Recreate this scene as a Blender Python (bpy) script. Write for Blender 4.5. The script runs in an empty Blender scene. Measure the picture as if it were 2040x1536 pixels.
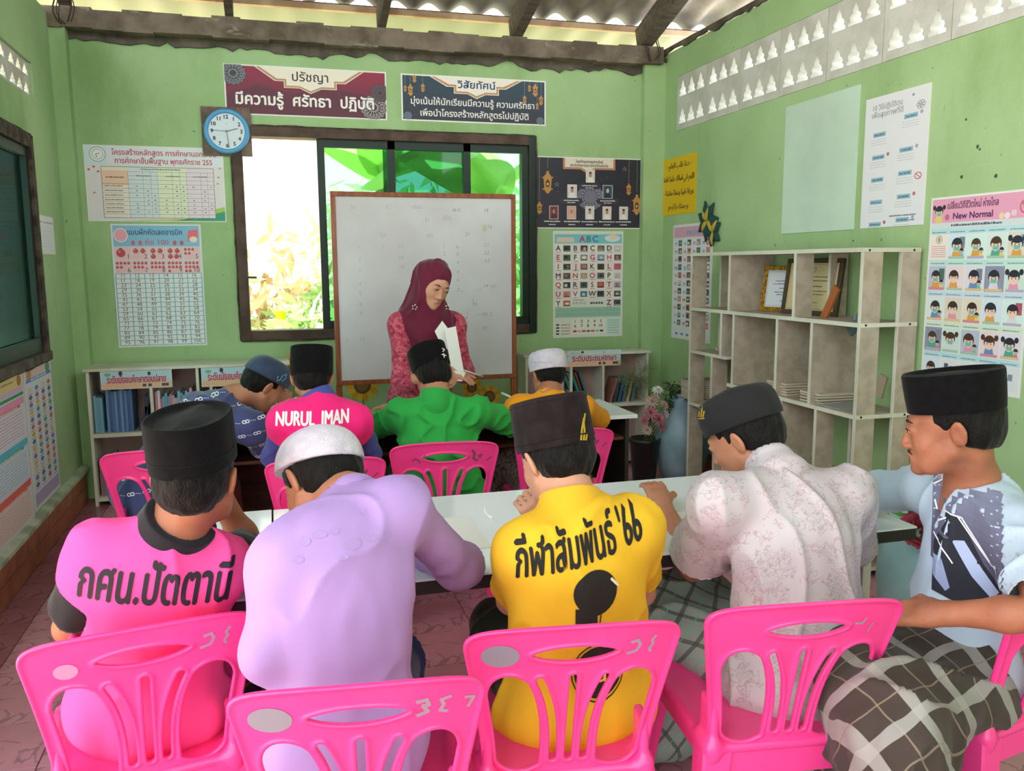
import bpy, bmesh, math, random
import numpy as np
from mathutils import Vector, Matrix, noise
from mathutils.bvhtree import BVHTree
random.seed(7); rng = np.random.default_rng(7)
sc = bpy.context.scene
COL = sc.collection
PI = math.pi
# ------------------------------------------------------------------ camera
FPX, CH = 1689.0, 1.5
def cam_axes(yaw, pitch, roll):
    cy, sy, cp, sp = math.cos(yaw), math.sin(yaw), math.cos(pitch), math.sin(pitch)
    f = Vector((sy*cp, cy*cp, -sp)); r = Vector((cy, -sy, 0)); u = r.cross(f)
    c, s = math.cos(roll), math.sin(roll)
    return c*r+s*u, -s*r+c*u, f
CR, CU, CF = cam_axes(*[math.radians(a) for a in (15.82, 8.10, -0.37)])
cam = bpy.data.cameras.new('camera'); cam.sensor_width = 36; cam.lens = FPX/2040*36; cam.clip_start = .05
co = bpy.data.objects.new('camera', cam); COL.objects.link(co)
co.matrix_world = Matrix(((CR.x, CU.x, -CF.x, 0), (CR.y, CU.y, -CF.y, 0), (CR.z, CU.z, -CF.z, CH), (0, 0, 0, 1)))
sc.camera = co
# ------------------------------------------------------------------ light
w = bpy.data.worlds.new('world'); sc.world = w; w.use_nodes = True
bg = w.node_tree.nodes['Background']; bg.inputs[0].default_value = (.93, .97, 1, 1); bg.inputs[1].default_value = 3.3
sun = bpy.data.lights.new('sun', 'SUN'); sun.energy = 32; sun.angle = .03; sun.color = (1, .95, .85)
so = bpy.data.objects.new('sun', sun); COL.objects.link(so); so.rotation_euler = (math.radians(28), math.radians(-20), 0)
so.rotation_euler = Vector((-.2, .25, 1)).to_track_quat('Z', 'Y').to_euler()
sc.view_settings.view_transform = 'Standard'; sc.view_settings.look = 'None'
sc.view_settings.gamma = 1; sc.view_settings.use_curve_mapping = False
sc.view_settings.exposure = 0.22
sc.cycles.max_bounces = 8; sc.cycles.diffuse_bounces = 5; sc.cycles.transparent_max_bounces = 12
sc.cycles.sample_clamp_indirect = 8
# ------------------------------------------------------------------ helpers
def ray(x, y): return CF + (x-1020)/FPX*CR - (y-768)/FPX*CU
def P(x, y, Y):
    d = ray(x, y); return Vector((0, 0, CH)) + d*(Y/d.y)
def PZ(x, y, z):
    d = ray(x, y); return Vector((0, 0, CH)) + d*((z-CH)/d.z)
def PX(x, y, X):
    d = ray(x, y); return Vector((0, 0, CH)) + d*(X/d.x)
def lin(h):
    h = h.lstrip('#'); v = [int(h[i:i+2], 16)/255 for i in (0, 2, 4)]
    return tuple(c/12.92 if c <= .04045 else ((c+.055)/1.055)**2.4 for c in v)
def mat(name, c, rough=.6, c2=None, ns=6, nlo=.4, nhi=.6, bump=0, bs=60, sheen=0, metal=0, coat=0, spec=.5, det=4, stretch=None, trans=0, coord='Object', sss=0):
    m = bpy.data.materials.new(name); m.use_nodes = True; nt = m.node_tree; N = nt.nodes; L = nt.links
    b = N['Principled BSDF']; b.inputs['Base Color'].default_value = (*lin(c), 1); b.inputs['Roughness'].default_value = rough
    b.inputs['Metallic'].default_value = metal; b.inputs['Specular IOR Level'].default_value = spec
    if sheen: b.inputs['Sheen Weight'].default_value = sheen; b.inputs['Sheen Roughness'].default_value = .4
    if coat: b.inputs['Coat Weight'].default_value = coat; b.inputs['Coat Roughness'].default_value = .08
    if trans: b.inputs['Transmission Weight'].default_value = trans
    if sss:
        b.inputs['Subsurface Weight'].default_value = sss; b.inputs['Subsurface Radius'].default_value = (.012, .005, .003)
        b.inputs['Subsurface Scale'].default_value = 1.0
    tc = N.new('ShaderNodeTexCoord'); src = tc.outputs[coord]
    if stretch:
        mp = N.new('ShaderNodeMapping'); mp.inputs['Scale'].default_value = stretch; L.new(src, mp.inputs[0]); src = mp.outputs[0]
    if c2:
        n = N.new('ShaderNodeTexNoise'); n.inputs['Scale'].default_value = ns; n.inputs['Detail'].default_value = det; L.new(src, n.inputs[0])
        mr = N.new('ShaderNodeMapRange'); mr.inputs[1].default_value = nlo; mr.inputs[2].default_value = nhi; L.new(n.outputs[0], mr.inputs[0])
        mx = N.new('ShaderNodeMix'); mx.data_type = 'RGBA'; mx.inputs[6].default_value = (*lin(c), 1); mx.inputs[7].default_value = (*lin(c2), 1)
        L.new(mr.outputs[0], mx.inputs[0]); L.new(mx.outputs[2], b.inputs['Base Color'])
    if bump:
        n2 = N.new('ShaderNodeTexNoise'); n2.inputs['Scale'].default_value = bs; n2.inputs['Detail'].default_value = 3; L.new(src, n2.inputs[0])
        bp = N.new('ShaderNodeBump'); bp.inputs['Strength'].default_value = bump; bp.inputs['Distance'].default_value = .01
        L.new(n2.outputs[0], bp.inputs['Height']); L.new(bp.outputs[0], b.inputs['Normal'])
    return m
def colmix(m, mask_fn, col):
    """mix another colour over the base colour with a mask built by mask_fn(nodes, links, texcoord) -> socket"""
    nt = m.node_tree; N = nt.nodes; L = nt.links; b = N['Principled BSDF']; s = b.inputs['Base Color']
    tc = next(n for n in N if n.type == 'TEX_COORD'); mx = N.new('ShaderNodeMix'); mx.data_type = 'RGBA'
    if s.is_linked: L.new(s.links[0].from_socket, mx.inputs[6])
    else: mx.inputs[6].default_value = s.default_value
    mx.inputs[7].default_value = (*lin(col), 1)
    L.new(mask_fn(N, L, tc), mx.inputs[0]); L.new(mx.outputs[2], s); return m
def math_node(N, L, op, a, b=None):
    n = N.new('ShaderNodeMath'); n.operation = op
    for i, v in enumerate((a, b)):
        if v is None: continue
        if isinstance(v, (int, float)): n.inputs[i].default_value = v
        else: L.new(v, n.inputs[i])
    return n.outputs[0]
def noise_mask(scale, lo, hi, stretch=(1, 1, 1), det=6):
    def f(N, L, tc):
        mp = N.new('ShaderNodeMapping'); mp.inputs['Scale'].default_value = stretch; L.new(tc.outputs['Object'], mp.inputs[0])
        n = N.new('ShaderNodeTexNoise'); n.inputs['Scale'].default_value = scale; n.inputs['Detail'].default_value = det; n.inputs['Roughness'].default_value = .65
        L.new(mp.outputs[0], n.inputs[0]); mr = N.new('ShaderNodeMapRange'); mr.inputs[1].default_value = lo; mr.inputs[2].default_value = hi
        L.new(n.outputs[0], mr.inputs[0]); return mr.outputs[0]
    return f
def tag(o, label=None, cat=None, group=None, kind=None):
    if label: o['label'] = label
    if cat: o['category'] = cat
    if group: o['group'] = group
    if kind: o['kind'] = kind
    return o
def link(name, me, m=None, parent=None, smooth=False):
    o = bpy.data.objects.new(name, me); COL.objects.link(o)
    if m and len(me.materials) == 0: me.materials.append(m)
    if smooth: me.shade_smooth()
    if parent:
        o.parent = parent
        o.matrix_parent_inverse = wm(parent).inverted()
    return o
def wm(o):
    m = o.matrix_basis.copy()
    if o.parent: m = wm(o.parent) @ o.matrix_parent_inverse @ m
    return m
def empty(name, loc, label=None, cat=None, group=None, kind=None, rz=0, parent=None):
    o = bpy.data.objects.new(name, None); COL.objects.link(o); o.location = loc; o.rotation_euler = (0, 0, rz); o.empty_display_size = .1
    if parent: o.parent = parent; o.matrix_parent_inverse = wm(parent).inverted()
    return tag(o, label, cat, group, kind)
class MB:
    def __init__(s): s.v = []; s.f = []
    def add(s, v, f):
        n = len(s.v); s.v += [tuple(a) for a in v]; s.f += [tuple(i+n for i in q) for q in f]; return s
    def box(s, a, b, M=None):
        a, b = Vector(a), Vector(b); vs = [Vector((x, y, z)) for z in (a.z, b.z) for y in (a.y, b.y) for x in (a.x, b.x)]
        if M: vs = [M @ v for v in vs]
        return s.add(vs, [(0, 2, 3, 1), (4, 5, 7, 6), (0, 1, 5, 4), (2, 6, 7, 3), (0, 4, 6, 2), (1, 3, 7, 5)])
    def bar(s, p, q, wx, wy, up=(0, 0, 1)):
        p, q = Vector(p), Vector(q); d = (q-p).normalized(); r = d.cross(Vector(up))
        if r.length < 1e-4: r = Vector((1, 0, 0))
        r.normalize(); u = r.cross(d); vs = []
        for c in (p, q):
            for i, j in ((-1, -1), (1, -1), (1, 1), (-1, 1)): vs.append(c+r*i*wx/2+u*j*wy/2)
        return s.add(vs, [(0, 3, 2, 1), (4, 5, 6, 7), (0, 1, 5, 4), (1, 2, 6, 5), (2, 3, 7, 6), (3, 0, 4, 7)])
    def tube(s, pts, rad, n=8, caps=True):
        pts = [Vector(p) for p in pts]; k = len(pts); rs = rad if isinstance(rad, (list, tuple)) else [rad]*k; vs = []; fs = []
        prev = None
        for i, p in enumerate(pts):
            t = (pts[min(i+1, k-1)]-pts[max(i-1, 0)]).normalized()
            if prev is None: a = t.orthogonal().normalized()
            else: a = (prev-t*prev.dot(t)).normalized()
            prev = a; b = t.cross(a)
            for j in range(n): vs.append(p+(a*math.cos(2*PI*j/n)+b*math.sin(2*PI*j/n))*rs[i])
        for i in range(k-1):
            for j in range(n): fs.append((i*n+j, i*n+(j+1) % n, (i+1)*n+(j+1) % n, (i+1)*n+j))
        if caps: fs += [tuple(range(n))[::-1], tuple((k-1)*n+j for j in range(n))]
        return s.add(vs, fs)
    def rings(s, rings, closed_ends=True):
        n = len(rings[0]); vs = [v for r in rings for v in r]; fs = []
        for i in range(len(rings)-1):
            for j in range(n): fs.append((i*n+j, i*n+(j+1) % n, (i+1)*n+(j+1) % n, (i+1)*n+j))
        if closed_ends: fs += [tuple(range(n))[::-1], tuple((len(rings)-1)*n+j for j in range(n))]
        return s.add(vs, fs)
    def lathe(s, c, prof, n=32, M=None, caps=True):
        rr = []
        for r, z in prof:
            ring = [Vector((c[0]+r*math.cos(2*PI*j/n), c[1]+r*math.sin(2*PI*j/n), c[2]+z)) for j in range(n)]
            rr.append([M @ v for v in ring] if M else ring)
        return s.rings(rr, caps)
    def prism(s, pts, d):
        """polygon (3-D points) extruded by vector d"""
        n = len(pts); d = Vector(d); v = [Vector(p) for p in pts]+[Vector(p)+d for p in pts]
        f = [tuple(range(n)), tuple(range(2*n-1, n-1, -1))]+[((i+1) % n, i, i+n, (i+1) % n+n) for i in range(n)]
        return s.add(v, f)
    def mesh(s, name='m'):
        me = bpy.data.meshes.new(name); me.from_pydata([tuple(v) for v in s.v], [], s.f); me.update(); return me
    def build(s, name, m, parent=None, smooth=False, bevel=0, fixn=False, loc=None):
        me = s.mesh(name)
        if loc is not None: me.transform(Matrix.Translation(-Vector(loc)))
        if fixn:
            bm = bmesh.new(); bm.from_mesh(me); bmesh.ops.recalc_face_normals(bm, faces=bm.faces); bm.to_mesh(me); bm.free()
        o = link(name, me, m, None, smooth)
        if loc is not None: o.location = loc
        if parent: o.parent = parent; o.matrix_parent_inverse = wm(parent).inverted()
        if bevel:
            b = o.modifiers.new('bevel', 'BEVEL'); b.width = bevel; b.segments = 2; b.limit_method = 'ANGLE'
        return o
def B(a, b, name, m, parent=None, bevel=0, **k): return MB().box(a, b).build(name, m, parent, bevel=bevel, **k)
# ------------------------------------------------------------------ flat prints (colour per face)
def attr_mat(name, rough=.5, bump=0):
    m = mat(name, '#ffffff', rough, bump=bump, bs=300); N = m.node_tree.nodes; a = N.new('ShaderNodeVertexColor'); a.layer_name = 'Col'
    m.node_tree.links.new(a.outputs[0], N['Principled BSDF'].inputs['Base Color']); return m
M_PRINT = attr_mat('printed_ink', .45); M_CLOTHPRINT = attr_mat('cloth_print', .8)
_glyph = {}
def glyphs(text):
    if text in _glyph: return _glyph[text]
    c = bpy.data.curves.new('t', 'FONT'); c.body = text; c.size = 1; c.resolution_u = 3
    o = bpy.data.objects.new('t', c); COL.objects.link(o); dg = bpy.context.evaluated_depsgraph_get()
    me = bpy.data.meshes.new_from_object(o.evaluated_get(dg))
    v = [(p.co.x, p.co.y) for p in me.vertices]; f = [tuple(q.vertices) for q in me.polygons]
    bpy.data.objects.remove(o); bpy.data.curves.remove(c); bpy.data.meshes.remove(me)
    x0 = min([a for a, _ in v], default=0); x1 = max([a for a, _ in v], default=0)
    _glyph[text] = (v, f, x0, x1); return _glyph[text]
class PB:
    """collects coloured flat shapes in a sheet's own u,v metres"""
    def __init__(s): s.v = []; s.f = []; s.c = []; s.l = 0; s.bb = []; s.last = 0; s.z = 0
    def _a(s, pts, faces, col, dz=0):
        n = len(s.v); xs = [p[0] for p in pts]; ys = [p[1] for p in pts]; b = (min(xs), min(ys), max(xs), max(ys))
        if s.l != s.last:      # a new shape: one layer above whatever it overlaps
            s.z = 1+max([q[4] for q in s.bb if q[0] < b[2] and q[2] > b[0] and q[1] < b[3] and q[3] > b[1]], default=0); s.last = s.l
        s.bb.append((*b, s.z)); z = s.z+dz; s.v += [(x, y, z) for x, y in pts]; s.f += [tuple(i+n for i in q) for q in faces]; s.c += [lin(col)]*len(faces)
    def poly(s, pts, col): s.l += 1; s._a(pts, [tuple(range(len(pts)))], col); return s
    def rect(s, x0, y0, x1, y1, col): return s.poly([(x0, y0), (x1, y0), (x1, y1), (x0, y1)], col)
    def grid(s, rects, col):
        s.l += 1
        for x0, y0, x1, y1 in rects: s._a([(x0, y0), (x1, y0), (x1, y1), (x0, y1)], [(0, 1, 2, 3)], col)
        return s
    def ell(s, cx, cy, rx, ry, col, n=20, a0=0, a1=2*PI): return s.poly([(cx+rx*math.cos(a0+(a1-a0)*i/n), cy+ry*math.sin(a0+(a1-a0)*i/n)) for i in range(n+(0 if a1-a0 > 6.2 else 1))], col)
    def ring(s, cx, cy, rx, ry, w, col, n=24):
        s.l += 1; o = [(cx+rx*math.cos(2*PI*i/n), cy+ry*math.sin(2*PI*i/n)) for i in range(n)]; q = [(cx+(rx-w)*math.cos(2*PI*i/n), cy+(ry-w)*math.sin(2*PI*i/n)) for i in range(n)]
        s._a(o+q, [(i, (i+1) % n, n+(i+1) % n, n+i) for i in range(n)], col); return s
    def line(s, pts, w, col):
        s.l += 1
        for (x0, y0), (x1, y1) in zip(pts, pts[1:]):
            d = math.hypot(x1-x0, y1-y0) or 1; nx, ny = -(y1-y0)/d*w/2, (x1-x0)/d*w/2; ex, ey = (x1-x0)/d*w*.3, (y1-y0)/d*w*.3
            s._a([(x0-ex+nx, y0-ey+ny), (x0-ex-nx, y0-ey-ny), (x1+ex-nx, y1+ey-ny), (x1+ex+nx, y1+ey+ny)], [(0, 1, 2, 3)], col)
        return s
    def text(s, t, cx, y, size, col, width=None, bold=0, align='c', shear=0, slope=0, vs=1):
        v, f, x0, x1 = glyphs(t)
        if not v: return s
        k = size; kx = k
        if width: kx = width/(x1-x0)
        off = cx-(x0+x1)/2*kx if align == 'c' else (cx-x0*kx if align == 'l' else cx-x1*kx)
        s.l += 1
        for q_, (dx, dy) in enumerate(((0, 0),) if not bold else ((-bold, 0), (bold, 0), (0, bold), (0, -bold))):
            s._a([(off+a*kx+dx+shear*b*k, y+b*k*vs+dy+slope*(off+a*kx-cx)) for a, b in v], f, col, q_*.22)
        return s
    def scribble(s, x0, x1, y, h, col, dens=.6):
        """a line of small unreadable lettering"""
        s.l += 1; x = x0
        while x < x1:
            ww = random.uniform(.5, 1.6)*h; e = min(x+ww, x1)
            s._a([(x, y), (e, y), (e, y+h*random.uniform(.55, 1)), (x, y+h*random.uniform(.55, 1))], [(0, 1, 2, 3)], col); x = e+h*random.uniform(.15, .4)*(1.4-dens)
        return s
    def build(s, name, O, U, V, Nn, parent, m=None, off=.0006, step=.00012):
        O, U, V, Nn = Vector(O), Vector(U), Vector(V), Vector(Nn)
        me = bpy.data.meshes.new(name); me.from_pydata([tuple(O+U*x+V*y+Nn*(off+z*step)) for x, y, z in s.v], [], s.f); s.paint(me)
        return link(name, me, m or M_PRINT, parent)
    def paint(s, me, cols=None):
        cols = cols or s.c; ca = me.color_attributes.new('Col', 'FLOAT_COLOR', 'CORNER'); arr = np.ones((len(me.loops), 4), np.float32); i = 0
        for p, c in zip(me.polygons, cols):
            arr[p.loop_start:p.loop_start+p.loop_total, :3] = c
        ca.data.foreach_set('color', arr.ravel())
    def decal(s, name, target, O, U, V, D, parent, m=None, step=.012, off=.0016, reach=.5):
        """lay the shapes onto a curved surface: cut them finely and drop each point along D onto the target mesh"""
        O, U, V, D = Vector(O), Vector(U).normalized(), Vector(V).normalized(), Vector(D).normalized()
        bm = bmesh.new(); cl = bm.loops.layers.float_color.new('Col')
        for (fc, c) in zip(s.f, s.c):
            vs = [bm.verts.new(s.v[i]) for i in fc]; F = bm.faces.new(vs)
            for lp in F.loops: lp[cl] = (*c, 1)
        xs = [a[0] for a in s.v]; ys = [a[1] for a in s.v]
        for lo, hi, nn in ((min(xs), max(xs), (1, 0, 0)), (min(ys), max(ys), (0, 1, 0))):
            t = lo+step
            while t < hi:
                bmesh.ops.bisect_plane(bm, geom=bm.verts[:]+bm.edges[:]+bm.faces[:], plane_co=Vector(nn)*t, plane_no=nn); t += step
        dg = None; me0 = target.data; W = wm(target)
        bvh = BVHTree.FromPolygons([W @ v.co for v in me0.vertices], [tuple(p.vertices) for p in me0.polygons])
        bad = []
        for v in bm.verts:
            x, y, z = v.co; o = O+U*x+V*y-D*reach; h, n, i, d = bvh.ray_cast(o, D)
            if h is None or (n.dot(D) > -.05 and n.dot(D) < .05): bad.append(v)
            else: v.co = h-D*(off+z*.00025)
        bmesh.ops.delete(bm, geom=bad, context='VERTS')
        me = bpy.data.meshes.new(name); bm.to_mesh(me); bm.free()
        return link(name, me, m or M_CLOTHPRINT, parent)
# ------------------------------------------------------------------ solids from distance fields
def A(v): return np.array(v, np.float32)
class SDF:
    def __init__(s, h=.006): s.h = h; s.ops = []
    def rc(s, a, b, ra, rb=None, k=.02, op='u', pre=None):
        a, b = A(a), A(b); rb = ra if rb is None else rb; r = max(ra, rb)
        def f(X, Y, Z):
            d = b-a; L = float(d@d)+1e-9; px, py, pz = X-a[0], Y-a[1], Z-a[2]
            t = np.clip((px*d[0]+py*d[1]+pz*d[2])/L, 0, 1)
            return np.sqrt((px-t*d[0])**2+(py-t*d[1])**2+(pz-t*d[2])**2)-(ra+(rb-ra)*t)
        s.ops.append((f, np.minimum(a, b)-r, np.maximum(a, b)+r, k, op)); return s
    def el(s, c, r, R=None, k=.02, op='u'):
        c = A(c); r = A(r); R = np.eye(3, dtype=np.float32) if R is None else np.array(R, np.float32)
        ext = np.sqrt(((R*r)**2).sum(1))
        def f(X, Y, Z):
            p = [X-c[0], Y-c[1], Z-c[2]]; q = [R[0, i]*p[0]+R[1, i]*p[1]+R[2, i]*p[2] for i in range(3)]
            k0 = np.sqrt(sum((q[i]/r[i])**2 for i in range(3))); k1 = np.sqrt(sum((q[i]/r[i]**2)**2 for i in range(3)))+1e-6
            return k0*(k0-1)/k1
        s.ops.append((f, c-ext, c+ext, k, op)); return s
    def bx(s, c, hf, R=None, rnd=.005, k=.01, op='u'):
        c = A(c); hf = A(hf); R = np.eye(3, dtype=np.float32) if R is None else np.array(R, np.float32); ext = (np.abs(R)*hf).sum(1)
        def f(X, Y, Z):
            p = [X-c[0], Y-c[1], Z-c[2]]; q = [np.abs(R[0, i]*p[0]+R[1, i]*p[1]+R[2, i]*p[2])-(hf[i]-rnd) for i in range(3)]
            return np.sqrt(sum(np.maximum(a, 0)**2 for a in q))+np.minimum(np.maximum(np.maximum(q[0], q[1]), q[2]), 0)-rnd
        s.ops.append((f, c-ext, c+ext, k, op)); return s
    def fn(s, f, lo, hi, k=.0, op='u'): s.ops.append((f, A(lo), A(hi), k, op)); return s
    def arrays(s):
        h = s.h; us = [o for o in s.ops if o[4] == 'u']
        lo = np.min([o[1] for o in us], 0)-3*h; hi = np.max([o[2] for o in us], 0)+3*h
        n = np.ceil((hi-lo)/h).astype(int)+1; F = np.full(n, .05, np.float32)
        ax = [lo[i]+h*np.arange(n[i], dtype=np.float32) for i in range(3)]
        for f, a, b, k, op in s.ops:
            m = k+2.5*h; i0 = np.clip(np.floor((a-m-lo)/h).astype(int), 0, n); i1 = np.clip(np.ceil((b+m-lo)/h).astype(int)+1, 0, n)
            if (i1 <= i0).any(): continue
            sl = tuple(slice(i0[j], i1[j]) for j in range(3))
            d = f(ax[0][sl[0]][:, None, None], ax[1][sl[1]][None, :, None], ax[2][sl[2]][None, None, :])
            G = F[sl]
            if op == 'u':
                hh = np.maximum(k-np.abs(G-d), 0)/max(k, 1e-6); F[sl] = np.minimum(G, d)-hh*hh*k*.25
            elif op == 's':
                hh = np.maximum(k-np.abs(G+d), 0)/max(k, 1e-6); F[sl] = np.maximum(G, -d)+hh*hh*k*.25
        F[0] = F[-1] = .05; F[:, 0] = F[:, -1] = .05; F[:, :, 0] = F[:, :, -1] = .05
        ins = F < 0; n = np.array(F.shape)
        cnt = np.zeros(n-1, np.int8)
        offs = [(i, j, k) for i in (0, 1) for j in (0, 1) for k in (0, 1)]
        for i, j, k in offs: cnt += ins[i:n[0]-1+i, j:n[1]-1+j, k:n[2]-1+k]
        act = np.argwhere((cnt > 0) & (cnt < 8)); M = len(act)
        idx = np.full(n-1, -1, np.int32); idx[act[:, 0], act[:, 1], act[:, 2]] = np.arange(M)
        cv = np.stack([F[act[:, 0]+i, act[:, 1]+j, act[:, 2]+k] for i, j, k in offs], 1)
        acc = np.zeros((M, 3), np.float32); c = np.zeros(M, np.float32)
        for a in range(8):
            for b in range(a+1, 8):
                da = np.array(offs[a]); db = np.array(offs[b])
                if np.abs(da-db).sum() != 1: continue
                x = (cv[:, a] < 0) != (cv[:, b] < 0); t = cv[:, a]/np.where(x, cv[:, a]-cv[:, b], 1)
                acc += np.where(x[:, None], da+t[:, None]*(db-da), 0); c += x
        V = (act+acc/c[:, None])*h+lo
        quads = []
        for axn in range(3):
            sl0 = [slice(1, n[i]-1) for i in range(3)]; sl1 = list(sl0); sl0[axn] = slice(0, n[axn]-1); sl1[axn] = slice(1, n[axn])
            a0 = ins[tuple(sl0)]; a1 = ins[tuple(sl1)]; e = np.argwhere(a0 != a1); flip = a0[e[:, 0], e[:, 1], e[:, 2]]
            for i in range(3):
                if i != axn: e[:, i] += 1
            u, v = (axn+1) % 3, (axn+2) % 3; q = []
            for du, dv in ((0, 0), (-1, 0), (-1, -1), (0, -1)):
                g = e.copy(); g[:, u] += du; g[:, v] += dv; q.append(idx[g[:, 0], g[:, 1], g[:, 2]])
            q = np.stack(q, 1); q[~flip] = q[~flip][:, ::-1]; quads.append(q)
        return V.astype(np.float64), np.concatenate(quads)
    def build(s, name, m, parent=None, relax=1, disp=None, loc=None):
        V, Q = s.arrays()
        for _ in range(relax):
            S = np.zeros_like(V); C = np.zeros(len(V))
            for i in range(4):
                for j in ((i+1) % 4, (i+3) % 4): np.add.at(S, Q[:, i], V[Q[:, j]]); np.add.at(C, Q[:, i], 1)
            V = V*.5+S/C[:, None]*.5
        if disp:
            e1 = V[Q[:, 2]]-V[Q[:, 0]]; e2 = V[Q[:, 3]]-V[Q[:, 1]]; fn_ = np.cross(e1, e2); Nn = np.zeros_like(V)
            for i in range(4): np.add.at(Nn, Q[:, i], fn_)
            Nn /= np.linalg.norm(Nn, axis=1)[:, None]+1e-9
            V = V+Nn*disp(V, Nn)[:, None]
        if loc is not None: V = V-np.array(loc)
        me = bpy.data.meshes.new(name); me.vertices.add(len(V)); me.vertices.foreach_set('co', V.ravel())
        me.loops.add(Q.size); me.loops.foreach_set('vertex_index', Q.ravel().astype(np.int32))
        me.polygons.add(len(Q)); me.polygons.foreach_set('loop_start', np.arange(0, Q.size, 4, dtype=np.int32))
        me.update(calc_edges=True); me.validate()
        o = link(name, me, m, None, True)
        if loc is not None: o.location = loc
        if parent: o.parent = parent; o.matrix_parent_inverse = wm(parent).inverted()
        return o
def basis(fwd, up=(0, 0, 1)):
    f = Vector(fwd).normalized(); r = f.cross(Vector(up)).normalized(); u = r.cross(f)
    return r, f, u          # right, forward, up
class Fr:
    """a local frame: x right, y forward, z up"""
    def __init__(s, o, fwd, up, sc_=1): s.o = Vector(o); s.r, s.f, s.u = basis(fwd, up); s.s = sc_
    def __call__(s, x, y, z): return s.o+(s.r*x+s.f*y+s.u*z)*s.s
    def R(s, rx=0, ry=0, rz=0):
        M = Matrix((s.r, s.f, s.u)).transposed()
        from mathutils import Euler
        return np.array(M @ Euler((rx, ry, rz)).to_matrix(), np.float32)
    def sc(s, *r): return tuple(a*s.s for a in r)
def lerp(a, b, t): return Vector(a)*(1-t)+Vector(b)*t
# ------------------------------------------------------------------ room
YB, XL, XR = 6.05, -1.22, 2.90      # inner faces of the back, left and right wall
ZT = 3.03
M_wall = mat('green_wall_paint', '#a9c793', .75, '#9bba84', 2.2, .35, .7, bump=.25, bs=25)
colmix(M_wall, noise_mask(1.3, .50, .72, (1, 1, .4)), '#86a76a')
colmix(M_wall, noise_mask(22, .70, .74, det=3), '#6f8a58')
M_conc = mat('bare_concrete', '#6b6258', .9, '#4a423b', 9, .35, .65, bump=.8, bs=30)
M_mortar = mat('dark_mortar', '#5c5044', .9, '#352c26', 14, .4, .6, bump=1, bs=45)
M_block = mat('white_vent_block', '#cdccc6', .8, '#bdbbb2', 6, bump=.3, bs=40)
M_alu = mat('dark_window_aluminium', '#1d2926', .35, metal=.3)
M_glass = None
def glassmat(name, col, ior=1.5, rough=.03):
    m = bpy.data.materials.new(name); m.use_nodes = True; N = m.node_tree.nodes; L = m.node_tree.links; N.clear()
    o = N.new('ShaderNodeOutputMaterial'); t = N.new('ShaderNodeBsdfTransparent'); g = N.new('ShaderNodeBsdfGlossy'); mx = N.new('ShaderNodeMixShader'); fr = N.new('ShaderNodeFresnel')
    t.inputs[0].default_value = (*lin(col), 1); g.inputs[1].default_value = rough; fr.inputs[0].default_value = ior
    L.new(fr.outputs[0], mx.inputs[0]); L.new(t.outputs[0], mx.inputs[1]); L.new(g.outputs[0], mx.inputs[2]); L.new(mx.outputs[0], o.inputs[0]); return m
M_tint = glassmat('green_tinted_glass', '#c0e6d6'); M_tint2 = glassmat('dark_tinted_glass', '#6aa594')
M_tint3 = glassmat('teal_window_glass', '#b9e0d8', 1.05, rough=.08)
def wall(name, boxes, m=M_wall):
    b = MB()
    for a, c in boxes: b.box(a, c)
    return tag(b.build(name, m), kind='structure')
wx0, wx1, wz0, wz1 = -.20, 1.90, 1.00, 2.42
TH = .14
wall('wall_back', [((XL-TH, YB, 0), (wx0, YB+TH, ZT-.08)), ((wx1, YB, 0), (XR+TH, YB+TH, ZT-.08)), ((wx0, YB, 0), (wx1, YB+TH, wz0)), ((wx0, YB, wz1), (wx1, YB+TH, ZT-.08)),
     ((XL, YB-.10, 0), (XL+.09, YB, ZT-.05)), ((XR-.17, YB-.06, 0), (XR, YB, ZT-.04))])
ly0, ly1, lz0, lz1 = 3.0, 5.28, .99, 2.21
wall('wall_left', [((XL-.07, ly1, 0), (XL, YB, 2.43)), ((XL-.07, 5.47, 2.43), (XL, YB, ZT)), ((XL-.07, 2.3, 0), (XL, ly1, lz0)), ((XL-.07, 2.3, lz1), (XL, ly1, 2.43)), ((XL-.07, 2.3, 2.63), (XL, 5.47, ZT)),
     ((XL-.07, 2.3, lz0), (XL, ly0, lz1))])
vy0, vy1, vz0, vz1 = 1.02, 5.80, 2.455, 2.835
wall('wall_right', [((XR, -3, 0), (XR+TH, YB, vz0)), ((XR, vy1, vz0), (XR+TH, YB, ZT)), ((XR, -3, vz1), (XR+TH, vy1, ZT)), ((XR, -3, vz0), (XR+TH, vy0, vz1))])
wall('wall_light_block', [((1.4, -3.1, 0), (XR+TH, -3, 4.6)), ((-1.9, -3.1, 2.3), (1.4, -3, 4.6))])  # unseen wall with an opening, added to cut daylight from behind the camera
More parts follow.
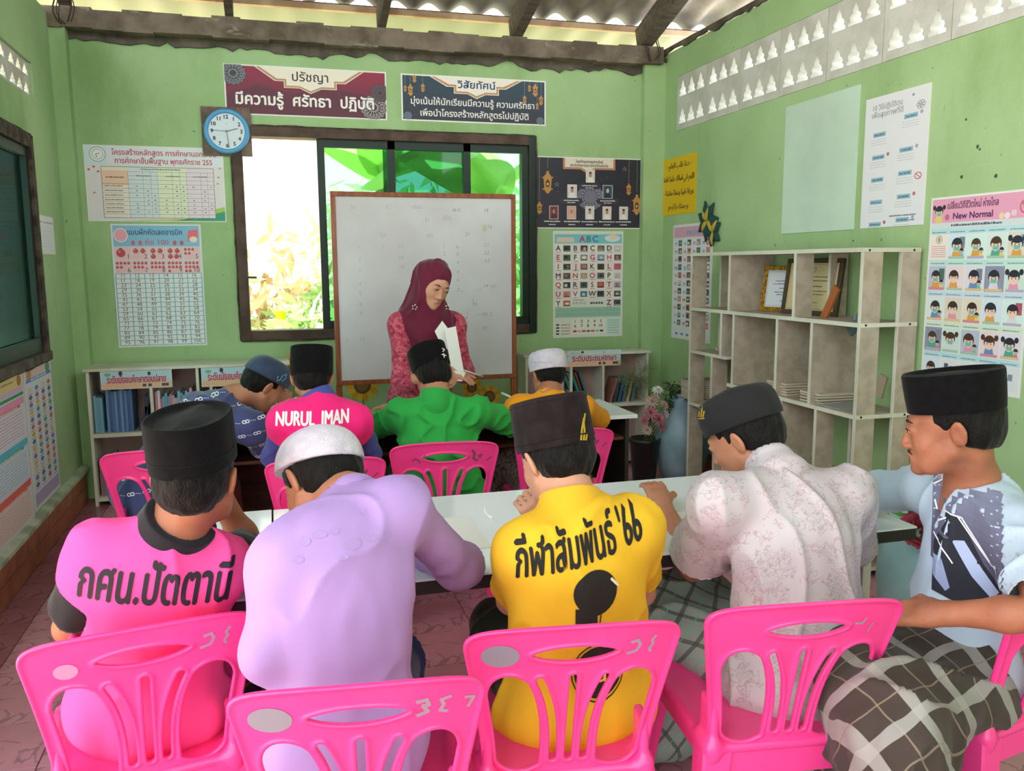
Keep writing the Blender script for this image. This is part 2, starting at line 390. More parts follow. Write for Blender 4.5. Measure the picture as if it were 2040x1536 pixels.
# ventilation blocks with bell shaped holes
def block_mesh(wid, hei, nx, th):
    bell = [(-.5, 0), (.5, 0), (.5, .12), (.36, .2), (.42, .34), (.36, .46), (.22, .52), (.2, .68), (.1, .84), (0, 1.0), (-.1, .84), (-.2, .68), (-.22, .52), (-.36, .46), (-.42, .34), (-.36, .2), (-.5, .12)]
    c = bpy.data.curves.new('b', 'CURVE'); c.dimensions = '2D'; c.fill_mode = 'BOTH'; c.extrude = th/2
    def spl(pts):
        sp = c.splines.new('POLY'); sp.points.add(len(pts)-1); sp.use_cyclic_u = True
        for q, (x, y) in zip(sp.points, pts): q.co = (x, y, 0, 1)
    spl([(.002, .002), (wid-.002, .002), (wid-.002, hei-.002), (.002, hei-.002)])
    for r in range(2):
        for i in range(nx):
            cx = wid*(.20+.30*i); cz = hei*(.12+.50*r)
            spl([(cx+x*wid*.24, cz+y*hei*.29) for x, y in bell])
    o = bpy.data.objects.new('b', c); COL.objects.link(o); me = bpy.data.meshes.new_from_object(o.evaluated_get(bpy.context.evaluated_depsgraph_get()))
    bpy.data.objects.remove(o); return me
wr = bpy.data.objects['wall_right']; nb = 11; bw = (vy1-vy0)/nb
bm_ = block_mesh(bw, vz1-vz0, 3, .05); bm_.transform(Matrix(((0, 0, -1, 0), (-1, 0, 0, 0), (0, 1, 0, 0), (0, 0, 0, 1))))
for i in range(nb):
    o = link('vent_block', bm_, M_block, None); o.location = (XR+.025, vy1-i*bw, vz0); o.parent = wr
wl = bpy.data.objects['wall_left']; bl = block_mesh(.435, .20, 3, .05)
bl = block_mesh(bw, vz1-vz0, 3, .018); bl.transform(Matrix(((0, 0, 1, 0), (1, 0, 0, 0), (0, 1, 0, 0), (0, 0, 0, 1)))); bl.transform(Matrix.Diagonal((1, 1, .2/.38, 1)))
for i in range(5):
    o = link('vent_block', bl, M_block, None); o.location = (XL-.025, 5.47-(i+1)*bw, 2.43); o.parent = wl
# beam, broken plaster along the wall tops
def ragged(name, p0, p1, zt, dep, nrm, m, seed, amp=.05, n=60, parent=None):
    r = random.Random(seed); p0, p1 = Vector(p0), Vector(p1); pts = [(0, 0), (1, 0)]; low = []
    for i in range(n+1): low.append((1-i/n, -dep-amp*(noise.noise(Vector((i*.23, seed, 0)))+.5*noise.noise(Vector((i*.9, seed, 3))))-r.random()*amp*.25))
    poly = [p0+(p1-p0)*a+Vector((0, 0, zt+b)) for a, b in pts+low]
    return MB().prism(poly, Vector(nrm)*.02).build(name, m, parent, fixn=True)
beam = MB(); 
for i in range(24):
    xa = XL-.1+(XR+.05-XL)*i/24; xb = XL-.1+(XR+.05-XL)*(i+1)/24; beam.box((xa, YB-.12, ZT-.085+.006*math.sin(i*1.7)), (xb, YB+.05, ZT+.035+.008*math.sin(i*2.3)))
ceil = empty('ceiling', (0, YB, ZT), kind='structure')
M_wood = mat('old_dark_timber', '#6a5d52', .85, '#463b33', 5, .35, .7, bump=.6, bs=20, stretch=(1, 8, 8))
M_red = mat('reddish_timber', '#6b4534', .8, '#4a2e24', 6, bump=.4, bs=30)
M_beam = mat('weathered_concrete_beam', '#837566', .9, '#5d5045', 7, .35, .65, bump=1, bs=18)
colmix(M_beam, noise_mask(3, .6, .68, (1, 1, 2)), '#a89e90')
beam.build('beam', M_beam, ceil)
ragged('plaster_edge', (XL, YB-.001, 0), (XR-.15, YB-.001, 0), ZT-.08, .045, (0, -1, 0), M_conc, 3, .06, 90, bpy.data.objects['wall_back'])
ragged('plaster_edge', (XR, YB, 0), (XR, .5, 0), ZT+.035, .03, (-1, 0, 0), M_conc, 9, .035, 120, wr)
ragged('plaster_edge', (XR-.18, YB-.061, 0), (XR, YB-.061, 0), ZT-.03, .02, (0, -1, 0), M_conc, 19, .04, 20, bpy.data.objects['wall_back'])
def zr(y): return ZT+.12+.29*(YB-y)
for px, w_ in ((-1.12, .06), (-.17, .05), (.80, .05), (1.74, .07), (2.72, .09)):
    MB().bar((px, YB-.02, zr(YB)-.02), (px, -3.2, zr(-3.2)-.02), w_, .16).build('rafter', M_wood, ceil)
for k, y in enumerate((YB+.07, YB-1.1, YB-2.2, YB-3.3, YB-4.4, YB-5.5, YB-6.6, YB-7.7, YB-8.8)):
    dz = .10; o = B((-1.9, y-.02, zr(y)+dz-.02), (3.6, y+.03, zr(y)+dz+.02), 'purlin', M_red, ceil)
M_roof = mat('grey_cement_roof_sheet', '#938d88', .9, '#77706b', 5, .35, .65, bump=.3, bs=30)
colmix(M_roof, noise_mask(2.0, .55, .7, (1, .15, 1)), '#6d6560')
def corrug(name, y0, y1, x0, x1, pitch, amp, m, zf, nyy=2, parent=None, th=.006):
    mb = MB(); nx = int((x1-x0)/pitch*14); ys = [y0+(y1-y0)*j/nyy for j in range(nyy+1)]
    for s_ in (0, 1):
        vs = [(x0+(x1-x0)*i/nx, y, zf(y)+amp*math.sin(2*PI*(x1-x0)*i/nx/pitch)+s_*th) for y in ys for i in range(nx+1)]
        mb.add(vs, [(j*(nx+1)+i, j*(nx+1)+i+1, (j+1)*(nx+1)+i+1, (j+1)*(nx+1)+i) for j in range(nyy) for i in range(nx)])
    return mb.build(name, m, parent, True)
for k in range(8):
    ya, yb = YB+.13-1.2*k, YB+.13-1.2*(k+1)-.12
    corrug('roof_sheet', ya, yb, -1.95, 3.6, .235, .030, M_roof, lambda y, k=k: zr(y)+.150+.008*(YB-ya-(YB-y))*0+.02*(y-yb), parent=ceil)
M_pale = bpy.data.materials.new('pale_translucent_sheet'); M_pale.use_nodes = True
_b = M_pale.node_tree.nodes['Principled BSDF']; _b.inputs['Base Color'].default_value = (*lin('#9a9f8c'), 1); _b.inputs['Roughness'].default_value = .5
_n = M_pale.node_tree; _t = _n.nodes.new('ShaderNodeBsdfTranslucent'); _t.inputs[0].default_value = (*lin('#a3a898'), 1); _mx = _n.nodes.new('ShaderNodeMixShader'); _mx.inputs[0].default_value = .25
_n.links.new(_b.outputs[0], _mx.inputs[1]); _n.links.new(_t.outputs[0], _mx.inputs[2]); _n.links.new(_mx.outputs[0], _n.nodes['Material Output'].inputs[0])
corrug('eaves_sheet', YB+.10, YB+1.5, -2.2, 3.9, .28, .012, M_pale, lambda y: zr(YB)+.09-.20*(y-YB), parent=ceil)
B((-1.9, YB+.02, zr(YB)+.045), (3.6, YB+.06, zr(YB)+.085), 'fascia_board', mat('pale_peach_board', '#d9b99a', .7, '#b08c70', 5), ceil)
# tie wires at the beam ends
M_hole = mat('chipped_paint_hole', '#4c5640', .9)
for (a, b, q) in ((1948, 292, .010), (1916, 352, .009), (1984, 350, .009), (1925, 238, .006), (1700, 480, .005), (1553, 316, .005), (1850, 250, .005), (1952, 298, .006)):
    c = PX(a, b, XR); MB().prism([c+Vector((0, q*math.cos(t)*random.uniform(.6, 1.3), q*math.sin(t)*random.uniform(.6, 1.3))) for t in [k*PI/4 for k in range(8)]], (-.001, 0, 0)).build('paint_chip', M_hole, wr, fixn=True)
M_wire = mat('rusty_wire', '#33261f', .7)
for x in (XL+.12, XR-.13):
    mb = MB()
    for k in range(3):
        a = random.uniform(-.03, .03); mb.tube([(x+a+.05*math.cos(t), YB-.14+.02*math.sin(3*t), ZT+.02+.09*math.sin(t)) for t in [i*.5 for i in range(-2, 10)]], .003, 5)
    mb.tube([(x-.05, YB-.14, ZT-.05), (x-.03, YB-.14, ZT+.2)], .003, 5); mb.build('tie_wire', M_wire, ceil)
# ------------------------------------------------------------------ floor: 0.30 m tiles
M_tileA = mat('mauve_floor_tile', '#dd9fb1', .22, '#cb8c9e', 3.5, .35, .65, spec=.5)
M_tileB = mat('dark_border_tile', '#b07480', .22, '#965e6a', 3, .35, .65)
def vein(m, c):
    def f(N, L, tc):
        n = N.new('ShaderNodeTexNoise'); n.inputs['Scale'].default_value = 4; n.inputs['Detail'].default_value = 5; n.inputs['Distortion'].default_value = 1.6; L.new(tc.outputs['Object'], n.inputs[0])
        a = math_node(N, L, 'ABSOLUTE', math_node(N, L, 'SUBTRACT', n.outputs[0], .5)); mr = N.new('ShaderNodeMapRange'); mr.inputs[1].default_value = .0; mr.inputs[2].default_value = .022
        mr.inputs[3].default_value = .7; mr.inputs[4].default_value = 0; L.new(a, mr.inputs[0]); return mr.outputs[0]
    return colmix(m, f, c)
vein(M_tileA, '#8d686c'); vein(M_tileB, '#6f4a48')
M_grout = mat('floor_grout', '#6d5453', .8)
fl = tag(MB().box((XL-.5, -3, -.1), (XR+.3, YB+.2, -.004)).build('floor', M_grout), kind='structure')
tmes = []
for sx in (.30, .175):
    mb = MB(); t = .0015; z0, z1 = -.004, 0
    mb.add([(t, t, z0), (sx-t, t, z0), (sx-t, .3-t, z0), (t, .3-t, z0), (t+.001, t+.001, z1), (sx-t-.001, t+.001, z1), (sx-t-.001, .3-t-.001, z1), (t+.001, .3-t-.001, z1)],
           [(4, 5, 6, 7), (0, 1, 5, 4), (1, 2, 6, 5), (2, 3, 7, 6), (3, 0, 4, 7)]); tmes.append(mb.mesh('tile'))
tmes[0].materials.append(M_tileA); tmes[1].materials.append(M_tileB)
for j in range(18):
    y = .59+.3*j
    o = link('tile', tmes[1], None); o.location = (-1.045-.175, y, 0); o.parent = fl
    for i in range(14 if j > 3 else 13):
        x = -1.045+.3*i
        if x > XR-.02: continue
        o = link('tile', tmes[0], None, fl); o.location = (x, y, 0)
# ------------------------------------------------------------------ baseboard tiles
M_bt = mat('orange_baseboard_tile', '#b9724c', .35, '#9a5a3c', 7, .35, .65, bump=.2, bs=20); M_cap = mat('grimy_white_ledge', '#c3cbb4', .7, '#97a086', 6, bump=.3)
for side, X, nx_, ya in (('left', XL, 1, 2.3), ('right', XR, -1, 1.2)):
    bb = tag(MB().box((X, ya, 0), (X+nx_*.018, YB-.13, .20)).build('baseboard_'+side, M_grout, fixn=True), kind='structure')
    MB().prism([(X, ya, .205), (X+nx_*.045, ya, .205), (X+nx_*.042, ya, .222), (X, ya, .235)], (0, YB-.13-ya, 0)).build('ledge', M_cap, bb, fixn=True)
    me = None; y = ya; k = 0
    for r_ in range(2):
        y = ya+(0 if r_ else -.1)
        while y < YB-.14:
            a, b = max(y, ya)+.002, min(y+.2, YB-.14)-.002
            if b-a > .02: B((X+nx_*.018, a, .004+.1*r_), (X+nx_*.026, b, .1+.1*r_), 'tile', M_bt, bb)
            y += .2
# ------------------------------------------------------------------ back window
w1 = empty('window_1', ((wx0+wx1)/2, YB, wz0), kind='structure')
M_sill = mat('brown_painted_timber', '#5d463d', .7, '#463329', 8, bump=.5, bs=25)
def frame_piece(a, b, m=M_sill, nm='frame'): return B(a, b, nm, m, w1, bevel=.004)
frame_piece((wx0, YB-.02, wz0), (wx0+.065, YB+.12, wz1)); frame_piece((wx1-.05, YB-.02, wz0), (wx1, YB+.12, wz1), M_alu)
frame_piece((wx0+.065, YB-.02, wz1-.065), (wx1-.05, YB+.12, wz1)); frame_piece((wx0+.065, YB-.02, wz0), (wx1-.05, YB+.12, wz0+.065))
def rnd_frame(x0, x1, z0, z1, seed, par):
    out = []; inn = [(x0, z0), (x1, z0), (x1, z1), (x0, z1)]; mb = MB(); r = random.Random(seed)
    for k in range(4):
        a, b = inn[k], inn[(k+1) % 4]; n = 30; nx, nz = ((0, -1), (1, 0), (0, 1), (-1, 0))[k]
        o = [(a[0]+(b[0]-a[0])*i/n+nx*(.008+.012*abs(noise.noise(Vector((i*.9, k*7, seed))))), a[1]+(b[1]-a[1])*i/n+nz*(.008+.012*abs(noise.noise(Vector((i*.9, k*7, seed+1)))))) for i in range(n+1)]
        for i in range(n):
            ia = (a[0]+(b[0]-a[0])*i/n, a[1]+(b[1]-a[1])*i/n); ib = (a[0]+(b[0]-a[0])*(i+1)/n, a[1]+(b[1]-a[1])*(i+1)/n)
            mb.prism([par(*ia), par(*ib), par(*o[i+1]), par(*o[i])], par(0, 0, .012)-par(0, 0, 0))
    return mb
rnd_frame(wx0, wx1, wz0, wz1, 3, lambda x, z, d=0: Vector((x, YB-.001-d, z))).build('mortar_surround', M_mortar, w1, fixn=True)
for x, m_, nm in ((.375, M_alu, 'mullion'), (.855, M_alu, 'sash_stile'), (1.395, M_alu, 'sash_stile')):
    B((x-.025, YB+.01, wz0+.065), (x+.025, YB+.06, wz1-.065), nm, m_, w1)
B((.40, YB+.01, wz1-.12), (wx1-.05, YB+.05, wz1-.065), 'sash_rail', M_alu, w1); B((.40, YB+.01, wz0+.065), (wx1-.05, YB+.05, wz0+.12), 'sash_rail', M_alu, w1)
B((1.80, YB+.0, wz0+.12), (wx1-.05, YB+.07, wz1-.12), 'sash_stile', M_alu, w1)
for xa, xb, m_, yy in ((.40, .83, M_tint, .03), (.80, 1.42, M_tint2, .045), (1.42, 1.80, M_tint, .03)):
    B((xa, YB+yy, wz0+.12), (xb, YB+yy+.004, wz1-.12), 'pane', m_, w1)
B((wx0+.06, YB-.05, 1.42), (wx0+.12, YB-.01, 1.435), 'latch', M_alu, w1.children[0] if w1.children else w1)
# ------------------------------------------------------------------ left window
w2 = empty('window_2', (XL, 4, lz0), kind='structure')
for a, b, m_ in (((XL-.065, ly1-.06, lz0), (XL+.02, ly1, lz1), M_mortar), ((XL-.065, ly0, lz1-.07), (XL+.02, ly1-.06, lz1), M_mortar), ((XL-.065, ly0, lz0), (XL+.03, ly1, lz0+.05), M_conc), ((XL-.065, ly0, lz0), (XL+.02, ly0+.06, lz1), M_mortar)):
    B(a, b, 'frame', m_, w2, bevel=.004)
rnd_frame(ly0, ly1, lz0, lz1, 11, lambda y, z, d=0: Vector((XL+.001+d, y, z))).build('mortar_surround', M_mortar, w2, fixn=True)
for a, b in (((XL-.04, ly1-.12, lz0+.05), (XL+.0, ly1-.06, lz1-.07)), ((XL-.04, ly0+.06, lz0+.05), (XL, ly1-.12, lz0+.13)), ((XL-.04, ly0+.06, lz1-.12), (XL, ly1-.12, lz1-.07)), ((XL-.04, 4.1, lz0+.13), (XL, 4.15, lz1-.12))):
    B(a, b, 'sash_bar', M_alu, w2)
for a, b in ((ly0+.06, 4.12), (4.12, ly1-.12)): B((XL-.03, a, lz0+.13), (XL-.026, b, lz1-.12), 'pane', M_tint3, w2)
# ------------------------------------------------------------------ outside
M_earth = mat('dry_sandy_ground', '#cdbda2', .95, '#b3a27f', 2)
o = MB().box((-14, YB+.2, -.4), (16, 24, -.3)).build('ground', M_earth); tag(o, kind='structure')
B((-9, -6, -.4), (XL-.5, YB+.2, -.3), 'ground', M_earth); tag(bpy.data.objects['ground.001'], kind='structure')
def leafmat(name, c, c2, tr):
    m = mat(name, c, .45, c2, 3, .3, .7); nt = m.node_tree; t = nt.nodes.new('ShaderNodeBsdfTranslucent'); t.inputs[0].default_value = (*lin(tr), 1); mx = nt.nodes.new('ShaderNodeMixShader'); mx.inputs[0].default_value = .45
    nt.links.new(nt.nodes['Principled BSDF'].outputs[0], mx.inputs[1]); nt.links.new(t.outputs[0], mx.inputs[2]); nt.links.new(mx.outputs[0], nt.nodes['Material Output'].inputs[0]); return m
M_banana = leafmat('banana_leaf_green', '#93bf62', '#7aaa55', '#c4dc88'); M_bush = leafmat('bush_green', '#86ae66', '#6a9254', '#bcd690'); M_dry = mat('dry_leaf_brown', '#d8c2a4', .8, '#b49a78', 5)
M_stem = mat('banana_stem', '#9aa05a', .6, '#7b6a45', 6)
def banana_leaf(p, d, L, wd, droop, roll=0):
    p, d = Vector(p), Vector(d).normalized(); side = d.cross(Vector((0, 0, 1))).normalized(); side = (Matrix.Rotation(roll, 3, d) @ side)
    vs = []; fs = []; n = 12
    for i in range(n+1):
        t = i/n; c = p+d*L*t+Vector((0, 0, -droop*L*t*t)); w_ = wd*(math.sin(PI*min(1, .08+t*.92))**.6)*(1 if i < n else .05)
        up = Vector((0, 0, 1)); vs += [c-side*w_+up*w_*.3, c, c+side*w_+up*w_*.3]
    for i in range(n): a = i*3; fs += [(a, a+1, a+4, a+3), (a+1, a+2, a+5, a+4)]
    return MB().add(vs, fs)
def banana(x, y, h, lab, leaves):
    r = empty('banana_plant', (x, y, -.3), lab, 'plant', 'banana plants outside the window')
    MB().tube([(x, y, -.3), (x+.03, y, h*.5), (x, y+.05, h)], [.13, .1, .06], 10).build('stem', M_stem, r, True)
    for (dx, dy, dz, L, wd, dr, rl) in leaves: banana_leaf((x, y, h), (dx, dy, dz), L, wd, dr, rl).build('leaf', M_banana, r, True)
banana(1.05, 8.1, 2.3, 'broad-leaved banana plant pressed against the tinted window panes', [(-.5, -.6, .5, 1.3, .33, .25, .4), (.8, -.4, .4, 1.4, .34, .4, -.3), (.1, -.9, .6, 1.0, .3, .5, 0), (-.9, .1, .6, 1.4, .3, .5, .2), (.6, .4, .9, 1.5, .3, .3, 0), (-.1, -.8, .15, 1.1, .3, .35, .9)])
banana(2.0, 7.6, 2.0, 'banana plant behind the right-hand tinted pane', [(-.8, -.2, .7, 1.2, .3, .3, .5), (.5, -.5, .8, 1.1, .28, .4, .2), (-.3, -.7, .9, 1.0, .26, .4, -.4), (-.6, .5, .9, 1.3, .3, .4, 0)])
banana(-.9, 9.2, 2.2, 'far banana plant seen through the open left pane', [(.7, -.4, .8, 1.5, .28, .5, .4), (1, .2, .3, 1.4, .25, .35, .3), (-.6, -.4, .8, 1.2, .25, .5, 0), (.2, -.8, .7, 1.1, .25, .5, 0)])
def bush(name, lab, cat, spots, m, size, seed, kind='stuff', upb=.3):
    r = random.Random(seed); mb = MB()
    for (x, y, z, R, n) in spots:
        for _ in range(n):
            d = Vector((r.gauss(0, 1), r.gauss(0, 1), r.gauss(0, 1))).normalized(); c = Vector((x, y, z))+Vector((d.x*R, d.y*R, d.z*R*1.0))*r.random()**.5
            a = Vector((r.gauss(0, 1), r.gauss(0, 1), r.gauss(upb, .7))).normalized(); b = a.orthogonal().normalized(); L = size*r.uniform(.6, 1.3)
            mb.add([c, c+a*L*.5+b*L*.16, c+a*L, c+a*L*.5-b*L*.16], [(0, 1, 2, 3)])
    o = mb.build(name, m); tag(o, lab, cat, kind=kind); return o
bush('fern_bush', 'leafy green ferns and weeds growing low outside the open pane', 'foliage', [(.35, 7.6, .75, .45, 500), (.15, 8.4, .6, .5, 400), (.6, 8.0, .9, .45, 400), (-.9, 8.6, .4, .5, 260)], M_bush, .22, 1)
bush('dry_leaf_litter', 'brown dead banana leaves hanging in a heap outside', 'foliage', [(-.1, 8.8, .9, .6, 240), (-.35, 8.0, .7, .4, 110), (.25, 9.4, 1.3, .7, 150)], M_dry, .3, 2, upb=-.5)
bush('creeper_bush', 'dense dark green creeper growing outside the left window', 'foliage', [(-3.0, 4.2, 1.3, .8, 420), (-3.0, 5.4, 1.1, .8, 460), (-3.1, 6.6, 1.5, 1.0, 420), (-3.1, 3.0, 1.2, .9, 300), (-3.6, 7.9, 1.5, 1.3, 500)], M_bush, .26, 4)
bush('hedge', 'sunlit hedge of tall bushes standing behind the banana plants', 'foliage', [(1.3+.9*k, 10.5+.4*(k % 2), 1.5, 1.1, 600) for k in range(4)]+[(2.2, 9, .7, .7, 500), (1.2, 9.3, .6, .7, 400)], M_bush, .32, 6)
cup = empty('yellow_cup', (-.02, 7.5, .9), 'bright yellow plastic cup hung upside down outside the open pane', 'cup')
c_ = P(560, 632, 7.6); cup.location = c_
MB().lathe(c_, [(.034, -.05), (.05, .05), (.053, .052), (.053, .058), (.046, .058), (.03, -.044)], 20).build('body', mat('yellow_plastic', '#f2e01c', .4), cup, True)
MB().tube([c_+Vector((0, 0, -1.1)), c_+Vector((0, 0, -.05))], .012, 8).build('stick', M_dry, cup, True)
# ------------------------------------------------------------------ things fixed to the walls
M_paper = mat('white_paper', '#e9e8e4', .55); M_vinyl = mat('white_vinyl_sheet', '#eceae6', .4, spec=.4)
AX = {'B': (Vector((1, 0, 0)), Vector((0, -1, 0))), 'R': (Vector((0, -1, 0)), Vector((-1, 0, 0))), 'L': (Vector((0, 1, 0)), Vector((1, 0, 0)))}
def sheet(name, wl_, tl, tr, bl, br, label, cat, W, H, draw, m=None, th=.003, gap=.001, group=None, curl=0, mp=None):
    U, Nn = AX[wl_]
    f = {'B': lambda q: P(q[0], q[1], YB), 'R': lambda q: PX(q[0], q[1], XR), 'L': lambda q: PX(q[0], q[1], XL)}[wl_]
    pts = [f(q) for q in (tl, tr, bl, br)]; us = [p.dot(U) for p in pts]
    u0, u1 = (us[0]+us[2])/2, (us[1]+us[3])/2; z1, z0 = (pts[0].z+pts[1].z)/2, (pts[2].z+pts[3].z)/2
    base = pts[0]-U*pts[0].dot(U); base.z = 0; O = base+U*u0+Vector((0, 0, z0))+Nn*gap
    ww, hh = u1-u0, z1-z0; V = Vector((0, 0, 1))
    root = empty(name, O+U*ww/2, label, cat, group)
    mb = MB(); nx = 10
    def bend(t): return curl*(abs(t-.5)*2)**3
    vs = []
    for s_ in (0, 1):
        for i in range(nx+1):
            for z in (0, hh): vs.append(O+U*ww*i/nx+V*z+Nn*(bend(i/nx)+s_*th))
    n = (nx+1)*2; fs = []
    for i in range(nx): fs += [(2*i, 2*i+2, 2*i+3, 2*i+1), (n+2*i, n+2*i+1, n+2*i+3, n+2*i+2), (2*i, n+2*i, n+2*i+2, 2*i+2), (2*i+1, 2*i+3, n+2*i+3, n+2*i+1)]
    fs += [(0, 1, n+1, n), (2*nx, n+2*nx, n+2*nx+1, 2*nx+1)]
    mb.add(vs, fs).build('sheet', m or M_paper, root, fixn=True)
    if draw:
        pb = PB(); draw(pb, W, H); pb.v = [(min(max(x, 1.2), W-1.2), min(max(y, 1.2), H-1.2), z) for x, y, z in pb.v]; o = pb.build('print', O+Nn*th, U*(ww/W), V*(hh/H), Nn, root, mp)
        if curl:
            for v in o.data.vertices:
                t = ((v.co-O).dot(U))/ww; v.co += Nn*(bend(t)+.0008)
    return root
def mandala(p, x, y, r, c, c2):
    p.ell(x, y, r, r, c2, 28)
    for a in range(16):
        t = a*PI/8; p.line([(x+r*.3*math.cos(t), y+r*.3*math.sin(t)), (x+r*.9*math.cos(t), y+r*.9*math.sin(t))], r*.05, c)
        p.ring(x+r*.82*math.cos(t), y+r*.82*math.sin(t), r*.16, r*.16, r*.05, c, 8)
    p.ring(x, y, r*.35, r*.35, r*.08, c); p.ring(x, y, r*.62, r*.62, r*.04, c)
def badge(p, cx, H, w1_, w2_, d1, d2, d3, c, cb):
    for g, col in ((5, '#e9dccb'), (3.5, cb), (0, c)):
        p.poly([(cx-w1_-g*2, H), (cx-w1_*.66-g, H-d1-g), (cx-w2_-g, H-d1-g), (cx-w2_-g, H-d2-g), (cx-w2_*.45, H-d2-g), (cx, H-d3-g*1.2), (cx+w2_*.45, H-d2-g), (cx+w2_+g, H-d2-g), (cx+w2_+g, H-d1-g), (cx+w1_*.66+g, H-d1-g), (cx+w1_+g*2, H)][::-1], col)
def lantern(p, x, y, s_, c='#c58a45', ck='#5a3a22', top=None):
    if top: p.line([(x, y+s_), (x, top)], .7, '#9a8a70')
    p.ell(x, y+s_*.72, s_*.1, s_*.1, c, 8); p.poly([(x-s_*.28, y+s_*.4), (x+s_*.28, y+s_*.4), (x+s_*.06, y+s_*.68), (x-s_*.06, y+s_*.68)], c)
    p.rect(x-s_*.36, y+s_*.34, x+s_*.36, y+s_*.42, c); p.poly([(x-s_*.26, y+s_*.34), (x+s_*.26, y+s_*.34), (x+s_*.22, y-s_*.34), (x-s_*.22, y-s_*.34)], c)
    p.poly([(x-s_*.13, y+s_*.1), (x, y+s_*.28), (x+s_*.13, y+s_*.1), (x+s_*.11, y-s_*.24), (x-s_*.11, y-s_*.24)], ck); p.ell(x, y-s_*.05, s_*.05, s_*.1, '#f0d8a0', 8)
    p.rect(x-s_*.34, y-s_*.42, x+s_*.34, y-s_*.34, c); p.poly([(x-s_*.24, y-s_*.42), (x+s_*.24, y-s_*.42), (x+s_*.05, y-s_*.68), (x-s_*.05, y-s_*.68)], c)
def d_maroon(p, W, H):
    n = 14
    for i in range(n):
        t = i/(n-1); c = '#%02x%02x%02x' % (int(150-60*t), int(28+2*t), int(66-16*t)); p.grid([(3, 3+(H-6)*(n-1-i)/n, W-3, 3+(H-6)*(n-i)/n)], c)
    p.poly([(3, 3), (W-3, 3), (W-3, H*.45), (W*.62, H*.6), (W*.4, H*.45), (W*.2, H*.62), (3, H*.4)], '#5f2039')
    mandala(p, 18, H-20, 25, '#8b8f98', '#3a3640'); mandala(p, W-28, 27, 28, '#a9a2a6', '#4c2c3a'); mandala(p, W-14, 60, 20, '#6b5b66', '#4c2c3a')
    badge(p, W*.52, H-3, 100, 48, 24, 38, 48, '#efe4d6', '#b98a6b')
    p.text('ปรัชญา', W*.52, H-30, 27, '#37202c', 72, .3)
    p.text('มีความรู้  ศรัทธา  ปฏิบัติ', W*.49, 23, 34, '#f4ecea', 276, .9)
def d_navy(p, W, H):
    n = 12
    for i in range(n):
        t = i/(n-1); p.grid([(3, 3+(H-6)*(n-1-i)/n, W-3, 3+(H-6)*(n-i)/n)], '#%02x%02x%02x' % (int(30+18*t), int(62-18*t), int(82-22*t)))
    for x in (12, W-12): p.ell(x, 10, 8, 8, '#5f6d80', 12)
    for x, y, s_ in ((8, 63, 9), (18, 60, 16), (26, 84, 12), (42, 66, 12), (W-10, 52, 14), (W-22, 72, 18), (W-34, 76, 10), (W-44, 52, 12), (W-18, 40, 10)): lantern(p, x, y, s_, top=H-3)
    badge(p, W*.51, H-3, 82, 40, 14, 27, 35, '#f0e6dc', '#c58a63')
    p.text('วิสัยทัศน์', W*.51, H-23, 20, '#23456e', 76, .5)
    p.text('มุ่งเน้นให้นักเรียนมีความรู้ ความศรัทธา', W*.49, 34, 18, '#eeeae8', 246, .25)
    p.text('เพื่อนำโครงสร้างหลักสูตรไปปฏิบัติ', W*.50, 11, 18, '#eeeae8', 216, .25)
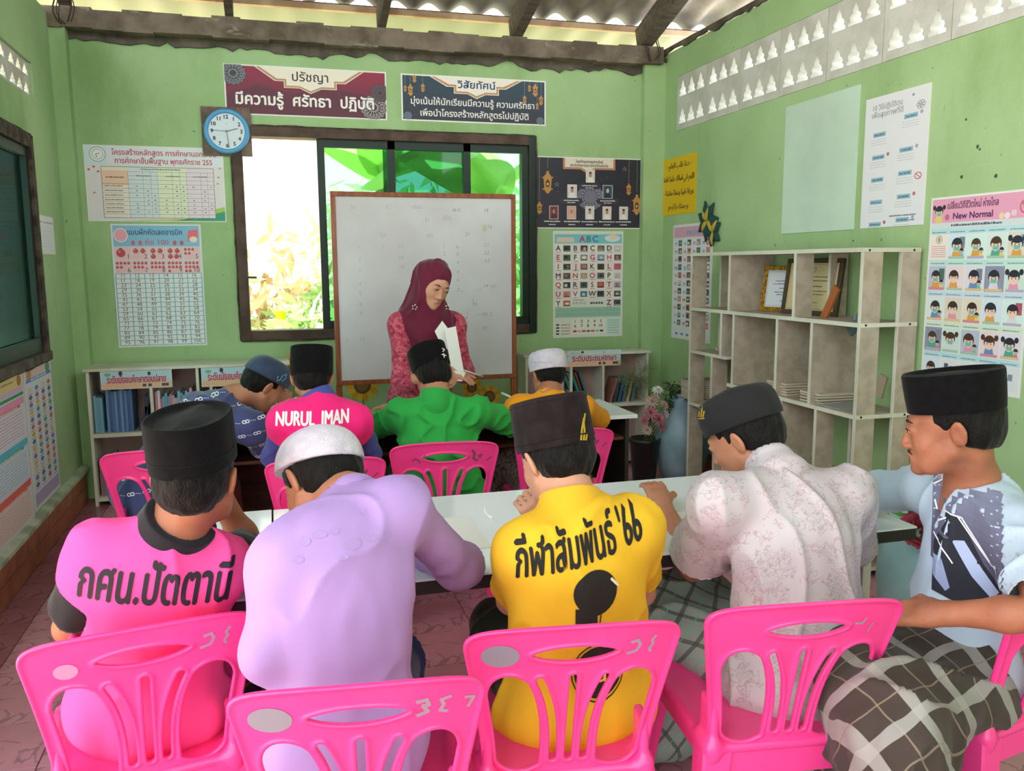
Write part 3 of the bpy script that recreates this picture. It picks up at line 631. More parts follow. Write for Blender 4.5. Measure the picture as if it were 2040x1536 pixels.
def d_curr(p, W, H):
    p.rect(2, 2, W-2, H-2, '#e6dfe2'); p.rect(2, H-42, W-2, H-2, '#d5e4ee'); p.rect(45, H-42, W-2, H-2, '#e3e6f0')
    p.poly([(W-26, 2), (W-2, 2), (W-2, 34), (W-26, 28)], '#a9c95e'); p.poly([(120, 2), (W-2, 2), (W-2, 24), (W-60, 8)], '#2f9a76'); p.poly([(60, 2), (170, 2), (W-40, 12), (W-60, 7)], '#cfc05c')
    p.ell(27, H-20, 16, 16, '#eef0f2'); p.ring(27, H-20, 16, 16, 1, '#56606a'); p.ring(27, H-20, 11, 11, .8, '#56606a'); p.text('๙', 27, H-26, 16, '#56606a')
    p.text('โครงสร้างหลักสูตร การศึกษานอกระบบ', 160, H-20, 16, '#c9506f', 210, .35); p.text('การศึกษาขั้นพื้นฐาน พุทธศักราช 255', 158, H-38, 16, '#c9506f', 196, .35)
    x0, x1, y0, y1 = 32, 258, 8, H-46; cols = [(0, .23, '#f1e4da'), (.23, .49, '#dbe2ea'), (.49, .75, '#e9ebd2'), (.75, 1, '#ecd9e6')]
    for a, b, c in cols: p.rect(x0+(x1-x0)*a, y0, x0+(x1-x0)*b, y1, c)
    p.rect(x0+1, y1-40, x0+(x1-x0)*.23, y1-8, '#f2c9b4')
    L_ = []; rows = [0, .09, .17, .25, .33, .42, .51, .6, .68, .76, .84, .93, 1]
    for r_ in rows[:-1]: L_.append((x0 if r_ > .3 or r_ == 0 else x0+(x1-x0)*.23, y1-(y1-y0)*r_-.4, x1, y1-(y1-y0)*r_+.3))
    for c in (0, .23, .36, .43, .49, .62, .69, .75, .88, .94, 1): L_.append((x0+(x1-x0)*c-.3, y0, x0+(x1-x0)*c+.3, y1-(8 if 0 < c < 1 else 0)))
    p.grid(L_, '#8a8590'); p.line([(x0, y0), (x1, y0), (x1, y1), (x0, y1), (x0, y0)], 1, '#6a6670')
    for r_ in range(4, 11):
        y = y1-(y1-y0)*(rows[r_]+.055); p.scribble(x0+4, x0+40, y, 2.6, '#7b757c')
        for c in (.30, .40, .46, .56, .66, .72, .81, .91, .97):
            if random.random() < .8: p.scribble(x0+(x1-x0)*c-2, x0+(x1-x0)*c+2, y, 2.6, '#6b656c')
    for x in (100, 160, 215): p.scribble(x, x+30, y1-20, 3, '#7b757c')
    p.scribble(110, 190, y1-5.5, 3, '#7b757c'); p.scribble(x0+8, x0+44, y1-24, 3.4, '#8f5a4a')
    for x, y in ((18, 118), (26, 108), (8, 112), (16, 62), (268, 100), (272, 120), (266, 86)): p.ell(x, y, 3, 2.4, random.choice(['#d7859c', '#c14a6a', '#b9a7c8']), 5)
def apple(p, x, y, r):
    p.ell(x, y, r, r*.92, '#c8414f', 14); p.ell(x-r*.3, y+r*.3, r*.3, r*.22, '#e58a90', 8); p.ell(x, y+r*.95, r*.35, r*.2, '#3d7a3c', 8)
def d_numb(p, W, H):
    p.rect(0, 0, W, H, '#d9e6ea'); p.rect(4, H-44, W-4, H-3, '#86bde0'); p.text('แบบฝึกหัดเลขอารบิค', W/2-3, H-21, 15, '#274f86', 108, .3)
    p.text('ถึง 100', W*.5, H-40, 13, '#c2557a', 46, .2); p.ell(19, H-22, 14, 14, '#f0a8bd'); p.ring(19, H-22, 14, 14, 2, '#f7e4ea')
    for x, c in ((42, '#d4608a'), (56, '#d4608a'), (124, '#c05a70'), (138, '#c05a70')): p.ell(x, H-37, 4, 5, c, 10)
    p.poly([(150, H-34), (170, H-34), (172, H-10), (152, H-12)], '#ef6b7c'); p.ell(162, H-30, 8, 6, '#f5e4dc', 10)
    x0, x1 = 4, W-4; yt = H-44
    for r_ in range(2):
        for c in range(5):
            a = x0+(x1-x0)*c/5; b = x0+(x1-x0)*(c+1)/5; ya = yt-27*(r_+1); p.rect(a+.6, ya+.6, b-.6, ya+26.4, '#f0c3cd')
            n = r_*5+c+1; p.text(str(n), b-7 if n < 10 else b-8, ya+3, 13, '#3f3a4a')
            if n == 1: apple(p, a+13, ya+14, 9)
            elif n < 5:
                for k, (dx, dy) in enumerate(((8, 18), (22, 18), (8, 7), (20, 7))[:n]): apple(p, a+dx, ya+dy, 5)
            else:
                for k in range(n): apple(p, a+4.5+(k % (4 if n > 5 else 3))*7.4, ya+21-(k//(4 if n > 5 else 3))*8, 2.9)
    yt -= 54; rh = (yt-4)/15; cw = (x1-x0)/6; p.rect(x0, 4, x1, yt, '#e9edf0')
    G = [(x0, 4+rh*i-.5, x1, 4+rh*i+.5) for i in range(16)]+[(x0+cw*i-.7, 4, x0+cw*i+.7, yt) for i in range(7)]; p.grid(G, '#5f9fbd')
    for i in range(90): p.text(str(11+i), x0+cw*(i % 6+.5), yt-rh*(i//6+1)+2.6, 11, '#4a4750')
def portrait(p, x, y, w_, h_, c, face='#b98870', head=None):
    p.rect(x-w_/2, y-h_/2, x+w_/2, y+h_/2, '#e9dcd6'); p.rect(x-w_/2+1, y-h_/2+1, x+w_/2-1, y+h_/2-1, c)
    p.poly([(x-w_*.36, y-h_/2+1), (x+w_*.36, y-h_/2+1), (x+w_*.2, y-h_*.12), (x-w_*.2, y-h_*.12)], head or '#eeeae6')
    if head: p.ell(x, y+h_*.1, w_*.25, h_*.27, head, 12)
    p.ell(x, y+h_*.08, w_*.15, h_*.18, face, 12)
    if not head: p.ell(x, y+h_*.25, w_*.16, h_*.08, '#3a2a2a', 8)
def d_org(p, W, H):
    p.rect(2, 2, W-2, H-2, '#2a2638'); p.poly([(2, 2), (W-2, 2), (W-2, H*.4), (2, H*.55)], '#322b3c')
    for _ in range(30): p.ell(random.uniform(5, W-5), random.uniform(30, H-5), .7, .7, '#8f8a9c', 5)
    p.poly([(54, H-2), (54, H-24), (88, H-24), (103, H-33), (118, H-24), (158, H-24), (158, H-2)][::-1], '#c5856a'); p.poly([(58, H-2), (58, H-20), (90, H-20), (103, H-28), (117, H-20), (154, H-20), (154, H-2)][::-1], '#e7dccb')
    p.text('โครงสร้างบุคลากรศูนย์การเรียนรู้', 106, H-11, 7.5, '#3a2c38', 54, .15); p.text('สถาบันศึกษาปอเนาะประจำตำบลตะโละ', 106, H-18.5, 7.5, '#3a2c38', 76, .15)
    p.ell(108, 64, 27, 27, '#6a6678', 30); mandala(p, 108, 64, 27, '#9a96a6', '#575364'); p.ell(108, 64, 13, 13, '#7d7a8c', 20)
    for x, y, s_ in ((24, 90, 30), (186, 80, 16), (203, 48, 28), (8, 40, 17)): lantern(p, x, y, s_, top=H-2)
    for x, y in ((177, 122), (42, 88)): p.text('☆', x, y-4, 11, '#8a8798')
    portrait(p, 108, 106, 18, 26, '#e4d0cc'); portrait(p, 72, 75, 19, 27, '#dfd3d2'); portrait(p, 143, 75, 20, 27, '#2f5575', '#d5c0b4', '#2b2b35')
    for x, c, hd in ((36, '#8a3b4c', '#5b2437'), (71, '#d9a695', '#e2b4a6'), (107, '#ddd7d5', None), (142, '#e0d2cc', None), (176, '#dcd6d2', None)): portrait(p, x, 32, 18, 27, c, head=hd)
    for x, y in ((106, 85), (70, 55), (143, 55)):
        p.poly([(x-20, y-5), (x+20, y-5), (x+23, y), (x+20, y+6), (x-20, y+6), (x-23, y)], '#3a3547'); p.scribble(x-15, x+15, y+.5, 2.6, '#d8d4d8'); p.scribble(x-8, x+8, y-3.6, 2.2, '#d8d4d8')
    for x in (33, 72, 107, 142, 176): p.scribble(x-16, x+16, 13, 2.8, '#dedade'); p.scribble(x-7, x+7, 7, 2.4, '#dedade')
PICS = ['#3b4a3a', '#4a4350', '#3f7d6a', '#c8ccc4', '#41604a', '#8f8d92', '#6fa0c0', '#47504a', '#2f3a38', '#b0566a', '#4a3a36', '#c25a70', '#5b5550', '#b99a90', '#5a5f5a', '#d0c8cc', '#332c3e', '#4a5350', '#b0563a', '#a0b4c8', '#d08a80', '#4a86a8', '#333a42', '#666', '#d06a60', '#4a5a48']
def pic(p, x, y, w_, h_, c=None):
    c = c or random.choice(PICS); c = c if len(c) == 7 else '#666666'; p.rect(x, y, x+w_, y+h_, c)
    p.ell(x+w_*random.uniform(.35, .65), y+h_*random.uniform(.4, .6), w_*random.uniform(.18, .34), h_*random.uniform(.15, .32), random.choice(['#d8cfc4', '#c96a5e', '#7f9f6a', '#e6e2dc', '#2c2c30', '#d9b08a']), 9)
    p.rect(x+w_*.1, y+h_*.08, x+w_*.9, y+h_*.22, random.choice(['#8a8478', '#4f6f52', '#b9b2a8', '#3a3a40']))
def d_abc(p, W, H):
    p.rect(0, 0, W, H, '#dde0d4'); p.rect(3, H-24, W-3, H-6, '#7fc3cf'); p.poly([(6, H-22), (42, H-22), (40, H-12), (8, H-12)], '#e0c9b8'); p.ell(W-22, H-14, 16, 7, '#d6e4ea', 14); p.ell(W-20, H-11, 8, 5, '#ecd9b4', 12)
    for i, (ch, c) in enumerate(zip('ABC', ('#c23a6a', '#2f8f8a', '#3a7fae'))): p.text(ch, W*.41+i*13, H-21, 17, c, bold=.5)
    k = 0; Ls = 'ABCDEFGHIJKLMNOPQRSTUVWXYZ'
    for r_ in range(7):
        for c in range(4):
            x = 4+c*34; y = H-42-r_*18
            if r_ == 6 and c in (1, 2): continue
            if k >= 26: continue
            p.rect(x, y-1, x+32, y+16, '#ebdcdc' if (r_+c) % 2 else '#eee9dd'); p.text(Ls[k], x+6, y+4, 14, ('#2f2a30', '#b52f4a', '#c03a52')[(r_*2+c) % 3 if r_ else (0 if c != 0 else 0)], bold=.3)
            pic(p, x+16, y+2, 14, 12, PICS[k]); p.scribble(x+2, x+12, y+.4, 1.6, '#9a6a72'); k += 1
    p.text('A E I O U', 52, 66, 7, '#5a5a5a', 26); p.scribble(74, 100, 66, 5, '#555555'); p.scribble(40, 62, 74, 1.6, '#c05a6a')
    p.rect(4, 40, W-4, 60, '#9cc4ae')
    for i in range(26): p.line([(7+i*5, 44), (10+i*5, 48)], .6, '#5f8f7c'); p.line([(7+i*5, 52), (10+i*5, 56)], .6, '#5f8f7c')
    p.rect(38, 6, W-34, 36, '#e9e6d8'); p.rect(W-32, 3, W-4, 37, '#c9ddd2')
    for i in range(10): p.text(str(i+1), 44+(i % 5)*13, 29 if i < 5 else 20, 8, '#3a3a3a', bold=.2)
    for i, c in enumerate(('#c23a3a', '#d9a9a0', '#b05a5a', '#5a6a52', '#c96050', '#9cae9c', '#3f4640')): p.rect(40+i*9, 10, 47+i*9, 14, c)
    for i in range(4): p.rect(6, 6+i*6, 12, 9+i*6, '#333333'); p.scribble(16, 34, 6.5+i*6, 2, '#a05a60')
    for i in range(6): p.scribble(W-29, W-7, 7+i*5, 1.6, '#8aa89c')
def d_thai(p, W, H):
    p.rect(0, 0, W, H, '#e2dfe2'); p.rect(3, H-26, W-3, H-5, '#dba3bb'); p.text('กขค', W*.5, H-22, 15, '#7f9fd0', 26, .4)
    Ls = 'กขฃคฅฆงจฉชซฌญฎฏฐฑฒณดตถทธนบปผฝพฟภมยรลวศษสหฬอฮ'
    for i, ch in enumerate(Ls):
        r_, c = divmod(i, 4); x = 4+c*23; y = H-44-r_*16.2
        p.rect(x, y-1, x+22, y+14, ('#e7e0ea', '#dfe6ec', '#eedde2')[(r_+c) % 3]); p.text(ch, x+5, y+3, 10, ('#4f6aa5', '#c03a5a')[i % 5 == 4], bold=.2); pic(p, x+11, y+1, 9, 12)
    for i in range(6): p.ell(14+i*14, 10, 4, 2.5, '#5a78c0', 7)
def kid(p, x, y, s_, hair='#2c2730', skin='#f0cdb8', mask='#6cc0ac', shirt='#e29ab0', bunch=False, bg=None, w_=None, h_=None):
    if bg: p.rect(x-w_/2, y-h_/2, x+w_/2, y+h_/2, bg)
    p.poly([(x-s_*.5, y-s_*.95), (x+s_*.5, y-s_*.95), (x+s_*.34, y-s_*.35), (x-s_*.34, y-s_*.35)], shirt)
    if bunch:
        for d in (-1, 1): p.ell(x+d*s_*.62, y+s_*.5, s_*.2, s_*.24, hair, 10)
    p.ell(x, y+s_*.16, s_*.52, s_*.52, hair, 16); p.ell(x, y-.02*s_, s_*.42, s_*.42, skin, 16); p.ell(x, y+s_*.34, s_*.46, s_*.24, hair, 14)
    for d in (-1, 1): p.ell(x+d*s_*.17, y+s_*.02, s_*.045, s_*.07, '#3a2c30', 8)
    if mask: p.poly([(x-s_*.3, y-s_*.05), (x+s_*.3, y-s_*.05), (x+s_*.24, y-s_*.34), (x-s_*.24, y-s_*.34)], mask)
def d_newn(p, W, H):
    p.rect(0, 0, W, H, '#e6ebe6'); p.rect(4, H-50, W-4, H-4, '#e5a3c0'); p.rect(4, H-62, W-4, H-50, '#d3dde0'); kid(p, 22, H-30, 20, bunch=True, shirt='#e8cf6a')
    p.text('เปลี่ยนวิถีชีวิตใหม่ ห่างไกล', 102, H-24, 18, '#6a2c58', 118, .35); p.text('New Normal', 104, H-44, 17, '#5d2a66', 92, .6)
    for x, c in ((43, '#c96a94'), (182, '#efdce6'), (196, '#e9c8d8'), (170, '#f0d3a8')): p.ell(x, H-36-(x % 3)*4, 6, 6, c, 12)
    p.ring(W-16, H-30, 13, 13, 2.5, '#c8566a'); p.line([(W-25, H-22), (W-8, H-40)], 2.5, '#c8566a'); p.ell(W-16, H-30, 6, 6, '#7aa87a', 8)
    p.scribble(54, 172, H-58, 5, '#5d5f72')
    cw = (W-8)/5; rh = 61; bg = ['#e7dcc8', '#cfe3d8', '#d6e6f0', '#b8c4d8', '#d5eee8', '#ecd9dc', '#d8e8e4', '#e2dde8', '#ded6c8', '#8f96ac']
    hh = ['#2c2730', '#3a2c2a', '#262a38', '#4a3328']
    for r_ in range(5):
        y = H-62-rh*(r_+1)
        p.rect(4, y+50, W-4, y+rh, ('#b9dfe4', '#bfe4dc', '#c8dcea', '#d4e6d0')[r_ % 4])
        for c in range(5):
            x = 4+cw*c; p.scribble(x+4, x+cw-6, y+53, 2.6, '#7b8f9c')
            if r_ == 0 and c == 0:
                p.rect(x+1, y+2, x+cw-1, y+49, '#f0e4dc'); p.ring(x+cw/2, y+40, 8, 8, 1.5, '#b08a58'); p.ell(x+cw/2, y+40, 4, 5, '#8fae80', 8)
                for k in range(6): p.scribble(x+4, x+cw-5, y+26-k*4, 1.8, '#c890a0')
                continue
            if r_ == 4 and c >= 1:
                p.rect(x+1, y+4, x+cw-1, y+48, '#dfe4e8'); p.rect(x+10, y+14, x+20, y+40, '#50586a'); p.rect(x+22, y+24, x+32, y+36, '#8290a4'); p.ell(x+15, y+30, 3, 3, '#e2e6ea', 8); continue
            p.rect(x+1, y+1, x+cw-1, y+49, bg[(r_*3+c*2) % 10])
            if random.random() < .5: p.rect(x+cw*.6, y+22, x+cw*.9, y+44, random.choice(['#6fa6c8', '#4e6e60', '#b4556a', '#7d8898']))
            kid(p, x+cw*random.uniform(.4, .5), y+26, random.uniform(21, 25), random.choice(hh), mask='#6cc0b4' if random.random() < .6 else None, shirt=random.choice(['#e29ab0', '#6a8fc0', '#5aa890', '#e2a14a', '#d8dce4']), bunch=random.random() < .45)
            if random.random() < .5: kid(p, x+cw*.76, y+16, 10, random.choice(hh), shirt=random.choice(['#f0d070', '#7ac0b0', '#d87a8a']))
            p.rect(x+3, y+2, x+cw-4, y+7, random.choice(['#d98a98', '#a8c8b0', '#b8b0c8', '#e0c090']))
def d_info(p, W, H):
    p.rect(1, 1, W-1, H-1, '#e3e3e9'); p.text('10 วิธีปฏิบัติตน', 48, H-27, 15, '#a6a3ae', 62, .3); p.text('เพื่อสุขภาพที่ดี', 48, H-42, 15, '#a6a3ae', 66, .3)
    for a in range(6): p.ring(116+5*math.cos(a*PI/3), H-36+5*math.sin(a*PI/3), 4, 4, 1, '#8d8b96', 10)
    p.ell(100, H-14, 2.5, 3, '#9a8fa0', 8)
    for i in range(10):
        c, r_ = i % 2, i//2; x, y = 24+c*54-(4 if c == 0 else 0), H-82-r_*46+(c*6)
        if i == 1: x, y = 84, H-58
        p.rect(x, y, x+27, y+9, '#8fb6cc'); p.scribble(x+3, x+24, y+2.5, 4, '#56778c')
        for k in range(3): p.scribble(x-4, x+30, y-6-k*5, 1.6, '#c2c0cc')
        if random.random() < .7: p.ell(x+34, y+8, 3, 4, random.choice(['#c26a78', '#8fa8c8', '#b0a0b8']), 8)
    p.ring(118, H-172, 7, 7, 1.6, '#c2525c'); p.line([(113, H-167), (123, H-177)], 1.6, '#c2525c')
    p.scribble(64, 118, 20, 3.5, '#6a6874'); p.scribble(106, 116, 10, 3, '#6a6874')
AR = {'ا': 0xFE8D, 'ب': 0xFE8F, 'ت': 0xFE95, 'ج': 0xFE9D, 'ح': 0xFEA1, 'د': 0xFEA9, 'ر': 0xFEAD, 'ز': 0xFEAF, 'س': 0xFEB1, 'ط': 0xFEC1, 'ع': 0xFEC9, 'ف': 0xFED1, 'ق': 0xFED5, 'ل': 0xFEDD, 'م': 0xFEE1, 'ن': 0xFEE5, 'ه': 0xFEE9, 'و': 0xFEED, 'ي': 0xFEF1, 'ك': 0xFED9}
def arab(t):
    out = []
    for w_ in t.split(' '):
        q = []
        for i, ch in enumerate(w_):
            if ch not in AR: q.append(ch); continue
            non = 'ادرزو'; pj = i > 0 and w_[i-1] in AR and w_[i-1] not in non; nj = i < len(w_)-1 and ch not in non
            k = (3 if nj else 1) if pj else (2 if nj else 0); q.append(chr(AR[ch]+k))
        out.append(''.join(reversed(q)))
    return ' '.join(reversed(out))
def d_yellow(p, W, H):
    for t, y, ww in (('- دعاء طلب العلم -', 94, 48), ('اللهم اني اسالك علما نافعا', 68, 60), ('ورزقا طيبا وعملا متقبلا -', 40, 58), ('برحمتك يا ارحم', 12, 40)):
        p.text(arab(t.replace('ء', '')), W/2+2, y, 15, '#5a4a12', ww, .25, slope=-.04)
def d_left1(p, W, H):
    p.rect(2, 2, W-2, H-2, '#dfe0ea')
    p.rect(4, H*.9, W-4, H-4, '#e9d08a'); p.scribble(W*.45, W*.85, H*.94, 5, '#b08a6a'); p.ell(W*.93, H*.94, 6, 12, '#b06a40', 10); p.rect(4, H*.865, W-4, H*.9, '#d9b8d8'); p.rect(4, H*.84, W-4, H*.86, '#2f9a62')
    for k, (c, c2, c3) in enumerate((('#f09ac4', '#e26a4a', '#e9e2ec'), ('#5fc4dc', '#52b88a', '#dfe9f2'), ('#ef6a62', '#f0926a', '#eedfda'))):
        y = H*(.83-.275*k); p.rect(4, y-H*.045, W-4, y, c); p.rect(W*.35, y-H*.062, W*.92, y-H*.045, c2); p.scribble(W*.38, W*.88, y-H*.06, 4, '#f4e6dc'); p.rect(4, y-H*.25, W-4, y-H*.064, c3)
        for r_ in range(9): p.scribble(10, W-10, y-H*.24+r_*H*.019, H*.007, ('#c79ac0', '#8fb4d0', '#d8a090')[k], .2)
def d_left2(p, W, H):
    p.rect(2, 2, W-2, H-2, '#dfe2ec'); p.rect(4, H*.93, W-4, H-4, '#e8c8c4'); p.ell(W*.15, H*.955, 9, 13, '#c88a4a', 10); p.ell(W*.85, H*.96, 10, 12, '#5a8a7a', 10); p.rect(4, H*.905, W-4, H*.928, '#4a86c8'); p.scribble(W*.2, W*.8, H*.912, 4, '#e8eef4')
    p.rect(4, H*.03, W-4, H*.12, '#b9a8cc')
    for r_ in range(14):
        for c in range(4):
            x, y = W*(.15+.235*c), H*(.16+.052*r_); p.ell(x, y+4, 7, H*.017, random.choice(['#d9742e', '#4a8ac0', '#b87a4a', '#e0c030', '#5aa08a', '#8a6ab0', '#c85a6a', '#5a6a78', '#e8c9a8']), 9); p.scribble(x-8, x+8, y-H*.018, 2.4, '#7a7484')
def d_small(p, W, H):
    p.rect(0, 0, W, H, '#e3e3ea'); p.scribble(4, 14, H-14, 3, '#a06a7a'); p.scribble(18, W-4, H-14, 3, '#a06a7a')
    for k in range(7): p.scribble(5, W-5, H-24-6*k, 1.2, '#cfcfda')
sheet('wall_banner', 'B', (446, 125), (770, 145), (448, 229), (770, 238), 'maroon banner with white Thai lettering above the clock and window', 'banner', 325, 108, d_maroon, M_vinyl)
sheet('wall_banner', 'B', (798, 146), (1087, 162), (800, 239), (1087, 252), 'dark navy banner with two lines of white Thai lettering and small lanterns', 'banner', 289, 93, d_navy, M_vinyl)
sheet('curriculum_chart', 'B', (165, 271), (446, 312), (175, 440), (450, 443), 'pale curriculum table poster partly covered by the clock', 'poster', 280, 165, d_curr, M_vinyl)
sheet('number_poster', 'B', (222, 443), (400, 450), (234, 690), (413, 690), 'blue edged poster of apples and numbers up to 100', 'poster', 178, 245, d_numb)
sheet('staff_chart', 'B', (1066, 312), (1278, 316), (1066, 454), (1276, 457), 'dark poster of small portraits with golden lanterns', 'poster', 212, 143, d_org, M_vinyl)
sheet('alphabet_poster', 'B', (1101, 459), (1241, 462), (1102, 671), (1239, 671), 'English alphabet poster headed ABC under the dark portrait poster', 'poster', 140, 210, d_abc)
sheet('paper_sign', 'R', (1318, 318), (1389, 306), (1315, 430), (1387, 425), 'deep yellow paper with four handwritten Arabic lines', 'sign', 72, 115, d_yellow, mat('deep_yellow_paper', '#e2b90f', .6))
sheet('alphabet_poster', 'R', (1344, 450), (1424, 440), (1337, 672), (1413, 684), 'Thai alphabet poster with pink header half hidden by the bookcase', 'poster', 98, 232, d_thai)
sheet('blank_board', 'R', (1568, 214), (1715, 168), (1558, 466), (1703, 457), 'plain pale mint board on the right wall beside the white notice', 'board', 10, 10, None, mat('pale_mint_board', '#c6dccb', .5, '#bccfc2', 2), th=.006)
sheet('health_notice', 'R', (1727, 198), (1858, 166), (1716, 454), (1840, 449), 'wrinkled white notice with pale blue bars on the right wall', 'poster', 133, 268, d_info, th=.004)
sheet('hygiene_poster', 'R', (1855, 395), (2052, 376), (1838, 757), (2045, 800), 'large pastel cartoon poster with pink New Normal header behind the bookcase', 'poster', 236, 372, d_newn)
sheet('school_poster', 'L', (-120, 800), (46, 736), (-120, 1230), (66, 1034), 'poster with pink, turquoise and orange bands under the left window', 'poster', 200, 330, d_left1)
sheet('picture_poster', 'L', (48, 737), (101, 716), (68, 1030), (116, 967), 'poster of small fruit and object pictures beside the banded poster', 'poster', 110, 320, d_left2)
sheet('paper_notice', 'L', (71, 428), (103, 432), (79, 507), (110, 506), 'small white notice beside the left window frame', 'notice', 46, 74, d_small)
# sunflower stickers under the window
def flower_sticker(cx, cy, R_, leaf=True, lab=None, rot=0):
    p0 = P(cx, cy, YB); r = empty('sunflower_sticker', p0, lab, 'wall sticker', 'sunflower stickers under the window'); pb = PB()
    if leaf: pb.line([(0, 0), (.01, -R_*3)], .012, '#6f8a4a'); pb.ell(-R_*1.3, -R_*1.6, R_*.7, R_*.35, '#5b8f6a', 12); pb.ell(R_*1.1, -R_*2.2, R_*.6, R_*.3, '#88a858', 12)
    for k in range(14):
        a = 2*PI*k/14+rot; pb.poly([(R_*.45*math.cos(a-.2), R_*.45*math.sin(a-.2)), (R_*.8*math.cos(a-.22), R_*.8*math.sin(a-.22)), (R_*1.05*math.cos(a), R_*1.05*math.sin(a)), (R_*.8*math.cos(a+.22), R_*.8*math.sin(a+.22)), (R_*.45*math.cos(a+.2), R_*.45*math.sin(a+.2))], ('#e6b52a', '#d99a20')[k % 2])
    pb.ell(0, 0, R_*.5, R_*.5, '#6a4a30', 18); pb.ell(0, 0, R_*.34, R_*.34, '#8a5f38', 16)
    pb.build('print', p0+Vector((0, -.001, 0)), (1, 0, 0), (0, 0, 1), (0, -1, 0), r)
for q in ((596, 735, .13, 'big sunflower sticker between the low shelf and the whiteboard stand'), (722, 768, .12, 'sunflower sticker low under the whiteboard, left of the teacher'), (940, 772, .08, 'small sunflower sticker right of the teacher under the whiteboard'), (975, 790, .09, 'sunflower sticker beside the right leg of the whiteboard stand')): flower_sticker(q[0], q[1], q[2], lab=q[3])
# felt flower on the right wall
ff = empty('felt_flower', PX(1415, 445, XR), 'dark green and mustard felt leaf ornament above the Thai alphabet poster', 'ornament')
M_fg = mat('dark_green_felt', '#1f4a45', .9, bump=.4, bs=200); M_fy = mat('mustard_felt', '#b9a13c', .9, bump=.4, bs=200)
def petal(cx, cy, ang, L, wd, m, d=.01):
    c = PX(cx, cy, XR); U, V, Nn = Vector((0, -1, 0)), Vector((0, 0, 1)), Vector((-1, 0, 0)); mb = MB(); vs = []
    ax = U*math.cos(ang)+V*math.sin(ang); ay = -U*math.sin(ang)+V*math.cos(ang)
    for i in range(9):
        t = i/8; w_ = wd*math.sin(PI*t**.8)+.002; h_ = d+.012*math.sin(PI*t); vs += [c+ax*L*t-ay*w_+Nn*h_, c+ax*L*t+Nn*(h_+.008), c+ax*L*t+ay*w_+Nn*h_]
    fs = []
    for i in range(8): a = i*3; fs += [(a, a+1, a+4, a+3), (a+1, a+2, a+5, a+4)]
    mb.add(vs, fs); o = mb.build('petal', m, ff, True); so_ = o.modifiers.new('s', 'SOLIDIFY'); so_.thickness = .003
for cx, cy in ((1413, 440), (1425, 462)):
    n = 7 if cy == 440 else 5
    for k in range(n):
        a = PI*.5+2*PI*k/n+.3; petal(cx, cy, a, .14 if cy == 440 else .10, .032, M_fg, .008); 
        if k % 2 == 0: petal(cx, cy, a+.35, .09, .018, M_fy, .016)
# clock
c0 = P(452, 263, YB); ck = empty('wall_clock', c0, 'round blue rimmed wall clock on a square brown board', 'clock')
k = 1/ (1689/ (CF.dot(c0-Vector((0, 0, CH)))))
hw = 47*k
B(c0+Vector((-hw, -.018, -hw)), c0+Vector((hw, -.003, hw)), 'backing_board', mat('brown_card', '#7d6658', .6, '#5a463c', 12), ck)
Mx = Matrix.Translation(c0+Vector((0, -.018, 0))) @ Matrix.Rotation(PI/2, 4, 'X')
R_ = 44*k
MB().lathe((0, 0, 0), [(R_*.99, 0), (R_, .012), (R_*.95, .026), (R_*.84, .030), (R_*.78, .016)], 48, Mx, caps=False).build('rim', mat('glossy_blue_rim', '#5aa3d8', .3), ck, True)
MB().lathe((0, 0, 0), [(R_*.8, .010), (R_*.8, .014)], 48, Mx).build('dial', mat('clock_dial', '#dbe3f0', .4), ck)
pb = PB()
for h in range(1, 13):
    a = PI/2-h*PI/6; pb.text(str(h), R_*.63*math.cos(a), R_*.63*math.sin(a)-.011, .034, '#3c3c46', bold=.0012)
pb.text('I', 0, R_*.28, .02, '#888'.ljust(7, '8'))
pb.build('numerals', c0+Vector((0, -.0335, 0)), (1, 0, 0), (0, 0, 1), (0, -1, 0), ck)
for ang, L, w_, nm in ((PI/2-(2+29/60)*PI/6, .5, .012, 'hour_hand'), (PI/2-29*PI/30, .72, .008, 'minute_hand'), (PI/2-45.5*PI/30, .7, .003, 'second_hand')):
    d = Vector((math.cos(ang), 0, math.sin(ang))); MB().bar(c0+Vector((0, -.036, 0))-d*.012, c0+Vector((0, -.036, 0))+d*R_*L, .002, w_, (0, 1, 0)).build(nm, mat('clock_hand', '#4a3a34', .5), ck)
# whiteboard on its wooden stand
wbY = 5.50; wa, wb_ = P(657, 381, wbY), P(1027, 755, wbY); X0, X1, Z1, Z0 = wa.x, wb_.x+.005, wa.z, .74
wb = empty('whiteboard', ((X0+X1)/2, wbY, 0), 'large whiteboard in a reddish wooden frame on a stand before the window', 'whiteboard')
M_frame = mat('reddish_brown_wood', '#9a4f28', .45, '#7f3d1f', 6, stretch=(6, 6, .6), coat=.2)
bd_ = B((X0+.02, wbY-.004, Z0+.02), (X1-.02, wbY+.012, Z1-.02), 'board', mat('whiteboard_surface', '#d6d4d8', .25, '#c9c3c8', 1.5, spec=.4), wb)
for a, b in (((X0, wbY-.015, Z1-.03), (X1, wbY+.02, Z1)), ((X0, wbY-.02, Z0), (X1, wbY+.02, Z0+.03)), ((X0, wbY-.015, Z0+.03), (X0+.03, wbY+.02, Z1-.03)), ((X1-.03, wbY-.015, Z0+.03), (X1, wbY+.02, Z1-.03))): B(a, b, 'frame_rail', M_frame, wb, .003)
for x in (X0+.015, X1-.015):
    B((x-.02, wbY-.01, .04), (x+.02, wbY+.025, Z0), 'leg', M_frame, wb, .003); B((x-.022, wbY-.26, 0), (x+.022, wbY+.28, .04), 'foot', M_frame, wb, .003)
B((X0, wbY-.005, .30), (X1, wbY+.02, .34), 'crossbar', M_frame, wb, .003)
pb = PB(); rr = random.Random(5)
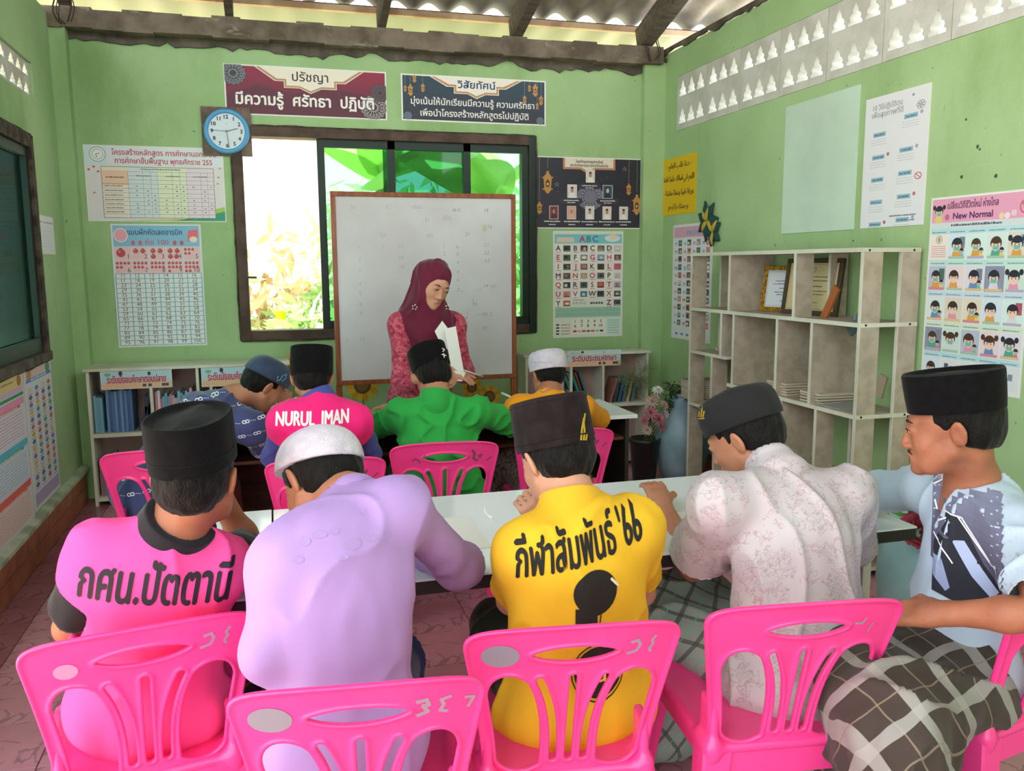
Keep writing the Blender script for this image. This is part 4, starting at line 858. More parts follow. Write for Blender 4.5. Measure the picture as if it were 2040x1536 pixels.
def ink(px_, py_, t, s_=.035, c='#a6a2ab', sh=.1):
    q = P(px_, py_, wbY); pb.text(t, q.x-X0, q.z-Z0-s_*.35, s_, c, shear=sh)
for px_, py_, t in ((702, 412, 'วัน'), (770, 412, '2'), (830, 412, 'เดือน'), (910, 418, 'พ.ศ.'), (968, 420, 'Mี'), (850, 437, '21'), (890, 434, '(ชื่อ)'), (762, 468, '33'), (855, 469, '103'), (930, 466, '21'), (975, 452, '76'),
     (714, 492, '1'), (762, 492, '7'), (797, 489, '22'), (884, 490, '1'), (910, 491, 'x'), (968, 488, '21'), (716, 517, '2'), (798, 513, '44'), (885, 505, '2'), (911, 505, 'x'), (969, 503, '22'), (716, 538, '3'), (800, 531, '10'), (912, 521, 'x'), (970, 519, '63'), (717, 565, '4'), (912, 540, 'x'), (975, 569, '14 -cii'),
     (717, 584, '5'), (912, 557, 'x'), (913, 575, 'x'), (942, 597, '1'), (945, 606, '70'), (718, 606, '8'), (928, 632, 'x'), (970, 626, '185 C'), (719, 624, '9'), (965, 653, '00'), (722, 675, '12'), (690, 678, '/'), (750, 667, '-')): ink(px_, py_, t, c='#98949e' if px_ > 900 else '#aaa7b0')
for a, b in (((905, 580), (925, 580)), ((948, 578), (960, 577)), ((950, 626), (962, 626)), ((932, 612), (930, 650))):
    qa, qb = P(*a, wbY), P(*b, wbY); pb.line([(qa.x-X0, qa.z-Z0), (qb.x-X0, qb.z-Z0)], .003, '#b0adb6')
q = P(965, 455, wbY); pb.ell(q.x-X0, q.z-Z0, .018, .026, '#c4bd9c', 7)
pb.build('writing', (X0, wbY-.0045, Z0), (1, 0, 0), (0, 0, 1), (0, -1, 0), bd_)
# ------------------------------------------------------------------ pink plastic chairs
M_pink = mat('pink_plastic', '#fb4596', .32, '#f73c8d', 3, spec=.5, coat=.15); colmix(M_pink, noise_mask(9, .68, .80), '#d96aa0')
M_mark = mat('grey_worn_mark', '#a5869a', .6, '#8a7a8a', 60)
def bez(p0, p1, p2, p3, n=12):
    return [tuple((1-t)**3*a+3*(1-t)**2*t*b+3*(1-t)*t*t*c+t**3*d for a, b, c, d in zip(p0, p1, p2, p3)) for t in [i/n for i in range(n)]]
def poly_sdf(X, Z, pts):
    n = len(pts); d2 = np.full(np.broadcast(X, Z).shape, 1e9, np.float32); sgn = np.ones_like(d2)
    for i in range(n):
        (ax, ay), (bx_, by) = pts[i], pts[i-1]; ex, ey = bx_-ax, by-ay; wx_, wy_ = X-ax, Z-ay
        t = np.clip((wx_*ex+wy_*ey)/(ex*ex+ey*ey+1e-12), 0, 1); dx, dy = wx_-ex*t, wy_-ey*t; d2 = np.minimum(d2, dx*dx+dy*dy)
        c1 = Z >= ay; c2 = Z < by; c3 = ex*wy_ > ey*wx_; flip = (c1 & c2 & c3) | (~c1 & ~c2 & ~c3); sgn = np.where(flip, -sgn, sgn)
    return sgn*np.sqrt(d2)
BH = .385
def chair_back():
    # outline (u across, v up from the seat) and its openings
    o = bez((-.178, 0), (-.185, .12), (-.205, .22), (-.222, .325))+bez((-.222, .325), (-.226, .365), (-.19, .372), (-.15, .378))+bez((-.15, .378), (-.06, .388), (.06, .388), (.15, .378))+bez((.15, .378), (.19, .372), (.226, .365), (.222, .325))+bez((.222, .325), (.205, .22), (.185, .12), (.178, 0))+[(.178, 0)]
    handle = bez((-.088, .315), (-.05, .338), (.05, .338), (.088, .315))+bez((.088, .315), (.05, .292), (-.05, .292), (-.088, .315))
    side = bez((-.15, .045), (-.155, .12), (-.165, .16), (-.172, .215))+bez((-.172, .215), (-.168, .272), (-.118, .272), (-.092, .243))+bez((-.092, .243), (-.065, .19), (-.058, .12), (-.062, .03))+bez((-.062, .03), (-.1, .0), (-.145, .015), (-.15, .045))
    def slot(pts, w_): return pts, w_
    cen = [(0, .045+.21*i/6) for i in range(7)]; lft = bez((-.033, .045), (-.032, .13), (-.04, .19), (-.068, .25), 8)+[(-.068, .25)]
    def f(X, Y, Z):
        X2 = np.abs(X)+0*Z; d = poly_sdf(X+0*Z, Z+0*X, o); hs = poly_sdf(X+0*Z, Z+0*X, handle)
        hs = np.minimum(hs, poly_sdf(-X2, Z+0*X, side))
        def pl(Xq, pts, r):
            m = None
            for (ax, ay), (bx_, by) in zip(pts, pts[1:]):
                ex, ey = bx_-ax, by-ay; t = np.clip(((Xq-ax)*ex+(Z-ay)*ey)/(ex*ex+ey*ey), 0, 1); q = np.sqrt((Xq-ax-ex*t)**2+(Z-ay-ey*t)**2)
                m = q if m is None else np.minimum(m, q)
            return m-r
        hs = np.minimum(hs, pl(X+0*Z, cen, .0075)); hs = np.minimum(hs, pl(-X2, lft, .0075))
        d2 = np.maximum(d, -hs)
        edge = np.minimum(-d, hs); th = .0032+.0048*np.exp(-((edge-.004)/.0055)**2)
        q = np.abs(Y)-th; r = .003
        a = d2+r; b = q+r
        return np.sqrt(np.maximum(a, 0)**2+np.maximum(b, 0)**2)+np.minimum(np.maximum(a, b), 0)-r
    s = SDF(.0032); s.fn(f, (-.23, -.009, -.005), (.23, .009, BH+.005)); V, Q = s.arrays()
    # lean back and curve round the sitter
    u, y, v = V[:, 0], V[:, 1], V[:, 2]
    V2 = np.stack([u, y-.190-.095*(v/BH)-.02*(v/BH)**2+.55*u*u, .425+v*.985], 1)
    me = bpy.data.meshes.new('backrest'); me.from_pydata(V2.tolist(), [], Q.tolist()); me.shade_smooth(); return me
ch_mesh = {'backrest': chair_back()}
def seat_mesh():
    s = SDF(.006)
    s.bx((0, .0, .425), (.20, .205, .012), rnd=.012, k=0); s.el((0, -.01, .50), (.17, .16, .068), k=.012, op='s')
    s.bx((0, .195, .412), (.19, .012, .022), rnd=.01, k=.02)
    for sx in (-1, 1): s.bx((sx*.19, -.02, .41), (.012, .18, .03), rnd=.01, k=.02); s.bx((sx*.182, -.17, .47), (.012, .035, .07), rnd=.01, k=.03)
    V, Q = s.arrays(); V[:, 0] *= .93+.12*(V[:, 1]+.2)/.4*.5
    me = bpy.data.meshes.new('seat'); me.from_pydata(V.tolist(), [], Q.tolist()); me.shade_smooth(); return me
ch_mesh['seat'] = seat_mesh()
def leg_mesh(sx, sy):
    mb = MB(); top = (sx*.165, sy*.165+(0 if sy > 0 else -.01), .42); bot = (sx*.215, sy*.225, 0)
    prof = [(-.03, -.004), (-.03, .004), (.012, .006), (.02, .012), (.022, .03), (.03, .03), (.032, .0), (.024, -.012), (0, -.014)]
    rg = []
    for t in (0, .25, .5, .75, 1):
        c = Vector(bot)*(1-t)+Vector(top)*t; k_ = .8+.5*t; rg.append([c+Vector((sx*p*k_ if True else 0, sy*q*k_, 0)) for p, q in [(-.028, .022), (.018, .022), (.022, .018), (.022, -.03), (.015, -.03), (.013, .010), (-.028, .014)]])
    mb.rings(rg); me = mb.mesh('leg'); bm = bmesh.new(); bm.from_mesh(me); bmesh.ops.recalc_face_normals(bm, faces=bm.faces); bm.to_mesh(me); bm.free(); return me
for me in ch_mesh.values(): me.materials.append(M_pink)
legs = []
for sx in (-1, 1):
    for sy in (-1, 1): me = leg_mesh(sx, sy); me.materials.append(M_pink); legs.append(me)
apms = [MB().box((-.18, -.197, .355), (.18, -.188, .43)).mesh('apron'), MB().box((-.17, .198, .37), (.17, .205, .42)).mesh('apron')]
for q_ in apms: q_.materials.append(M_pink)
def chair(x, y, rot, label, group, marks='', tilt=0):
    r = empty('plastic_chair', (x, y, 0), label, 'chair', group, rz=math.radians(rot))
    kids = {}
    for nm, me in list(ch_mesh.items())+[('leg', l) for l in legs]+[('apron', q_) for q_ in apms]:
        o = link(nm, me, None); o.parent = r; kids[nm] = o
    bpy.context.view_layer.update()
    if marks:
        g, g2 = ('#a98aa0', '#8f8894') if marks.islower() else ('#8c4a62', '#8c4a62'); mk = marks.lower(); L_ = []
        if 'o' in mk: L_.append(('e', (-.15, .31, .038, .027), g2))
        if 'f' in mk: L_.append(('e', (-.14, .30, .022, .018), '#ff86ae'))
        if 'a' in mk: L_ += [([(.115, .327), (.128, .33), (.133, .318), (.126, .304), (.108, .300)], .007, g), ([(.165, .335), (.158, .325), (.162, .316), (.154, .305), (.158, .298)], .006, g)]
        if 'b' in mk: L_ += [([(.10, .328), (.116, .33), (.12, .318), (.11, .318), (.118, .304), (.10, .298)], .008, g), ([(.158, .33), (.142, .326), (.146, .314), (.14, .302), (.152, .298)], .007, g), ([(.185, .322), (.2, .32), (.19, .3)], .006, g)]
        if 'c' in mk: L_ += [([(.105, .316), (.122, .314), (.128, .326)], .006, g), ([(.15, .31), (.144, .3), (.142, .288)], .004, g)]
        if 'd' in mk: L_ += [([(-.13, .30), (-.12, .31), (-.105, .30), (-.10, .29)], .006, g), ([(-.08, .325), (-.09, .315), (-.08, .305), (-.07, .31)], .006, g), ([(.11, .335), (.12, .32), (.115, .30), (.13, .29)], .01, g), ([(.135, .31), (.15, .315), (.14, .30)], .008, g), ([(.17, .285), (.19, .3)], .005, g)]
        M = wm(r)
        for q in L_:
            pb = PB()
            if q[0] == 'e': pb.ell(*q[1], q[2], 24)
            else: pb.line(*q)
            pb.decal('painted_mark', kids['backrest'], M @ Vector((0, -.6, .425)), M.to_3x3() @ Vector((1, 0, 0)), (0, 0, 1), M.to_3x3() @ Vector((0, 1, 0)), r, M_PRINT, step=.02, reach=0, off=.0008)
    return r
GF = 'pink plastic chairs at the front table'; GB = 'pink plastic chairs at the rear table'
def chair_at(cx, cy, rot, *a, **k):       # cx, cy: middle of the top edge of the back
    t = math.radians(rot); off = .30; return chair(cx-off*math.sin(t), cy+off*math.cos(t), rot, *a, **k)
chair_at(-.27, 1.72, 10, 'pink plastic chair behind the boy in the pink shirt with slanted black lettering', GF, 'fa')
chair_at(.113, 1.365, -7, 'nearest pink plastic chair, behind the boy in lilac, with a grey blotch', GF, 'ob')
chair_at(.55, 1.48, -8, 'pink plastic chair holding the boy in yellow, grey oval patch on its back', GF, 'oa')
chair_at(1.06, 1.445, -8, 'pink plastic chair behind the boy in the white patterned shirt', GF, 'c')
c5 = chair(1.65, 1.66, 12, 'pink plastic chair at the right edge of the room, under the boy in profile', GF)
chair_at(-.44, 3.46, -2, 'pink plastic chair of the boy leaning over in navy and white', GB, '')
chair_at(.17, 3.12, -4, 'pink plastic chair behind the hot pink NURUL IMAN shirt', GB, 'D')
chair_at(.647, 3.26, -5, 'pink plastic chair behind the boy in green, dark smears on its back', GB, 'D')
chair_at(1.20, 3.38, -6, 'pink plastic chair behind the boy in orange with the white cap', GB, 'D')
# ------------------------------------------------------------------ tables
M_top = mat('glossy_white_laminate', '#e4e9f0', .16, spec=.5, coat=.3); M_blk = mat('black_table_edge', '#141317', .5); M_tleg = mat('grey_white_table_leg', '#d6d4d0', .4)
def table(x0, x1, y0, y1, lab, edge, gp, tleg=True, z=.74):
    t = empty('table', ((x0+x1)/2, (y0+y1)/2, 0), lab, 'table', gp)
    B((x0, y0, z-.006), (x1, y1, z), 'tabletop', M_top, t, .001); MB().box((x0+.002, y0+.002, z-.04), (x1-.002, y0+.02, z-.0062)).box((x0+.002, y1-.02, z-.04), (x1-.002, y1-.002, z-.0062)).box((x0+.002, y0+.02, z-.04), (x0+.02, y1-.02, z-.0062)).box((x1-.02, y0+.02, z-.04), (x1-.002, y1-.02, z-.0062)).build('edge_band', edge, t)
    for x in (x0+.12, x1-.12):
        for y in (y0+.07, y1-.07): MB().bar((x, y, 0), (x, y, z-.04), .03, .03).build('leg', M_tleg, t, bevel=.003)
        MB().bar((x, y0+.07, .12), (x, y1-.07, .12), .025, .025).build('crossbar', M_tleg, t)
    return t
table(-.02, 1.78, 1.97, 2.70, 'long white topped front table with a black edge band', M_blk, 'white tables')
table(-.47, -.025, 1.97, 2.705, 'short white topped table before the boy in pink', M_blk, 'white tables')
# rear tables: dark wooden desks with white tops
M_desk = mat('brown_desk_wood', '#7a4a38', .5, '#5c3428', 4, stretch=(1, 1, 5)); M_dk = mat('dark_desk_panel', '#2a2526', .5)
for (x0, x1, lab, pm) in ((.70, 1.78, 'white topped desk with dark side panel in front of the low right shelf', M_dk), (-.42, .695, 'white topped wooden desk behind the boy in hot pink', M_desk)):
    t = empty('desk', ((x0+x1)/2, 4.2, 0), lab, 'desk', 'rear desks'); B((x0, 3.93, .72), (x1, 4.45, .74), 'desktop', M_top, t, .002)
    B((x0+.03, 3.97, 0), (x0+.05, 4.42, .72), 'side_panel', pm, t); B((x1-.05, 3.97, 0), (x1-.03, 4.42, .72), 'side_panel', pm, t); B((x0+.05, 4.38, .18), (x1-.05, 4.40, .72), 'back_panel', pm, t)
    B((x0+.05, 3.99, .60), (x1-.05, 4.38, .615), 'shelf', M_desk, t)
B((.36, 2.15, .7405), (.55, 2.45, .7415), 'paper', M_paper); tag(bpy.data.objects['paper'], 'sheet of white paper beside the lilac sleeve on the front table', 'paper')
o = MB().box((1.1, 2.0, .7405), (1.42, 2.3, .7415)).build('paper', M_paper); tag(o, 'sheet of white paper before the boy in the white patterned shirt', 'paper')
q = PZ(978, 1032, .745); st = empty('paper_clip_tag', q, 'tiny white plastic tag lying on the glossy table beside the lilac sleeve', 'tag')
MB().lathe(q, [(.006, -.004), (.009, 0), (.006, .006)], 12, Matrix.Translation(q) @ Matrix.Rotation(.9, 4, 'Y') @ Matrix.Translation(-q)).build('bulb', mat('white_plastic', '#f2f2f4', .3), st, True); MB().tube([q, q+Vector((-.012, .012, .012)), q+Vector((-.016, .018, .03))], .003, 6).build('stem', M_paper, st)
# ------------------------------------------------------------------ low shelves by the back wall
M_shelf = mat('off_white_shelf_board', '#dddccb', .5, '#c9c6b4', 3, bump=.1); M_chip = mat('bare_chipboard', '#b9ab99', .75, '#a89a88', 14, .4, .6, bump=.2, bs=80)
colmix(M_chip, noise_mask(30, .70, .74, (1, 1, .6)), '#8d8070')
def low_shelf(x0, x1, y0, y1, z1, divs, lab, mids):
    s = empty('low_bookshelf', ((x0+x1)/2, y1, 0), lab, 'bookshelf', 'low bookshelves along the back wall'); t = .018
    B((x0-.015, y0-.01, z1-t), (x1+.015, y1, z1), 'top_board', M_shelf, s, .002)
    for x in [x0]+divs+[x1-t]: B((x, y0, .0), (x+t, y1, z1-t), 'side_panel' if x in (x0, x1-t) else 'divider', M_shelf, s, .001)
    for z in mids: B((x0+t, y0+.002, z), (x1-t, y1, z+t*1.4), 'shelf_board', M_shelf, s, .001)
    B((x0+t, y1-.008, .03), (x1-t, y1-.002, z1-t), 'back_panel', mat('shelf_back_board', '#a88b86', .7), s)
    return s
sy = 5.73
low_shelf(-1.12, .09, sy, YB-.02, .877, [-.78+.02, -.48, -.40, -.1], 'long low bookshelf by the left corner, full of textbooks', [.03, .44])
low_shelf(1.74, 2.70, 5.78, YB-.07, .86, [2.08, 2.33], 'low bookshelf in the right corner behind the pale vase', [.03, .45])
def shelf_label(x0, x1, z0, z1, y, txt, lab):
    r = empty('shelf_label', ((x0+x1)/2, y, z0), lab, 'label', 'printed labels on the low shelves'); B((x0, y-.004, z0), (x1, y-.001, z1), 'card', M_vinyl, r)
    W, H = x1-x0, z1-z0; p = PB(); p.rect(.003, .003, W-.003, H-.003, '#b9d8e6'); p.rect(.003, .003, W-.003, H*.35, '#e9bd9a'); p.ell(W*.1, H*.8, .02, .012, '#7fb08a', 8); p.ell(W*.28, H*.85, .012, .016, '#3a3038', 10); p.ell(W*.68, H*.8, .01, .013, '#4a3a38', 10)
    for x in (.58, .66, .85, .9): p.rect(W*x, H*.1, W*x+.02, H*.25, '#4a3f4a')
    p.text(txt, W*.5, H*.34, H*.52, '#c9303f', W*.82, .0016); p.build('print', (x0, y-.004, z0), (1, 0, 0), (0, 0, 1), (0, -1, 0), r)
def lbl(a, b, y, txt, lab): pa, pb_ = P(*a, y), P(*b, y); shelf_label(pa.x, pb_.x, pb_.z, pa.z, y, txt, lab)
lbl((199, 740), (344, 771), sy, 'ระดับมัธยมศึกษาตอนปลาย', 'label strip with red Thai lettering at the left end of the long low shelf')
lbl((400, 733), (545, 765), sy, 'ระดับมัธยมศึกษาตอนต้น', 'label strip with red Thai lettering behind the navy capped boy')
lbl((1130, 700), (1236, 727), 5.78, 'ระดับประถมศึกษา', 'label strip with red Thai lettering on the right low shelf')
_bm = {}
def bookmat(c):
    if c not in _bm: _bm[c] = mat('book_cover', c, .5)
    return _bm[c]
M_pages = mat('book_pages', '#cfc7b4', .8)
def book(x, y, z, th, h, d, c, lab, gp, lean=0, axis='X', rot=0, flat=False):
    """upright book: spine toward -Y (axis X row)"""
    r = empty('book', (x, y, z), lab, 'book', gp); r.rotation_euler = (0, lean, rot)
    a = MB().box((.0, 0, 0), (th, d, h)); b = MB().box((.002, .004, .003), (th-.002, d+.001, h-.003))
    cov = MB().box((0, 0, 0), (.0015, d, h)).box((th-.0015, 0, 0), (th, d, h)).box((.0015, 0, 0), (th-.0015, .002, h)).box((.0016, -.0006, h*.7), (th-.0016, 0, h*.85))
    for nm, mb, m_ in (('cover', cov, bookmat(c)), ('pages', MB().box((.0017, .0025, .003), (th-.0017, d-.003, h-.003)), M_pages)):
        o = link(nm, mb.mesh(nm), m_); o.parent = r
        if flat: pass
    if flat: r.rotation_euler = (0, PI/2, rot)
    return r
br = random.Random(11)
ORD = 'first second third fourth fifth sixth seventh eighth ninth tenth eleventh twelfth thirteenth fourteenth fifteenth sixteenth seventeenth eighteenth nineteenth twentieth'.split()
def row(x0, x1, y, z, hmin, hmax, cols, place, gp, lean=0, d=.2, tmin=.011, tmax=.02):
    x = x0; k = 0
    while x < x1-tmin:
        th = br.uniform(tmin, tmax); h = br.uniform(hmin, hmax)
        if x+th > x1: break
        c = br.choice(list(cols)); book(x, y+br.uniform(0, .02), z+.0005, th-.0006, h, d, c, '%s textbook, %s of the %s' % (cols[c], ORD[k], place), gp, lean); x += th; k += 1
LB = {'#4a6c9c': 'blue', '#3f5f92': 'dark blue', '#5a82b4': 'mid blue', '#6a93bd': 'light blue', '#3c4f7a': 'navy'}
zl = .44+.0255; LC = 'upper left compartment of the long low bookshelf'
row(-1.095, -1.03, sy+.03, zl, .22, .25, {'#5f8fae': 'pale blue', '#6fa0b8': 'pale teal'}, 'short group at the far left shelf end', 'pale blue textbooks, left compartment')
row(-1.025, -.85, sy+.03, zl, .26, .28, LB, 'tall blue row beside the left end', 'blue textbooks, left compartment', .0)
book(-.845, sy+.05, zl, .02, .27, .18, '#2f3650', 'blackish blue book leaning in the left compartment', 'dark leaning books', .28)
book(-.80, sy+.05, zl, .014, .22, .18, '#3f4560', 'short slate book leaning beside the first divider', 'dark leaning books', -.0)
row(-.735, -.495, sy+.03, zl, .2, .27, {'#7ab0c8': 'pale blue', '#e0a0b4': 'pink', '#d9d0d6': 'off-white', '#c97a94': 'deep pink', '#e8d8dc': 'pinkish white', '#6fa8bc': 'teal blue', '#b9b4c6': 'lavender grey'}, 'second compartment of the long low bookshelf', 'pink and white textbooks, second compartment')
row(-.375, -.12, sy+.03, zl, .2, .27, {'#4f9ab8': 'teal blue', '#d9a0a8': 'pink', '#3f6f9c': 'blue', '#e8e0d8': 'cream'}, 'third upper compartment behind the leaning boy', 'textbooks, third compartment')
row(-.06, .06, sy+.03, zl, .2, .26, {'#5f9fb8': 'teal blue', '#e0b0b4': 'pink', '#8fa8c0': 'grey blue'}, 'last upper compartment beside the hot pink shirt', 'textbooks, last compartment')
row(-.37, -.12, sy+.03, .03+.0255, .22, .3, {'#5f82b0': 'blue', '#4f74a4': 'darker blue', '#86a4c6': 'light blue', '#a8b8cc': 'pale blue'}, 'lower compartment right of the leaning boy', 'blue textbooks, lower compartment')
row(-.06, .06, sy+.03, .03+.0255, .22, .28, {'#4fb0bc': 'turquoise', '#58a8b4': 'pale turquoise', '#3f8f9c': 'dark turquoise'}, 'last lower compartment of the long low bookshelf', 'turquoise textbooks, lower compartment')
row(-1.09, -.8, sy+.03, .03+.0255, .2, .26, {'#6a5a60': 'dull mauve', '#7a8aa0': 'grey blue', '#8a6a6a': 'dull red'}, 'dim lower compartment at the left end', 'textbooks, lower left compartment', tmin=.02, tmax=.035)
zr2 = .45+.0255; rY = 5.80
row(1.95, 2.06, rY, zr2, .24, .27, {'#c9a0a8': 'pink', '#8a4a5a': 'wine red', '#d9c8c0': 'cream'}, 'compartment right of the white cap', 'pink books, right low shelf')
for k, (c, th) in enumerate((('#4a4650', .03), ('#3f7a78', .02), ('#54706a', .016), ('#2f8a84', .018), ('#8a4a3a', .012), ('#3f6a7a', .012))): book(2.10+k*.026, rY, zr2, th, .25, .18, c, 'thin %s book leaning left to right in the right low shelf' % ('grey', 'teal', 'dull green', 'turquoise', 'rust', 'blue')[k], 'leaning books, right low shelf', -.42+.02*k if k else -.1)
for k, c in enumerate(('#9a6a60', '#4a4a52', '#3f5f7a', '#58788a', '#c9b070', '#6a7a88')): book(2.40+k*.035, rY+.02, zr2, .02, .19, .16, c, '%s book under the dried plant in the right low shelf' % ('tall reddish', 'charcoal', 'navy', 'slate blue', 'yellowish', 'pale grey')[k], 'books under the dried plant', .22 if k else .3)
# dried grass bunch in the right shelf, and shrubs of flowers
def sprig(mb, p, d, L, r, n, lw):
    d = Vector(d).normalized(); a = d.orthogonal().normalized(); b = d.cross(a)
    mb.tube([p, p+d*L], [.0015, .0006], 4, False)
    for i in range(n):
        t = i/n; an = i*2.4; v = (a*math.cos(an)+b*math.sin(an)+d*.9).normalized(); q = p+d*L*t; mb.add([q, q+v*lw*.5+d.cross(v)*lw*.09, q+v*lw, q+v*lw*.5-d.cross(v)*lw*.09], [(0, 1, 2, 3)])
dp = empty('dried_plant', (2.52, 5.83, .66), 'bunch of dried pale green fern hanging in the right low shelf', 'plant')
mb = MB(); r4 = random.Random(4)
for k in range(60):
    p = P(1262+r4.uniform(-26, 26), 760+r4.uniform(-25, 20), 5.74); sprig(mb, p, (r4.uniform(-.6, .6), r4.uniform(-.3, .1), r4.uniform(-.4, 1.2)), r4.uniform(.05, .12), 0, 12, .03)
mb.build('fronds', mat('dried_fern', '#94a36f', .8, '#76845a', 8), dp)
MB().tube([P(1250, 790, 5.74), P(1262, 740, 5.74), P(1268, 715, 5.74)], .004, 6).build('stem', mat('dry_stem', '#8a7a50', .8), dp)
# ------------------------------------------------------------------ tall bookcase on the right wall
bc = empty('tall_bookcase', (XR-.17, 4.08, 0), 'tall open bookcase with staggered off-white compartments against the right wall', 'bookcase')
bx0, bx1, by0, by1, bz = 2.57, XR-.02, 3.27, 4.90, 1.565; pw = .105
def upr(y, z0, z1, full=False, front=True, rear=True, nm='upright'):
    t = .016
    if full: parts = [(bx0, bx1-.03)]
    else: parts = ([(bx0, bx0+pw)] if front else [])+([(bx1-pw, bx1)] if rear else [])
    for a, b in parts:
        B((a+.002, y, z0), (b, y+t, z1), nm, M_chip, bc); B((a-.001, y-.001, z0), (a+.003, y+t+.001, z1), 'edge_strip', M_shelf, bc)
def shf(y0, y1, z, x0=bx0, x1=bx1):
    B((x0+.002, y0, z-.016), (x1, y1, z), 'shelf_board', M_chip, bc); B((x0-.002, y0, z-.018), (x0+.003, y1, z+.002), 'edge_strip', M_shelf, bc)
    B((x0, y0-.002, z-.018), (x1, y0+.002, z+.001), 'edge_strip', M_shelf, bc)
shf(by0, by1, bz); S1, S2, S3, S4 = 1.225, .985, .83, .42
shf(by0+.0, by1, S1); shf(4.45, by1, .955); shf(by0, 4.42, .80); shf(4.42, by1, .62); shf(by0, 4.42, .42); shf(by0, by1, .06)
for y in (by0, by1-.016): upr(y, 0, bz-.018)
upr(4.42, S1, bz-.018, True); upr(3.78, S1, bz-.018); upr(3.5, .06, .40)
upr(4.50, .955, S1-.018); upr(4.36, .42, S1-.018, True); upr(3.92, .80, S1-.018, True); upr(3.62, .80, S1-.018, True)
upr(4.60, .62, .94); upr(3.86, .42, .782, True); upr(3.56, .42, .782); upr(4.55, .06, .6)
for y, z in ((by0, S1-.008), (by0, .80-.008), (by0, bz-.01)):
    for x in (bx0+.03, bx1-.04): MB().tube([(x, y-.0025, z), (x, y+.002, z)], .006, 8).build('screw_hole', M_blk, bc)
# framed certificates
def cert(tl, br_, Y, rot, frm, pap, lab, fw=.02):
    c = PX(*tl, 2.78); 
gp_ = 'framed certificates on the bookcase'
def certificate(yc, xc, zb, W, H, rz, mfr, pap, lab, fw, ink_):
    r = empty('framed_certificate', (xc, yc, zb), lab, 'picture frame', gp_); r.rotation_euler = (0, 0, 0)
    M = Matrix.Translation((xc, yc, zb)) @ Matrix.Rotation(rz, 4, 'Z') @ Matrix.Rotation(math.radians(-8), 4, 'X')
    def bx(a, b, nm, m_):
        mb = MB().box(a, b, M); return mb.build(nm, m_, r, bevel=.002)
    bx((-W/2, 0, 0), (W/2, .008, H), 'backing', M_blk)
    for a, b in (((-W/2, -.012, 0), (W/2, .004, fw)), ((-W/2, -.012, H-fw), (W/2, .004, H)), ((-W/2, -.012, fw), (-W/2+fw, .004, H-fw)), ((W/2-fw, -.012, fw), (W/2, .004, H-fw))): bx(a, b, 'frame_rail', mfr)
    mb = MB().box((-W/2+fw, -.003, fw), (W/2-fw, -.001, H-fw), M); mb.build('certificate', mat('certificate_paper', pap, .5), r)
    p = PB(); w2, h2 = W-2*fw, H-2*fw; p.ring(w2/2, h2*.86, .014, .014, .003, ink_, 14)
    for k, (z, a, b) in enumerate(((.70, .2, .8), (.62, .15, .85), (.5, .3, .7), (.40, .2, .8), (.33, .25, .75), (.16, .35, .65))): p.scribble(w2*a, w2*b, h2*z, .006, ink_)
    p.line([(.008, .008), (w2-.008, .008), (w2-.008, h2-.008), (.008, h2-.008), (.008, .008)], .0015, ink_)
    R3 = M.to_3x3(); p.build('print', M @ Vector((-W/2+fw, -.0032, fw)), R3 @ Vector((1, 0, 0)), R3 @ Vector((0, 0, 1)), R3 @ Vector((0, -1, 0)), r)
M_gold = mat('gilt_frame', '#c8962f', .35, '#8a5f1c', 60, metal=.6, bump=.8, bs=120); M_dkf = mat('dark_brown_frame', '#4a3524', .4)
certificate(4.20, 2.80, S1, .36, .262, -PI/2+.30, M_gold, '#d4dade', 'gold framed white certificate standing on the tall bookcase', .026, '#5a5f7a')
certificate(3.93, 2.76, S1, .40, .30, -PI/2+.16, M_dkf, '#d2bf93', 'dark framed yellowish certificate overlapping the gold frame', .024, '#6a5a3a')
def booklet(p, q, w_, th, c, lab, gp=None, nrm=(-1, 0, 0)):
    r = empty('booklet', p, lab, 'booklet', gp); mb = MB().bar(p, q, w_, th, nrm); mb.build('cover', mat('booklet_cover', c, .4, '#e8d8c0', 20, .6, .75), r); return r
def booklet_px(a, b, X, w_, c, lab): pa, pb_ = PX(*a, X), PX(*b, X); return booklet(pa, pb_, w_, .012, c, lab, 'loose booklets on the bookcase')
booklet_px((1634, 650), (1668, 572), 2.68, .045, '#a8602f', 'brown and white booklet leaning before the certificates')
booklet_px((1692, 660), (1718, 630), 2.66, .06, '#4f6a72', 'dark green booklet lying aslant by the near upright')
booklet_px((1420, 745), (1432, 695), 2.72, .06, '#c9b295', 'torn beige booklet standing behind the black cap')
booklet_px((1750, 790), (1762, 748), 2.80, .05, '#b8a890', 'crumpled beige booklet in the near compartment')
for k, (px_, py_, nn, cc) in enumerate(((1575, 806, 5, 'stack'), (1645, 806, 4, ''), (1390, 880, 9, ''))):
    for j in range(nn):
        X = 2.70; z0_ = (.80 if k < 2 else .62); base = PX(px_, py_, X); w_ = .17 if k < 2 else .14
        r = empty('old_book', (X, base.y, z0_+j*.014), 'faded old book, %s up in the %s' % (ORD[j], ('pile beside the middle shelf divider', 'small pile near the open magazine', 'tall pile at the far end')[k]), 'book', ['books piled on the middle shelf', 'books in the near pile', 'books piled at the far end'][k])
        a = br.uniform(-.12, .12); M = Matrix.Translation((X, base.y, z0_+j*.014)) @ Matrix.Rotation(a, 4, 'Z')
        MB().box((-.1, -w_/2, .0005), (.1, w_/2, .0022), M).box((-.1, -w_/2, .0118), (.1, w_/2, .0135), M).build('cover', bookmat(br.choice(['#b8a88f', '#9a8a7a', '#c8bca8', '#8a6f62', '#a8907a'])), r)
        MB().box((-.097, -w_/2+.003, .0023), (.097, w_/2-.003, .0117), M).build('pages', M_pages, r)
